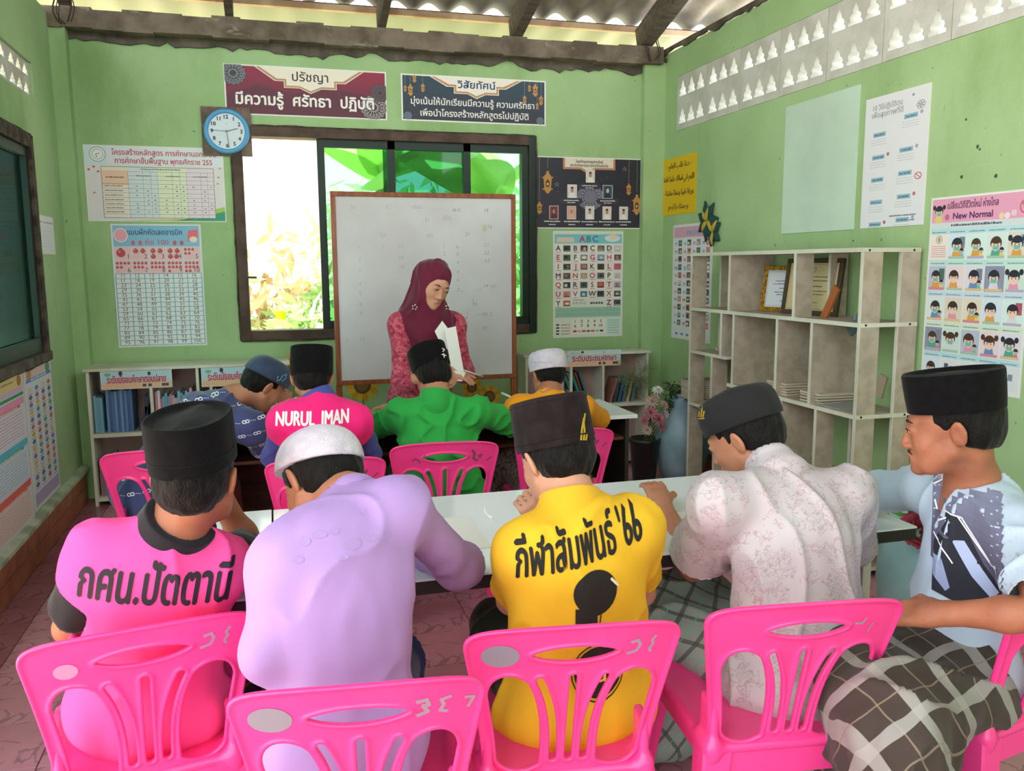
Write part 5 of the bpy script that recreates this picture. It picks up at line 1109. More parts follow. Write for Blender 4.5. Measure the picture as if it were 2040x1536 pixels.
r = empty('magazine', (2.68, 3.5, .80), 'open grey magazine lying on the middle shelf by the near upright', 'magazine'); B((2.60, 3.42, .801), (2.80, 3.66, .806), 'pages', bookmat('#9aa0a2'), r)
# ------------------------------------------------------------------ vases, pots, flowers
M_vase = mat('blue_grey_glazed_vase', '#93aebb', .4, '#7e99a6', 5, bump=.15, bs=20)
VX, VY = 2.68, 5.18; v1 = empty('floor_vase', (VX, VY, 0), 'big blue grey floor vase between the black pot and the tall bookcase', 'vase', 'large glazed floor vases')
MB().lathe((VX, VY, 0), [(.09, 0), (.12, .01), (.155, .10), (.185, .22), (.19, .32), (.175, .42), (.14, .5), (.10, .55), (.075, .585), (.07, .61), (.085, .63), (.082, .632), (.06, .60)], 40).build('body', M_vase, v1, True)
v2c = PZ(1815, 1225, 0.12); v2 = empty('floor_vase', (2.38, 2.62, 0), 'pale turquoise floor vase beside the table corner, holding a red fabric rose', 'vase', 'large glazed floor vases')
MB().lathe((2.40, 2.62, 0), [(.09, 0), (.11, .02), (.15, .14), (.165, .26), (.16, .38), (.135, .5), (.11, .56), (.095, .585), (.105, .60), (.10, .602), (.08, .58)], 40).build('body', mat('pale_turquoise_glaze', '#a9d5da', .4, '#96c6cd', 4, bump=.1), v2, True)
def petals(mb, c, R_, n, up, wd, layers=3, droop=.2):
    up = Vector(up).normalized(); a = up.orthogonal().normalized(); b = up.cross(a)
    for l in range(layers):
        for k in range(n):
            t = 2*PI*(k+.5*l)/n; d = (a*math.cos(t)+b*math.sin(t))*(1-.25*l)+up*(.25+.35*l); d.normalize(); s_ = up.cross(d).normalized(); L = R_*(1-.15*l); q = Vector(c)
            mb.add([q, q+d*L*.5+s_*wd, q+d*L-up*droop*L, q+d*L*.5-s_*wd], [(0, 1, 2), (0, 2, 3)])
def rosef(mb, c, R_, up):
    up = Vector(up).normalized(); a = up.orthogonal().normalized(); b = up.cross(a)
    for l in range(6):
        r0 = R_*(.15+.17*l); n = 4+l
        for k in range(n):
            t = 2*PI*k/n+l*.7; d = a*math.cos(t)+b*math.sin(t); s_ = up.cross(d); h = R_*(.9-.13*l); q = Vector(c)+d*r0*.6
            mb.add([q-s_*r0*.5, q+s_*r0*.5, q+d*r0*.45+s_*r0*.62+up*h, q+d*r0*.55+up*h*1.12, q+d*r0*.45-s_*r0*.62+up*h], [(0, 1, 2, 3, 4)])
fr = empty('fabric_rose', (2.3, 2.55, .60), 'dusty red fabric rose in the pale turquoise vase', 'flower')
rc_ = P(1838, 1058, 2.5); fr.location = rc_; mb = MB(); rosef(mb, rc_, .07, (-.5, -.6, .7)); mb.build('petals', mat('dusty_red_fabric', '#b5475a', .8, '#8f3346', 20), fr)
MB().tube([rc_, rc_+Vector((.02, .03, -.06)), (2.40, 2.62, .45)], .004, 6).build('stem', mat('green_wire_stem', '#3f6a3a', .6), fr)
mb = MB(); r6 = random.Random(6)
for k in range(34):
    d = Vector((r6.uniform(-1, 1), r6.uniform(-1, .4), r6.uniform(.1, 1))).normalized(); q = rc_+Vector((.05, .06, .03))+d*r6.uniform(.02, .09); s_ = d.orthogonal().normalized(); mb.add([q, q+d*.03+s_*.014, q+d*.07, q+d*.03-s_*.014], [(0, 1, 2, 3)])
mb.build('leaves', mat('plastic_leaf', '#7fb065', .5, '#5a9048', 8), fr)
bp = empty('black_pot', (2.40, 5.18, 0), 'black bucket of pink artificial flowers beside the blue grey vase', 'flower pot')
bpc = PZ(1300, 945, 0); bpx, bpy_ = 2.40, 5.18
bp.location = (bpx, bpy_, 0)
MB().lathe((bpx, bpy_, 0), [(.07, 0), (.075, .01), (.10, .30), (.108, .305), (.108, .33), (.10, .335), (.092, .30)], 32).build('pot', mat('black_plastic', '#1f1f22', .35), bp, True)
mb1, mb2, mb3, ms = MB(), MB(), MB(), MB(); r7 = random.Random(8)
for (px_, py_, R_, which, up) in ((1310, 778, .05, 2, (-.2, -.6, 1)), (1300, 800, .055, 1, (-.5, -.7, .4)), (1322, 808, .05, 1, (.4, -.7, .5)), (1297, 822, .06, 0, (-.6, -.7, .2)), (1312, 835, .065, 0, (.1, -.9, .3)), (1285, 838, .05, 0, (-.9, -.4, .1)), (1326, 825, .04, 2, (.6, -.6, .2)), (1290, 857, .045, 1, (-.4, -.9, -.1)), (1318, 850, .045, 0, (.3, -.9, 0)), (1305, 792, .04, 1, (0, -.8, .5))):
    c = P(px_, py_, 5.08); petals((mb1, mb2, mb3)[which], c, R_, 11, up, R_*.13, 4); ms.tube([c, lerp(c, (bpx, bpy_, .2), .5)+Vector((0, 0, .03)), (bpx, bpy_, .2)], .003, 5)
mb1.build('pink_petals', mat('dusty_pink_petal', '#d38c98', .8, '#b87684', 15), bp); mb2.build('cream_petals', mat('cream_petal', '#d9bfb4', .8, '#c7a79c', 15), bp); mb3.build('white_petals', mat('white_petal', '#e4dedb', .8), bp); ms.build('stems', mat('flower_stem', '#4f6a40', .7), bp)
gp2 = empty('leafy_branches', (VX, VY, .6), 'dark green artificial foliage standing in the blue grey vase', 'plant'); mb = MB(); st_ = MB()
for k in range(26):
    tip = P(1318+r7.uniform(0, 52), 762+r7.uniform(-5, 60), 5.15+r7.uniform(-.06, .12)); base = Vector((VX, VY, .55)); st_.tube([base, lerp(base, tip, .6)+Vector((0, 0, .01)), tip], .002, 4)
    for j in range(30):
        q = lerp(base, tip, .3+.7*j/30)+Vector((r7.gauss(0, .012), r7.gauss(0, .012), r7.gauss(0, .012))); d = Vector((r7.gauss(0, 1), r7.gauss(0, 1), r7.gauss(.3, .7))).normalized(); s_ = d.orthogonal().normalized(); L = r7.uniform(.018, .034); mb.add([q, q+d*L*.5+s_*L*.3, q+d*L, q+d*L*.5-s_*L*.3], [(0, 1, 2, 3)])
mb.build('leaves', mat('dark_foliage', '#43633c', .6, '#2f4a2e', 8), gp2); st_.build('stems', M_stem, gp2)
# small things on the rear desks and the floor
def stick_px(a, b, Y, Yb, r_, m_, nm, lab, cat): pa, pb_ = P(*a, Y), P(*b, Yb); o = MB().tube([pa, pb_], r_, 8).build(nm, m_, smooth=True, loc=tuple(pa)); tag(o, lab, cat); return o
stick_px((1000, 783), (1022, 793), 4.2, 4.1, .006, mat('white_ruler', '#e6e6dc', .4), 'ruler', 'short white ruler sticking up beside the green shirt', 'ruler')
bk = empty('brown_basket', P(990, 905, 4.9), 'brown round clay pot lying under the rear desks', 'pot'); bc_ = Vector((1.18, 4.95, 0)); bk.location = bc_
MB().lathe(bc_, [(.10, 0), (.15, .03), (.19, .12), (.185, .2), (.15, .26), (.155, .275), (.14, .27), (.12, .2)], 28).build('body', mat('brown_clay', '#6a3f30', .6, '#52301f', 8, bump=.4), bk, True)
# ------------------------------------------------------------------ people
def skinmat(name, c, c2): return mat(name, c, .5, c2, 14, .35, .7, bump=.12, bs=180, sss=.12, spec=.35)
M_skin = skinmat('tan_skin', '#b87f63', '#a97055'); M_skin2 = skinmat('brown_skin', '#a76b50', '#935a42'); M_skinw = skinmat('warm_light_skin', '#cf9a80', '#c38a70')
M_hair = mat('black_hair', '#090707', .6, '#120f0f', 90, .4, .6, bump=.5, bs=260, spec=.16, stretch=(1, 1, .35), sheen=.1)
M_vel = mat('black_velvet', '#070608', .9, '#0c0b0e', 60, sheen=.07, bump=.25, bs=500, spec=.15); M_brim = mat('dark_brown_velvet', '#1d1517', .9, '#271d1f', 30, sheen=.08, bump=.3, bs=500, spec=.15)
M_char = mat('charcoal_cloth', '#111015', .85, '#0e0d12', 20, sheen=.04, bump=.3, bs=400); M_navy = mat('navy_cap_cloth', '#2b3f5e', .8, '#243450', 20, sheen=.3, bump=.3, bs=400)
M_wcap = mat('white_knit_cap', '#d9d3df', .85, '#cfc6d6', 40, bump=.6, bs=350)
def cloth(name, c, c2=None, rough=.85, sheen=.2, **k): return mat(name, c, rough, c2, k.pop('ns', 6), .3, .7, bump=.07, bs=500, sheen=sheen, spec=.25, **k)
def folds(amp, sc_=(7, 7, 4), seed=0, amp2=.002):
    def f(V, Nn):
        out = np.empty(len(V))
        for i, (x, y, z) in enumerate(V):
            n = noise.noise(Vector((x*sc_[0]+seed, y*sc_[1], z*sc_[2]))); m = noise.noise(Vector((x*22+seed, y*22, z*10+n*2)))
            out[i] = amp*1.9*((1-abs(n)*2.4)**3-.35)+amp2*m
        return out
    return f
def hairdisp(V, Nn):
    return np.array([.0035*noise.noise(Vector((x*60, y*60, z*22)))+.003*noise.noise(Vector((x*25, y*25, z*25))) for x, y, z in V])
def hand_prims(s, wrist, dirv, nrm, side, curl=.5, r=.0085, k=1., spread=.12, point=False):
    """dirv: where the fingers point; nrm: out of the back of the hand; side: +1 when the thumb lies toward dirv x nrm"""
    d = Vector(dirv).normalized(); n = Vector(nrm); n = (n-d*n.dot(d)).normalized(); a = d.cross(n)*side; w_ = Vector(wrist)
    R3 = np.array(Matrix((a, d, n)).transposed(), np.float32)
    s.bx(w_+d*.045*k, (.038*k, .048*k, .014*k), R3, rnd=.013*k, k=.015); s.rc(w_-d*.02, w_+d*.02, .024*k, .026*k, k=.02)
    for i, (off, L) in enumerate(((.028, .95), (.010, 1.05), (-.009, .98), (-.027, .8))):
        p = w_+d*.085*k+a*off*k*(1+spread); dd = (d+a*off*2.2*spread).normalized(); c = curl*(.25 if point and i == 0 else 1)
        ang = 0
        for j, sl in enumerate((.040, .026, .020)):
            ang += c*(.55, .9, .6)[j]; v = dd*math.cos(ang)-n*math.sin(ang); q = p+v*sl*L*k; s.rc(p, q, r*k*(1.06-.08*j), r*k*(.98-.1*j), k=.004); p = q
    p = w_+d*.022*k+a*.032*k; v = (d*.75+a*.62-n*.25).normalized(); q = p+v*.042*k; s.rc(p, q, .0125*k, .0105*k, k=.012); v2 = (d*.9+a*.15-n*.4*curl*2).normalized(); q2 = q+v2*.03*k; s.rc(q, q2, .010*k, .0085*k, k=.004)
def head_prims(s, F, face=1, ears=True):
    R = F.R; sc_ = F.sc
    s.el(F(0, -.012, .035), sc_(.073, .092, .080), R(), k=.02); s.el(F(0, .030, -.01), sc_(.060, .062, .082), R(), k=.03)
    s.el(F(0, .042, -.072), sc_(.043, .046, .034), R(), k=.03)
    for d in (-1, 1): s.el(F(d*.034, .056, -.028), sc_(.026, .026, .028), R(), k=.02); s.rc(F(d*.052, .005, -.045), F(d*.03, .055, -.085), .02, .016, k=.025)
    s.rc(F(0, .093, .004), F(0, .104, -.034), .0070, .0105, k=.012)
    for d in (-1, 1): s.el(F(d*.0125, .098, -.038), sc_(.0085, .010, .0075), R(), k=.006)
    s.rc(F(-.034, .082, .021), F(.034, .082, .021), .010, k=.014)
    for d in (-1, 1):
        s.el(F(d*.031, .098, .003), sc_(.017, .014, .010), R(), k=.012, op='s'); s.el(F(d*.031, .082, .003), sc_(.0145, .0125, .0115), R(), k=.004); 
        s.rc(F(d*.017, .0905, .006), F(d*.031, .0965, .0095), .0022, .0026, k=.003); s.rc(F(d*.031, .0965, .0095), F(d*.045, .087, .005), .0026, .002, k=.003)
    s.rc(F(-.019, .088, -.062), F(0, .096, -.0585), .0045, .0062, k=.006); s.rc(F(.019, .088, -.062), F(0, .096, -.0585), .0045, .0062, k=.006); s.rc(F(-.015, .088, -.071), F(.015, .088, -.071), .0072, k=.006)
    s.rc(F(-.02, .101, -.065), F(.02, .101, -.065), .0022, k=.003, op='s')
    s.el(F(0, .078, -.095), sc_(.020, .018, .016), R(), k=.02)
    if ears:
        for d in (-1, 1):
            s.el(F(d*.081, -.012, -.002), sc_(.0085, .019, .032), R(0, d*.25, d*.45), k=.008); s.el(F(d*.091, -.006, .002), sc_(.0075, .011, .020), R(0, d*.25, d*.45), k=.004, op='s')
def cap(root, F, kind, m, hgt=.095, rx=.084, ry=.104, pitch=-.10, base=.045, seed=0, top=1.0, name='cap'):
    """loft of oval rings following the head"""
    n = 56; mb = MB(); R = Matrix((F.r, F.f, F.u)).transposed() @ Matrix.Rotation(pitch, 3, 'X'); O = F(0, -.010, base)
    def ring(z, a, b, dip=None, ins=0):
        out = []
        for j in range(n):
            t = 2*PI*j/n; x, y = a*math.cos(t), b*math.sin(t); e = .10*abs(math.cos(t)*math.sin(t)); x *= 1+e; y *= 1+e
            zz = z+(dip(x/max(a, 1e-4), y/max(b, 1e-4), t) if dip else 0); out.append(O+R @ Vector((x, y, zz)))
        return out
    rg = []
    if kind == 'songkok':
        for z in (0, .002, hgt*.3, hgt*.65, hgt-.004): q = 1+(top-1)*z/hgt+.01*math.sin(PI*z/hgt); rg.append(ring(z, rx*q, ry*q))
        rg.append(ring(hgt, rx*(top-.02), ry*(top-.02)))
        rim = lambda x, y, t: .0
        for q, dz in ((.95, .0), (.9, -.006), (.8, -.012), (.55, -.011), (.3, -.006), (.08, -.004)):
            rg.append(ring(hgt, rx*top*q, ry*top*q, lambda x, y, t, dz=dz, q=q: dz+(.012*q*max(0, 1-abs(q*math.cos(t))*2.2) if q < .9 else 0)))
    elif kind == 'kufi':
        for z, q in ((0, 1), (.004, 1.01), (hgt*.45, 1.03), (hgt*.7, 1.0), (hgt*.86, .93), (hgt*.95, .82), (hgt, .66), (hgt*1.005, .4), (hgt*1.0, .1)): rg.append(ring(z, rx*q, ry*q))
    elif kind == 'dome':
        for i in range(11):
            a = i/10*PI/2; q = math.cos(a)**.7 if i < 10 else .03; rg.append(ring(hgt*math.sin(a)**.95, rx*max(q, .03), ry*max(q, .03)))
    elif kind == 'soft':
        for z, q in ((0, 1), (.003, 1.015), (hgt*.3, 1.03), (hgt*.62, 1.01), (hgt*.8, .95), (hgt*.92, .84), (hgt*.99, .66), (hgt*1.02, .4), (hgt*1.03, .1)): rg.append(ring(z, rx*q, ry*q, lambda x, y, t: .004*math.sin(2*t+1)))
    mb.rings(rg); o = mb.build(name, m, root, True)
    for p in o.data.polygons[-2:]: p.use_smooth = False
    return o, O, R
def seam(root, O, R, rx, ry, z, m, r=.0016):
    pts = [O+R @ Vector((rx*math.cos(t)*(1+.10*abs(math.cos(t)*math.sin(t))), ry*math.sin(t)*(1+.10*abs(math.cos(t)*math.sin(t))), z)) for t in [2*PI*i/56 for i in range(57)]]
    MB().tube(pts, r, 6).build('band_seam', m, root, True)
def hair(root, F, m=M_hair, nape=-.062, thick=1.0, side=1, name='hair'):
    s = SDF(.004); g = F.sc
    s.el(F(0, -.016, .036), g(.079*thick, .097*thick, .084*thick), F.R(), k=.01); s.el(F(0, -.046, -.012), g(.068*thick, .058*thick, .056), F.R(), k=.03)
    s.el(F(0, .105, -.03), g(.10, .085, .098), F.R(), k=.012, op='s')
    for d in (-1, 1): s.el(F(d*.090, .008, -.034), g(.030, .040, .046), F.R(), k=.008, op='s')
    s.bx(F(0, -.05, nape-.05), g(.12, .12, .05), F.R(.18), k=.012, op='s')
    return s.build(name, m, root, 1, hairdisp)
def person(lab, hip, chest, neck, head, look, SL, EL, WL, SR, ER, WR, knees, ankles, skin, group=None, up=(0, 0, 1), hs=1.0, handL=None, handR=None, arm=1.0, hgrid=.005, ears=True):
    """all points are world positions; L and R are the person's own left and right"""
    hip, chest, neck, head = map(Vector, (hip, chest, neck, head)); SL, EL, WL, SR, ER, WR = map(Vector, (SL, EL, WL, SR, ER, WR))
    root = empty('person', (hip.x, hip.y, 0), lab, 'person', group)
    F = Fr(head, look, up, hs); s = SDF(hgrid); head_prims(s, F, ears=ears)
    s.rc(F(0, -.03, -.045), neck, .050*hs, .054*hs, k=.03); s.rc(neck, lerp(neck, chest, .6), .052, .068, k=.05)
    right = (SR-SL).normalized(); tu = (chest-hip).normalized(); tf = tu.cross(right); tf.normalize(); r2 = tf.cross(tu)
    RT = np.array(Matrix((r2, tf, tu)).transposed(), np.float32)
    s.el(chest, (.135*arm, .088, .14), RT, k=.05); s.el(lerp(hip, chest, .45), (.12, .085, .15), RT, k=.05); s.el(hip, (.135, .10, .11), RT, k=.05)
    s.rc(SL, SR, .043*arm, k=.05)
    for S, E_, W_ in ((SL, EL, WL), (SR, ER, WR)):
        s.rc(S, E_, .045*arm, .036*arm, k=.03); s.rc(E_, lerp(E_, W_, .35), .036*arm, .036*arm, k=.01); s.rc(lerp(E_, W_, .35), W_, .036*arm, .0235*arm, k=.02)
    for W_, E_, hd, sd in ((WL, EL, handL, 1), (WR, ER, handR, -1)):
        hd = hd or {}; d = Vector(hd.get('d', (W_-E_))); n = Vector(hd.get('n', (0, 0, 1))); hand_prims(s, W_, d, n, hd.get('side', sd), hd.get('curl', .5), k=hd.get('k', .95*arm if arm < 1 else .95), point=hd.get('point', False))
    sd = 0
    for kx, kn, an in ((-1, knees[0], ankles[0]), (1, knees[1], ankles[1])):
        kn, an = Vector(kn), Vector(an); hp = hip+r2*kx*.085; s.rc(hp, kn, .066, .052, k=.05); s.rc(kn, lerp(kn, an, .35), .052, .05, k=.02); s.rc(lerp(kn, an, .35), an, .05, .033, k=.02)
        ft = Vector((kn-hip).xy.to_3d()).normalized(); s.rc(an+Vector((0, 0, -.02)), an+ft*.15+Vector((0, 0, -.045)), .036, .024, k=.02)
    body = s.build('body', skin, root, 1)
    return dict(root=root, F=F, body=body, hip=hip, chest=chest, neck=neck, SL=SL, EL=EL, WL=WL, SR=SR, ER=ER, WR=WR, RT=RT, r=r2, f=tf, u=tu, knees=[Vector(k) for k in knees], ankles=[Vector(a) for a in ankles], arm=arm)
def shirt(p, m, sleeve=.6, wide=1.0, fold=.006, seed=0, name='shirt', grid=.006, low=0, loose=0, collar=.060, sleeve_m=None, fsc=(7, 7, 3), belly=1, hemdrop=0, mid=1.0, vneck=0):
    s = SDF(grid); RT = p['RT']; hip, ch, nk = p['hip'], p['chest'], p['neck']; a = p['arm']; w_ = wide
    s.el(ch, (.160*w_, .108, .155), RT, k=.06); s.el(lerp(hip, ch, .5), (.150*w_*mid, .108*belly, .165), RT, k=.06); s.el(hip+p['f']*.012+Vector((0, 0, -.02-low)), (.184*w_*mid, .150*belly, .13), RT, k=.06)
    if hemdrop: s.rc(hip-p['r']*.08-p['f']*.05, hip-p['r']*.07-p['f']*.07-Vector((0, 0, hemdrop)), .07, .05, k=.05); s.rc(hip+p['r']*.08-p['f']*.05, hip+p['r']*.07-p['f']*.07-Vector((0, 0, hemdrop)), .07, .05, k=.05)
    s.rc(lerp(p['SL'], p['SR'], .1), lerp(p['SL'], p['SR'], .9), .056*a, k=.06)
    for S in (p['SL'], p['SR']): s.rc(lerp(nk, ch, .25), S, .060*a, .054*a, k=.05)
    s.rc(nk+(nk-ch).normalized()*.0, lerp(nk, ch, .4), .062, .085, k=.03)
    cuts = []; sl = sleeve if isinstance(sleeve, tuple) else (sleeve, sleeve)
    for (S, E_, W_), q in (((p['SL'], p['EL'], p['WL']), sl[0]), ((p['SR'], p['ER'], p['WR']), sl[1])):
        if q <= 1:
            e = lerp(S, E_, q); s.rc(S, e, .057*a, (.056+loose)*a, k=.05); cuts.append((e, (E_-S).normalized(), lerp(S, E_, max(q-.3, .1)), E_, (.052+loose*.8)*a))
        else:
            e = lerp(E_, W_, q-1); s.rc(S, E_, .057*a, .053*a, k=.05); s.rc(E_, e, .055*a, (.042+loose)*a, k=.03); cuts.append((e, (W_-E_).normalized(), lerp(E_, W_, max(q-1.25, .2)), W_, (.033+loose*.7)*a))
    for e, d, c0_, c1_, rr_ in cuts:
        r_, f_, u_ = basis(d, (0, 0, 1) if abs(d.z) < .9 else (1, 0, 0)); s.bx(e+d*.06, (.085*a, .06, .085*a), np.array(Matrix((r_, f_, u_)).transposed(), np.float32), rnd=.002, k=.004, op='s')
        s.rc(c0_+d*.04, e+d*.03, rr_*.9, rr_, k=.006, op='s')
    up = (p['F'](0, -.03, -.04)-nk).normalized(); r_, f_, u_ = basis(up, p['f'])
    s.rc(nk+up*.012, nk+up*.2, collar, collar*1.3, k=.008, op='s')
    if vneck: s.rc(nk+p['f']*.07+p['u']*.03, nk+p['f']*.10-p['u']*vneck, .045, .012, k=.006, op='s')
    o = s.build(name, m, p['root'], 1, folds(fold, fsc, seed)); p['shirt'] = o; return o
def collar_band(p, m, r=.060, w_=.014, h=.020, name='collar', up_=0):
    nk = p['neck']; up = (p['F'](0, -.03, -.04)-nk).normalized(); s = SDF(.004)
    s.rc(nk-up*.03, nk+up*(h+.05+up_), r+w_+.004, r+w_*.55, k=0)
    r_, f_, u_ = basis(up, p['f']); s.bx(nk+up*(h+.06+up_), (.12, .06, .12), np.array(Matrix((r_, f_, u_)).transposed(), np.float32), rnd=.002, k=.004, op='s')
    s.rc(nk-up*.03, nk+up*.12, r*.97, r*.93, k=.004, op='s')
    return s.build(name, m, p.get('shirt') or p['root'])
def skirt(p, m, wid=1.0, hem=None, name='sarong', seed=0, fold=.008, grid=.008, flare=.03):
    s = SDF(grid); hip = p['hip']; kn, an = p['knees'], p['ankles']; tr = name == 'trousers'; q = .95 if tr else 1
    s.el(hip+p['f']*.03+Vector((0, 0, -.03)), (.150*wid, .108, .100), p['RT'], k=.05)
    for i in (0, 1):
        hp = hip+p['f']*.02+p['r']*(.085 if i else -.085)+Vector((0, 0, -.02)); s.rc(hp, kn[i], .088*wid*q, .075*wid*q, k=.03 if tr else .08)
        if tr: s.rc(kn[i], lerp(kn[i], an[i], .9), .068, .062, k=.03)
        else: s.rc(kn[i], lerp(kn[i], an[i], .85), .08*wid, (.075+flare)*wid, k=.06)
    if not tr: mk, ma = lerp(kn[0], kn[1], .5), lerp(an[0], an[1], .5); s.rc(hip+p['f']*.05, mk, .08, .07, k=.1); s.rc(mk, lerp(mk, ma, .85), .075, .09, k=.1)
    o = s.build(name, m, p['root'], 1, folds(fold, (6, 6, 2.5), seed, .003)); p['skirt'] = o; return o
def seated(cx, cy, fwd, hipz=.50, spread=.10):
    """knees and ankles for someone seated with pelvis at cx, cy facing fwd"""
    f = Vector((fwd[0], fwd[1], 0)).normalized(); r_ = Vector((f.y, -f.x, 0)); h = Vector((cx, cy, 0))
    return [h+f*.40-r_*spread+Vector((0, 0, .50)), h+f*.40+r_*spread+Vector((0, 0, .50))], [h+f*.42-r_*spread+Vector((0, 0, .075)), h+f*.42+r_*spread+Vector((0, 0, .075))]
def plaid(name, base, l1, l2, scale=9, nrm=(0, -.7, .7), w1_=.16, w2_=.05):
    m = mat(name, base, .85, None, bump=.2, bs=400, sheen=.1); n = Vector(nrm).normalized(); a = n.cross(Vector((0, 0, 1))).normalized(); b = n.cross(a)
    def f(ax, ww, off):
        def g(N, L, tc):
            d = N.new('ShaderNodeVectorMath'); d.operation = 'DOT_PRODUCT'; L.new(tc.outputs['Object'], d.inputs[0]); d.inputs[1].default_value = ax*scale
            nz = N.new('ShaderNodeTexNoise'); nz.inputs['Scale'].default_value = 5; L.new(tc.outputs['Object'], nz.inputs[0])
            v = math_node(N, L, 'ADD', math_node(N, L, 'ADD', d.outputs['Value'], off), math_node(N, L, 'MULTIPLY', nz.outputs[0], .5)); fr_ = math_node(N, L, 'FRACT', v)
            return math_node(N, L, 'MULTIPLY', math_node(N, L, 'LESS_THAN', fr_, ww), .75)
        return g
    for ax in ((a+b).normalized(), (a-b).normalized()): colmix(m, f(ax, w1_, 0), l1); colmix(m, f(ax, w2_, .45), l2)
    return m
GS = 'students in caps at the tables'
# --- boy in pink, front left
k_, a_ = seated(-.28, 1.98, (.12, 1))
p1 = person('student in a pink shirt with slanted black lettering and a black velvet cap, front left', P(300, 1390, 1.99), P(300, 1165, 1.90), P(345, 1062, 1.88), P(392, 955, 1.87), (.28, 1, -.02), P(198, 1110, 1.90), P(140, 1250, 2.0), P(260, 1240, 2.25), P(440, 1130, 1.90), P(500, 1100, 2.12), P(445, 1000, 2.10),
     k_, a_, M_skin2, up=(.0, .05, 1), handL={'n': (0, 0, 1)}, handR={'d': (-.25, -.1, .9), 'n': (.6, .2, .3), 'curl': 1.1, 'side': 1}, hs=.98)
M_p1 = cloth('pink_shirt_cloth', '#f9559f', '#f54c97', sheen=.0); M_blkc = cloth('black_cloth', '#1e1b22')
shirt(p1, M_p1, .3, fold=.006, seed=1, loose=.006, wide=1.04); 
def sleeves(p, m, q0, q1, seed=0, loose=.004, name='sleeve', rad=.061):
    for S, E_, W_ in ((p['SL'], p['EL'], p['WL']), (p['SR'], p['ER'], p['WR'])):
        s = SDF(.006); a = p['arm']; b = lerp(S, E_, q0)
        if q1 <= 1: e = lerp(S, E_, q1); s.rc(b, e, (rad+.001)*a, (rad+loose)*a, k=0); d = (E_-S).normalized()
        else: e = lerp(E_, W_, q1-1); s.rc(b, E_, (rad-.004)*a, (rad-.006)*a, k=0); s.rc(E_, e, (rad-.006)*a, (.043+loose)*a, k=.03); d = (W_-E_).normalized()
        r_, f_, u_ = basis(d, (0, 0, 1) if abs(d.z) < .9 else (1, 0, 0)); s.bx(e+d*.06, (.085, .06, .085), np.array(Matrix((r_, f_, u_)).transposed(), np.float32), rnd=.002, k=.004, op='s')
        s.rc(e-d*.03, e+d*.04, .048*a if q1 <= 1 else .036*a, k=.005, op='s')
        s.build(name, m, p['root'], 1, folds(.003, (9, 9, 9), seed))
sleeves(p1, M_blkc, .22, .74, 3); collar_band(p1, M_blkc, .060, .022, .046)
hair(p1['root'], p1['F'], nape=-.070); cp, O_, R_c = cap(p1['root'], p1['F'], 'songkok', M_vel, .105, .083, .103, .16, .040, name='velvet_cap'); seam(cp, O_, R_c, .0835, .1035, .03, M_vel)
skirt(p1, mat('dark_patterned_sarong', '#241c22', .85, '#6a4436', 40, .58, .62, bump=.2), seed=2)
pb = PB(); pb.text('กศน.ปัตตานี', 0, -.085, .115, '#241a26', .30, .0022, shear=.22, slope=-.13)
pb.decal('shirt_lettering', p1['shirt'], P(268, 1195, 1.6), CR, Vector((0, 0, 1)), (0, 1, 0), p1['shirt'])
# --- boy in lilac
k_, a_ = seated(.14, 1.66, (.05, 1))
p2 = person('student bent forward in a long sleeved lilac shirt and a plain white skullcap', P(690, 1450, 1.65), P(672, 1150, 1.70), P(700, 1000, 1.82), P(640, 960, 1.93), (-.55, .75, -.75), P(572, 1125, 1.70), P(535, 1300, 1.66), P(585, 1180, 2.0), P(795, 1012, 1.74), P(915, 1128, 1.95), PZ(805, 1075, .785),
     k_, a_, M_skin, up=(-.2, .7, .8), handL={'n': (0, 0, 1)}, handR={'n': (0, 0, 1), 'curl': .6}, hs=.98)
shirt(p2, cloth('lilac_shirt_cloth', '#ab8cc6', '#a586c0', sheen=.05), (1.85, 1.9), fold=.004, seed=12, wide=1.0, hemdrop=.10, loose=.006, mid=.96)
s = SDF(.005); up = (p2['F'](0, -.03, -.04)-p2['neck']).normalized(); s.rc(p2['neck']-up*.008, p2['neck']+up*.03, .068, .060, k=0); s.rc(p2['neck']-up*.03, p2['neck']+up*.1, .060, .054, k=.004, op='s'); s.build('shirt_collar', cloth('lilac_collar_cloth', '#a788c3'), p2['root'])
for q in ((-.06, .03, .012, .008), (-.03, .04, .016, .006), (.0, .045, .010, .006), (-.075, .0, .012, .006), (.035, .02, .018, .010), (.075, .025, .012, .006), (.01, .0, .014, .005), (.06, .07, .008, .006)):
    pb = PB(); pb.ell(*q, '#a186bc', 9); pb.decal('faded_print', p2['shirt'], P(680, 1150, 1.5), CR, Vector((0, 0, 1)), (0, 1, 0), p2['shirt'], off=.0008)
hair(p2['root'], p2['F'], nape=-.075, thick=1.04); cap(p2['root'], p2['F'], 'dome', M_wcap, .092, .091, .111, .26, .034, name='skullcap')
skirt(p2, cloth('dark_blue_trouser_cloth', '#3a4470'), seed=4, name='trousers')
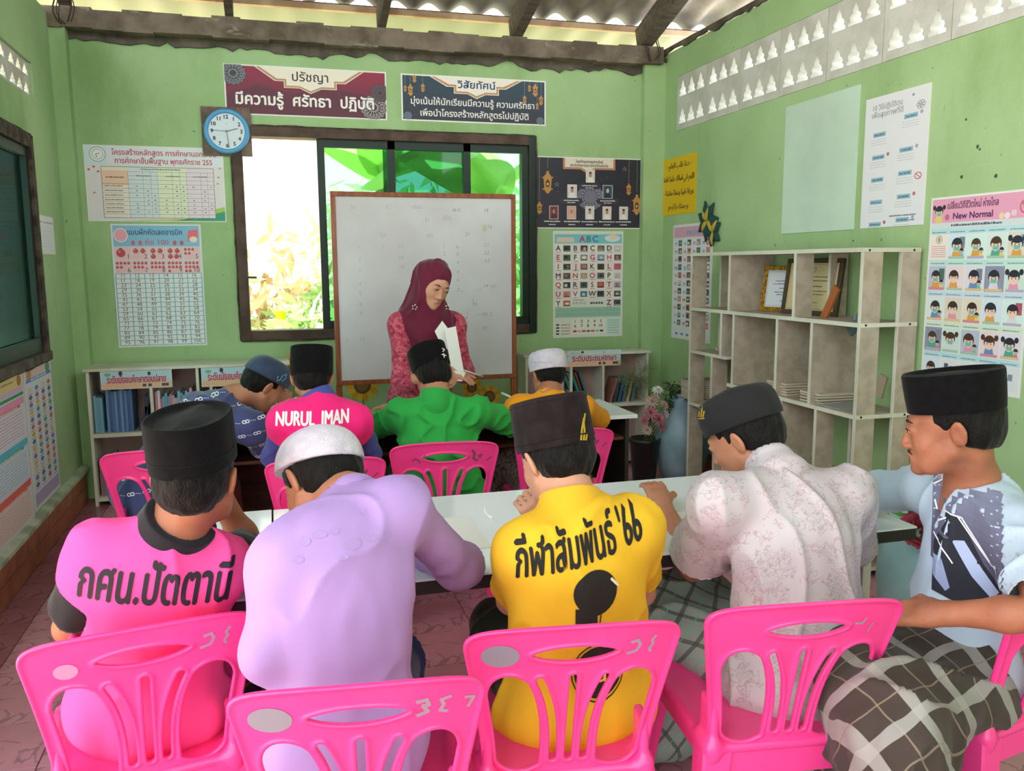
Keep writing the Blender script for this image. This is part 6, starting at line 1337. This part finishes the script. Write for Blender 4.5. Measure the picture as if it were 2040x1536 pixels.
# --- boy in yellow
k_, a_ = seated(.66, 1.80, (.02, 1))
p3 = person('student in a yellow sports shirt with black lettering and a tall dark brown velvet cap', P(1150, 1390, 1.77), P(1150, 1140, 1.76), P(1138, 1010, 1.80), P(1108, 915, 1.88), (-.28, 1, -.45), P(1040, 1098, 1.76), P(1018, 1195, 1.93), P(1085, 1050, 2.14), P(1262, 1052, 1.78), P(1278, 1180, 1.95), P(1220, 1085, 2.25),
     k_, a_, M_skinw, up=(-.06, .15, 1), handL={'d': (-.35, .1, .55), 'n': (-.3, -.7, .4), 'curl': 1.35, 'side': 1, 'k': .9}, handR={'n': (0, 0, 1)}, hs=.98)
shirt(p3, cloth('yellow_shirt_cloth', '#e6b72e', '#e0ad26', sheen=.0), .7, fold=.006, seed=21, wide=1.1, loose=.005); collar_band(p3, cloth('yellow_rib_cloth', '#dcaa28'), .058, .016, .036)
hair(p3['root'], p3['F'], nape=-.080, thick=1.03); cp, O_, R_c = cap(p3['root'], p3['F'], 'songkok', M_brim, .118, .085, .105, .12, .028, top=.97, name='velvet_cap'); seam(cp, O_, R_c, .0855, .1055, .018, M_brim, .0022); seam(cp, O_, R_c, .083, .102, .108, M_brim, .0022)
skirt(p3, cloth('dark_green_trouser_cloth', '#2a3326'), seed=6, name='trousers')
pb = PB(); pb.text("กีฬาสัมพันธ์ '66", .01, .003, .090, '#17130f', .31, .0018, slope=.19, vs=1.25)
pb.decal('shirt_lettering', p3['shirt'], P(1180, 1145, 1.6), CR, Vector((0, 0, 1)), (0, 1, 0), p3['shirt'])
pb = PB(); pb.ell(0, .045, .055, .05, '#17130f', 28); pb.rect(-.05, -.03, .0, .012, '#17130f'); pb.line([(-.045, -.035), (.005, -.03), (.01, -.005)], .003, '#17130f'); pb.line([(.04, .07), (.06, .05), (.05, .06)], .006, '#e8d8c0')
pb.ell(.01, -.14, .06, .062, '#17130f', 28); pb.ring(.01, -.14, .068, .07, .003, '#17130f'); pb.rect(-.02, -.14, .03, -.132, '#f0c030'); pb.text('ปน', .0, -.165, .05, '#e9b64a', bold=.001)
pb.decal('shirt_emblem', p3['shirt'], P(1205, 1238, 1.6), CR, Vector((0, 0, 1)), (0, 1, 0), p3['shirt'])
def badge_decal(p, tgt, px_, py_, Y, shapes, c='#c8a238', nm='cap_badge'):
    pb = PB()
    for q in shapes: pb.line(q, .004, c)
    d = (P(px_, py_, Y)-Vector((0, 0, CH))).normalized(); r_, f_, u_ = basis(d); return pb.decal(nm, tgt, P(px_, py_, Y)-d*.1, r_, u_, d, tgt, mat('gilt_badge', c, .35, metal=.6) if c != '#e8e8ec' else None, reach=0, step=.01)
wig = [[(0, -.03), (.002, -.01), (0, .01), (.003, .03)], [(-.006, -.03), (-.004, -.005), (.0, .02)], [(.005, -.03), (.008, -.015)], [(-.006, -.036), (.008, -.034)]]
badge_decal(p3, cp, 1163, 850, 1.7, wig)
# --- boy in white patterned shirt
k_, a_ = seated(1.12, 1.76, (-.05, 1))
p4 = person('student in a loose white scribble-patterned shirt and a black cloth cap with gold badge', P(1590, 1345, 1.75), P(1590, 1090, 1.78), P(1545, 945, 1.88), P(1485, 872, 1.99), (-.62, .85, -.50), P(1432, 1000, 1.80), P(1380, 1130, 2.0), P(1318, 1000, 2.3), P(1690, 985, 1.82), P(1690, 1110, 2.0), P(1620, 1010, 2.3),
     k_, a_, M_skin, up=(-.22, .25, 1), handL={'n': (0, 0, 1), 'curl': .4}, handR={'n': (0, 0, 1)}, hs=1.0)
M_p4 = cloth('white_scribble_cloth', '#c4bfc3', '#c0b3b9', sheen=.0)
def scrib(scale, thr):
    def f(N, L, tc):
        v = N.new('ShaderNodeTexVoronoi'); v.feature = 'DISTANCE_TO_EDGE'; v.inputs['Scale'].default_value = scale
        n = N.new('ShaderNodeTexNoise'); n.inputs['Scale'].default_value = 30; L.new(tc.outputs['Object'], n.inputs[0]); mv = N.new('ShaderNodeMix'); mv.data_type = 'VECTOR'; mv.inputs[0].default_value = .06
        L.new(tc.outputs['Object'], mv.inputs[4]); L.new(n.outputs[1], mv.inputs[5]); L.new(mv.outputs[1], v.inputs[0]); a = math_node(N, L, 'LESS_THAN', v.outputs[0], thr)
        n2 = N.new('ShaderNodeTexNoise'); n2.inputs['Scale'].default_value = 25; L.new(tc.outputs['Object'], n2.inputs[0]); return math_node(N, L, 'MULTIPLY', math_node(N, L, 'MULTIPLY', a, math_node(N, L, 'GREATER_THAN', n2.outputs[0], .48)), .6)
    return f
colmix(M_p4, scrib(60, .045), '#9c9097'); colmix(M_p4, scrib(38, .04), '#b58f97')
shirt(p4, M_p4, (.78, .78), fold=.007, seed=31, wide=1.14, loose=.028, hemdrop=.12, belly=1.1, mid=1.0)
s = SDF(.005); up = (p4['F'](0, -.03, -.04)-p4['neck']).normalized(); s.rc(p4['neck']-up*.01, p4['neck']+up*.028, .084, .068, k=0); s.rc(p4['neck']-up*.03, p4['neck']+up*.1, .060, .055, k=.004, op='s'); s.build('shirt_collar', M_p4, p4['root'])
hair(p4['root'], p4['F'], nape=-.072, thick=1.02); cp, O_, R_c = cap(p4['root'], p4['F'], 'soft', M_char, .095, .087, .108, .02, .038, name='cloth_cap'); badge_decal(p4, cp, 1397, 808, 1.85, wig)
skirt(p4, plaid('grey_green_plaid', '#9aa59c', '#4a5450', '#6fb8a0', 16, (0, -.8, .6)), seed=8)
# --- boy in profile at the right
hip5 = Vector((1.60, 1.62, .52)); kn5 = [P(1800, 1330, 1.30), P(1830, 1290, 1.62)]; kn5 = [Vector((1.20, 1.36, .53)), Vector((1.30, 1.64, .53))]; an5 = [Vector((1.28, 1.30, .08)), Vector((1.34, 1.60, .08))]
p5 = person('student seen in profile in a grey and white jersey, checked sarong and tall black cap', hip5, P(1948, 1075, 1.62), P(1938, 962, 1.66), P(1898, 852, 1.64), (-.72, .66, -.12), P(2035, 1065, 1.48), P(2085, 1225, 1.28), P(1868, 1222, 1.46), P(1850, 975, 1.84), P(1745, 980, 2.12), PZ(1630, 968, .79),
     kn5, an5, M_skin2, up=(0, 0, 1), handL={'n': (-.2, -.5, .8), 'curl': .6, 'side': 1}, handR={'n': (0, 0, 1)}, hs=1.03)
M_p5 = cloth('pale_grey_jersey', '#b9cbdc', '#b0c2d6', sheen=.1)
shirt(p5, M_p5, (.86, .90), fold=.006, seed=41, wide=.95, loose=.012, low=.0, vneck=.11); collar_band(p5, cloth('jersey_collar_cloth', '#b3c6da'), .060, .010, .012)
dv = Vector((1.60, 1.62, 0)).normalized(); rv = Vector((dv.y, -dv.x, 0)); o5 = P(1935, 1100, 1.52)
def px5(a, b):
    q = P(a, b, 1.52); return ((q-o5).dot(rv), (q-o5).z)
def poly5(pb, pts, c): pb.poly([px5(*q) for q in pts], c)
pb = PB()
for i in range(12):
    y0_, y1_ = 985+i*14, 985+(i+1)*14; t = i/11; c = '#%02x%02x%02x' % (int(118-40*t), int(124-50*t), int(150-52*t)); poly5(pb, [(1846, y0_), (1846, y1_), (1994-6*t, y1_), (2000-6*t, y0_)], c)
for r_ in range(10):
    for c_ in range(5):
        for xx in ((1852+c_*9, 945+r_*15-c_*3), (1975+c_*11, 985+r_*17-c_*8)):
            q = px5(*xx); pb.ell(q[0], q[1], .0028, .0018, '#b4bdd2', 8)
poly5(pb, [(1852, 1120), (1850, 1210), (1990, 1215), (2000, 1160), (1960, 1120), (1912, 1050), (1878, 1052), (1880, 1070)], '#1c1f2c')
poly5(pb, [(1893, 1100), (1920, 1090), (1990, 1165), (1975, 1180), (1935, 1150)], '#a9b8dc'); poly5(pb, [(1850, 1145), (1870, 1140), (1890, 1190), (1880, 1200), (1852, 1180)], '#8f9cc0'); poly5(pb, [(1985, 1130), (2012, 1150), (2020, 1165), (1990, 1160)], '#dde3f0')
for pts in ([(1878, 1052), (1914, 1050), (1985, 1118)], [(1852, 1048), (1862, 1078), (1880, 1064)], [(1852, 1105), (1895, 1142)], [(1848, 1018), (1868, 1004)], [(1905, 1050), (1985, 1120), (1995, 1120)]): pb.line([px5(*q) for q in pts], .0035, '#e9edf5')
poly5(pb, [(2000, 870), (2040, 900), (2040, 960), (1985, 925)], '#17171c')
pb.ell(*px5(1871, 998), .006, .006, '#dfe3ee', 12)
pb.decal('jersey_print', p5['shirt'], o5, rv, Vector((0, 0, 1)), dv, p5['shirt'], reach=.8)
hair(p5['root'], p5['F'], nape=-.045, thick=1.0); cap(p5['root'], p5['F'], 'songkok', M_vel, .092, .086, .106, -.03, .045, top=1.05, name='velvet_cap')
M_brow = mat('eyebrow_hair', '#1c1512', .7); M_lip = mat('lip_skin', '#8f5148', .5)
def face_parts(p, browm=M_brow, lipm=M_lip, mous=False, eyes=True):
    F = p['F']
    for d in (-1, 1):
        MB().tube([F(d*.016, .0925, .0205), F(d*.030, .0945, .0265), F(d*.047, .083, .022)], [.0026, .0032, .0012], 6).build('eyebrow', browm, p['root'], True)
        MB().tube([F(d*.018, .0925, .0045), F(d*.031, .0985, .0065), F(d*.044, .0895, .0035)], [.0009, .0014, .0009], 5).build('eyelashes', browm, p['root'], True)
        s = SDF(.0015); s.el(F(d*.031, .0872, .0005), F.sc(.0098, .0085, .0042), F.R(), k=0); ey = s.build('eye', mat('eye_white', '#a8988c', .3), p['root'])
        s = SDF(.0012); s.el(F(d*.031, .0935, .0003), F.sc(.0048, .0032, .0040), F.R(), k=0); s.build('iris', mat('dark_iris', '#20140f', .15), ey)
    s = SDF(.0016); 
    for d in (-1, 1): s.rc(F(d*.020, .0875, -.0625), F(0, .0965, -.0595), .0028, .0054, k=.004)
    s.rc(F(-.014, .0885, -.0715), F(.014, .0885, -.0715), .0062, k=.004); s.rc(F(-.016, .094, -.0665), F(.016, .094, -.0665), .0012, k=.001, op='s'); s.build('lips', lipm, p['root'])
    if mous:
        for d in (-1, 1): MB().tube([F(d*.002, .0985, -.052), F(d*.012, .0965, -.053), F(d*.022, .089, -.058)], [.0015, .002, .0008], 6).build('moustache', browm, p['root'], True)
face_parts(p5, mous=True)
skirt(p5, plaid('brown_plaid', '#3d332c', '#a3a09c', '#8a7a68', 8, (-.45, -.55, .7), .2, .03), seed=14, fold=.014, wid=1.08, flare=.06)
# --- boy in navy and white, leaning
k_, a_ = seated(-.42, 3.62, (.15, 1))
p6 = person('student leaning far to the right in a navy ring-patterned shirt and navy cap', P(290, 980, 3.76), P(395, 855, 3.78), P(462, 795, 3.90), P(525, 768, 3.88), (.72, .35, -.62), P(390, 815, 4.0), P(470, 850, 4.2), P(560, 810, 4.15), P(500, 850, 3.72), P(535, 900, 3.85), P(560, 812, 4.02),
     k_, a_, M_skin, up=(.45, .1, .85), handL={'n': (0, 0, 1)}, handR={'n': (.3, -.5, .5), 'curl': .8}, hs=.97)
M_p6 = cloth('navy_shirt_cloth', '#4a5180', '#434a78', sheen=.3)
shirt(p6, M_p6, (1.5, .8), fold=.006, seed=51, wide=1.12, loose=.012)
pb = PB()
for r_ in range(10):
    for c_ in range(12):
        x, y = -.38+c_*.065+(r_ % 2)*.02, -.30+r_*.062+c_*.012
        pb.ring(x, y, .010, .0075, .004, '#e8e9f2', 10); pb.ring(x+.014, y+.003, .010, .0075, .004, '#e8e9f2', 10); pb.grid([(x+.028+.008*i, y+.005, x+.032+.008*i, y+.008) for i in range(3)], '#dfe1ee')
pb.decal('ring_motifs', p6['shirt'], P(390, 880, 3.2), CR, Vector((0, 0, 1)), (0, 1, 0), p6['shirt'], reach=0, step=.03)
hair(p6['root'], p6['F'], nape=-.07); cp, O_, R_c = cap(p6['root'], p6['F'], 'dome', M_navy, .095, .086, .106, .10, .035, name='cloth_cap')
badge_decal(p6, cp, 563, 753, 3.7, [[(-.015, -.012), (.0, .008), (.018, .016), (.012, -.004), (-.004, -.014)], [(-.022, .0), (-.018, .008)], [(-.024, -.012), (-.02, -.006)]], '#7fb8d8')
s = SDF(.003); F6 = p6['F']; s.el(F6(0, .075, -.06), (.045, .04, .038), F6.R(), k=0); s.build('face_mask', M_paper, p6['root'])
skirt(p6, cloth('maroon_sarong_cloth', '#6a2c2c', '#5a2424'), seed=17)
# --- boy in hot pink
k_, a_ = seated(.19, 3.42, (.0, 1))
p7 = person('student in a hot pink NURUL IMAN shirt with blue sleeves and a black velvet cap', P(640, 980, 3.42), P(637, 865, 3.40), P(635, 800, 3.44), P(622, 755, 3.50), (.12, 1, -.2), P(563, 838, 3.40), P(548, 910, 3.55), P(600, 880, 3.85), P(712, 838, 3.40), P(735, 905, 3.55), P(700, 870, 3.85),
     k_, a_, M_skin, up=(.02, .03, 1), arm=.92, hs=.93)
M_p7 = cloth('hot_pink_cloth', '#f72b86', '#ee2379', sheen=.1); M_blu = cloth('blue_cloth', '#4a4f9c')
shirt(p7, M_p7, .35, fold=.004, seed=61, wide=.93); sleeves(p7, M_blu, .2, 1.3, 5); collar_band(p7, M_blu, .056, .018, .040)
hair(p7['root'], p7['F'], nape=-.072); cap(p7['root'], p7['F'], 'songkok', M_vel, .115, .083, .100, -.04, .015, name='velvet_cap')
skirt(p7, cloth('dark_red_sarong_cloth', '#6a2a34'), seed=19)
pb = PB(); pb.text('NURUL  IMAN', 0, -.025, .062, '#f3eef2', .285, .0022, shear=.12, vs=1.2); pb.decal('shirt_lettering', p7['shirt'], P(628, 853, 3.1), CR, Vector((0, 0, 1)), (0, 1, 0), p7['shirt'], reach=0)
# --- boy in green
k_, a_ = seated(.66, 3.52, (.0, 1))
p8 = person('student in a plain green shirt, arms spread on the rear desk, black velvet cap', P(880, 965, 3.57), P(872, 865, 3.58), P(868, 795, 3.58), P(862, 750, 3.66), (-.1, 1, -.5), P(795, 828, 3.58), P(738, 850, 3.82), P(790, 812, 4.08), P(955, 822, 3.60), P(1040, 850, 3.85), P(995, 815, 4.12),
     k_, a_, M_skin, up=(-.12, .1, 1), arm=.95, hs=.97, handL={'d': (-.8, .5, .0), 'n': (0, 0, 1)}, handR={'d': (-.7, .6, 0), 'n': (0, 0, 1)})
shirt(p8, cloth('green_shirt_cloth', '#2fa84a', '#2a9e44', sheen=.1), (1.0, 1.0), fold=.009, seed=71, wide=1.06, loose=.010, fsc=(8, 8, 12)); collar_band(p8, cloth('green_rib_cloth', '#2b9a44'), .057, .014, .030)
hair(p8['root'], p8['F'], nape=-.072); cp, O_, R_c = cap(p8['root'], p8['F'], 'songkok', M_vel, .098, .082, .100, -.02, .035, name='velvet_cap')
badge_decal(p8, cp, 884, 703, 3.5, [[(-.006, .02), (.004, .014), (-.004, .006)], [(-.008, -.006), (.01, -.012)], [(.0, -.002), (.002, -.02)]], '#e8e8ec')
skirt(p8, cloth('olive_trouser_cloth', '#3d5a35'), seed=23, name='trousers')
# --- boy in orange with white cap
k_, a_ = seated(1.22, 3.66, (.0, 1))
p9 = person('student in an orange shirt with a white embroidered cap, farthest right at the rear', P(1110, 965, 3.68), P(1100, 860, 3.72), P(1095, 790, 3.80), P(1092, 748, 3.90), (-.15, 1, -.25), P(1030, 815, 3.80), P(1008, 835, 4.0), P(1040, 812, 4.2), P(1160, 812, 3.80), P(1195, 838, 3.98), P(1150, 815, 4.25),
     k_, a_, M_skin, up=(.0, .05, 1), arm=.92, hs=.93)
shirt(p9, cloth('orange_yellow_cloth', '#f0a020', '#ea9818', sheen=.1), .95, fold=.004, seed=81, wide=.93, loose=.01)
hair(p9['root'], p9['F'], nape=-.065); cp, O_, R_c = cap(p9['root'], p9['F'], 'kufi', M_wcap, .098, .085, .102, -.03, .025, name='white_cap')
pb = PB(); 
for i in range(9): pb.ring(-.045+.011*i, .002*math.sin(i*2), .005, .004, .0014, '#9aa0c0', 8)
d9 = (P(1078, 722, 3.8)-Vector((0, 0, CH))).normalized(); r9, f9, u9 = basis(d9); pb.decal('embroidery', cp, P(1078, 722, 3.8)-d9*.12, r9, u9, d9, cp, reach=0)
skirt(p9, cloth('dark_patterned_cloth', '#3a2026', '#8a7a78', ns=60), seed=29)
# --- the teacher
M_hij = cloth('maroon_headscarf_cloth', '#6e1f3a', '#641b34', sheen=.3); M_dress = cloth('rose_brocade', '#b8455c', '#a83a52', sheen=.3)
def lattice(N, L, tc):
    mp = N.new('ShaderNodeMapping'); mp.inputs['Rotation'].default_value = (0, .785, 0); mp.inputs['Scale'].default_value = (11, 0, 11); L.new(tc.outputs['Object'], mp.inputs[0]); sx = N.new('ShaderNodeSeparateXYZ'); L.new(mp.outputs[0], sx.inputs[0])
    a = math_node(N, L, 'ABSOLUTE', math_node(N, L, 'SUBTRACT', math_node(N, L, 'FRACT', sx.outputs[0]), .5)); b = math_node(N, L, 'ABSOLUTE', math_node(N, L, 'SUBTRACT', math_node(N, L, 'FRACT', sx.outputs[2]), .5))
    return math_node(N, L, 'MULTIPLY', math_node(N, L, 'GREATER_THAN', math_node(N, L, 'MAXIMUM', a, b), .43), .8)
colmix(M_dress, lattice, '#8c2a44'); colmix(M_dress, noise_mask(45, .52, .56, det=2), '#c96072')
hipT = P(838, 800, 4.72); chT = P(845, 672, 4.66); nkT = P(850, 622, 4.62); hdT = P(862, 566, 4.56)
kT = [Vector((hipT.x-.08, hipT.y-.02, .48)), Vector((hipT.x+.09, hipT.y-.03, .48))]; aT = [Vector((hipT.x-.09, hipT.y+.02, .08)), Vector((hipT.x+.10, hipT.y+.02, .08))]
pT = person('teacher in maroon headscarf and rose patterned dress leaning forward, holding papers and pointing', hipT, chT, nkT, hdT, (.30, -.85, -.36), P(905, 645, 4.66), P(925, 745, 4.60), P(905, 738, 4.42), P(795, 648, 4.62), P(800, 758, 4.50), P(888, 738, 4.40),
     kT, aT, M_skinw, up=(.15, .2, 1), arm=.95, hs=1.06, ears=False, handR={'d': (.85, -.15, -.28), 'n': (.2, -.35, .8), 'curl': .30, 'side': -1, 'point': True, 'k': 1.0}, handL={'d': (-.2, -.6, -.3), 'n': (.8, -.2, .4), 'curl': .9})
shirt(pT, M_dress, (1.5, 1.25), fold=.005, seed=91, wide=.92, loose=.014, name='blouse')
s = SDF(.008); s.el(hipT, (.17, .15, .14), k=.05); s.rc(hipT+Vector((0, 0, -.02)), Vector((hipT.x, hipT.y, .13)), .155, .21, k=.06); s.rc(chT, hipT, .13, .15, k=.05); s.bx((hipT.x, hipT.y, -.03), (.4, .4, .10), k=.01, op='s'); s.build('skirt', M_dress, pT['root'], 1, folds(.014, (8, 8, 1), 7))
FT = pT['F']; s = SDF(.0055)
s.el(FT(0, -.018, .034), (.094, .112, .098), FT.R(), k=.02); s.el(FT(0, .012, -.055), (.078, .082, .085), FT.R(), k=.04)
s.rc(FT(0, -.06, -.02), lerp(nkT, chT, .1)+Vector((-.04, .06, .0)), .075, .10, k=.05); s.rc(FT(0, .01, -.10), lerp(nkT, chT, .5)+pT['f']*.045, .085, .125, k=.05)
for S in (pT['SL'], pT['SR']): s.rc(nkT, lerp(nkT, S, .75), .085, .062, k=.05)
s.el(lerp(nkT, chT, 1.0)+pT['f']*.055, (.13, .07, .15), pT['RT'], k=.05); s.el(lerp(chT, hipT, .35)+pT['f']*.07, (.10, .045, .14), pT['RT'], k=.05)
s.el(FT(0, .120, -.020), (.072, .108, .092), FT.R(), k=.012, op='s')
s.build('headscarf', M_hij, pT['root'], 1, folds(.006, (9, 9, 6), 13, .002))
face_parts(pT, lipm=mat('rose_lips', '#a8504e', .4))
for q in (P(826, 612, 4.45), P(893, 612, 4.45)):
    r_ = MB()
    for k in range(5): r_.lathe(q+Vector((.012*math.cos(k*1.3), 0, .012*math.sin(k*1.3))), [(.001, -.004), (.005, 0), (.001, .004)], 8)
    r_.build('scarf_brooch', mat('silver_bead', '#e3dce0', .25, metal=.5), pT['root'], True)
# papers in her hand
hp = empty('held_papers', P(890, 690, 4.45), 'folded white papers held in the teacher left hand', 'paper')
def sheet_px(pts, Y, d=.003): return [P(a, b, Y) for a, b in pts]
MB().prism(sheet_px([(886, 655), (908, 650), (925, 745), (905, 760), (893, 700)], 4.38), (0, .002, 0)).build('sheet', M_paper, hp, fixn=True)
MB().prism(sheet_px([(866, 660), (881, 639), (893, 655), (900, 700), (880, 690)], 4.42), (0, .002, 0)).build('sheet', M_paper, hp, fixn=True)
MB().prism(sheet_px([(905, 738), (928, 742), (920, 760), (903, 758)], 4.36), (0, .002, 0)).build('sheet', M_paper, hp, fixn=True)
pp = P(948, 742, 4.38); pn = MB().tube([P(925, 738, 4.36), P(962, 750, 4.40)], .004, 8).build('pen', mat('silver_pen', '#d0ccc4', .3), smooth=True, loc=tuple(pp)); tag(pn, 'thin pale pen between the teacher pointing fingers', 'pen')
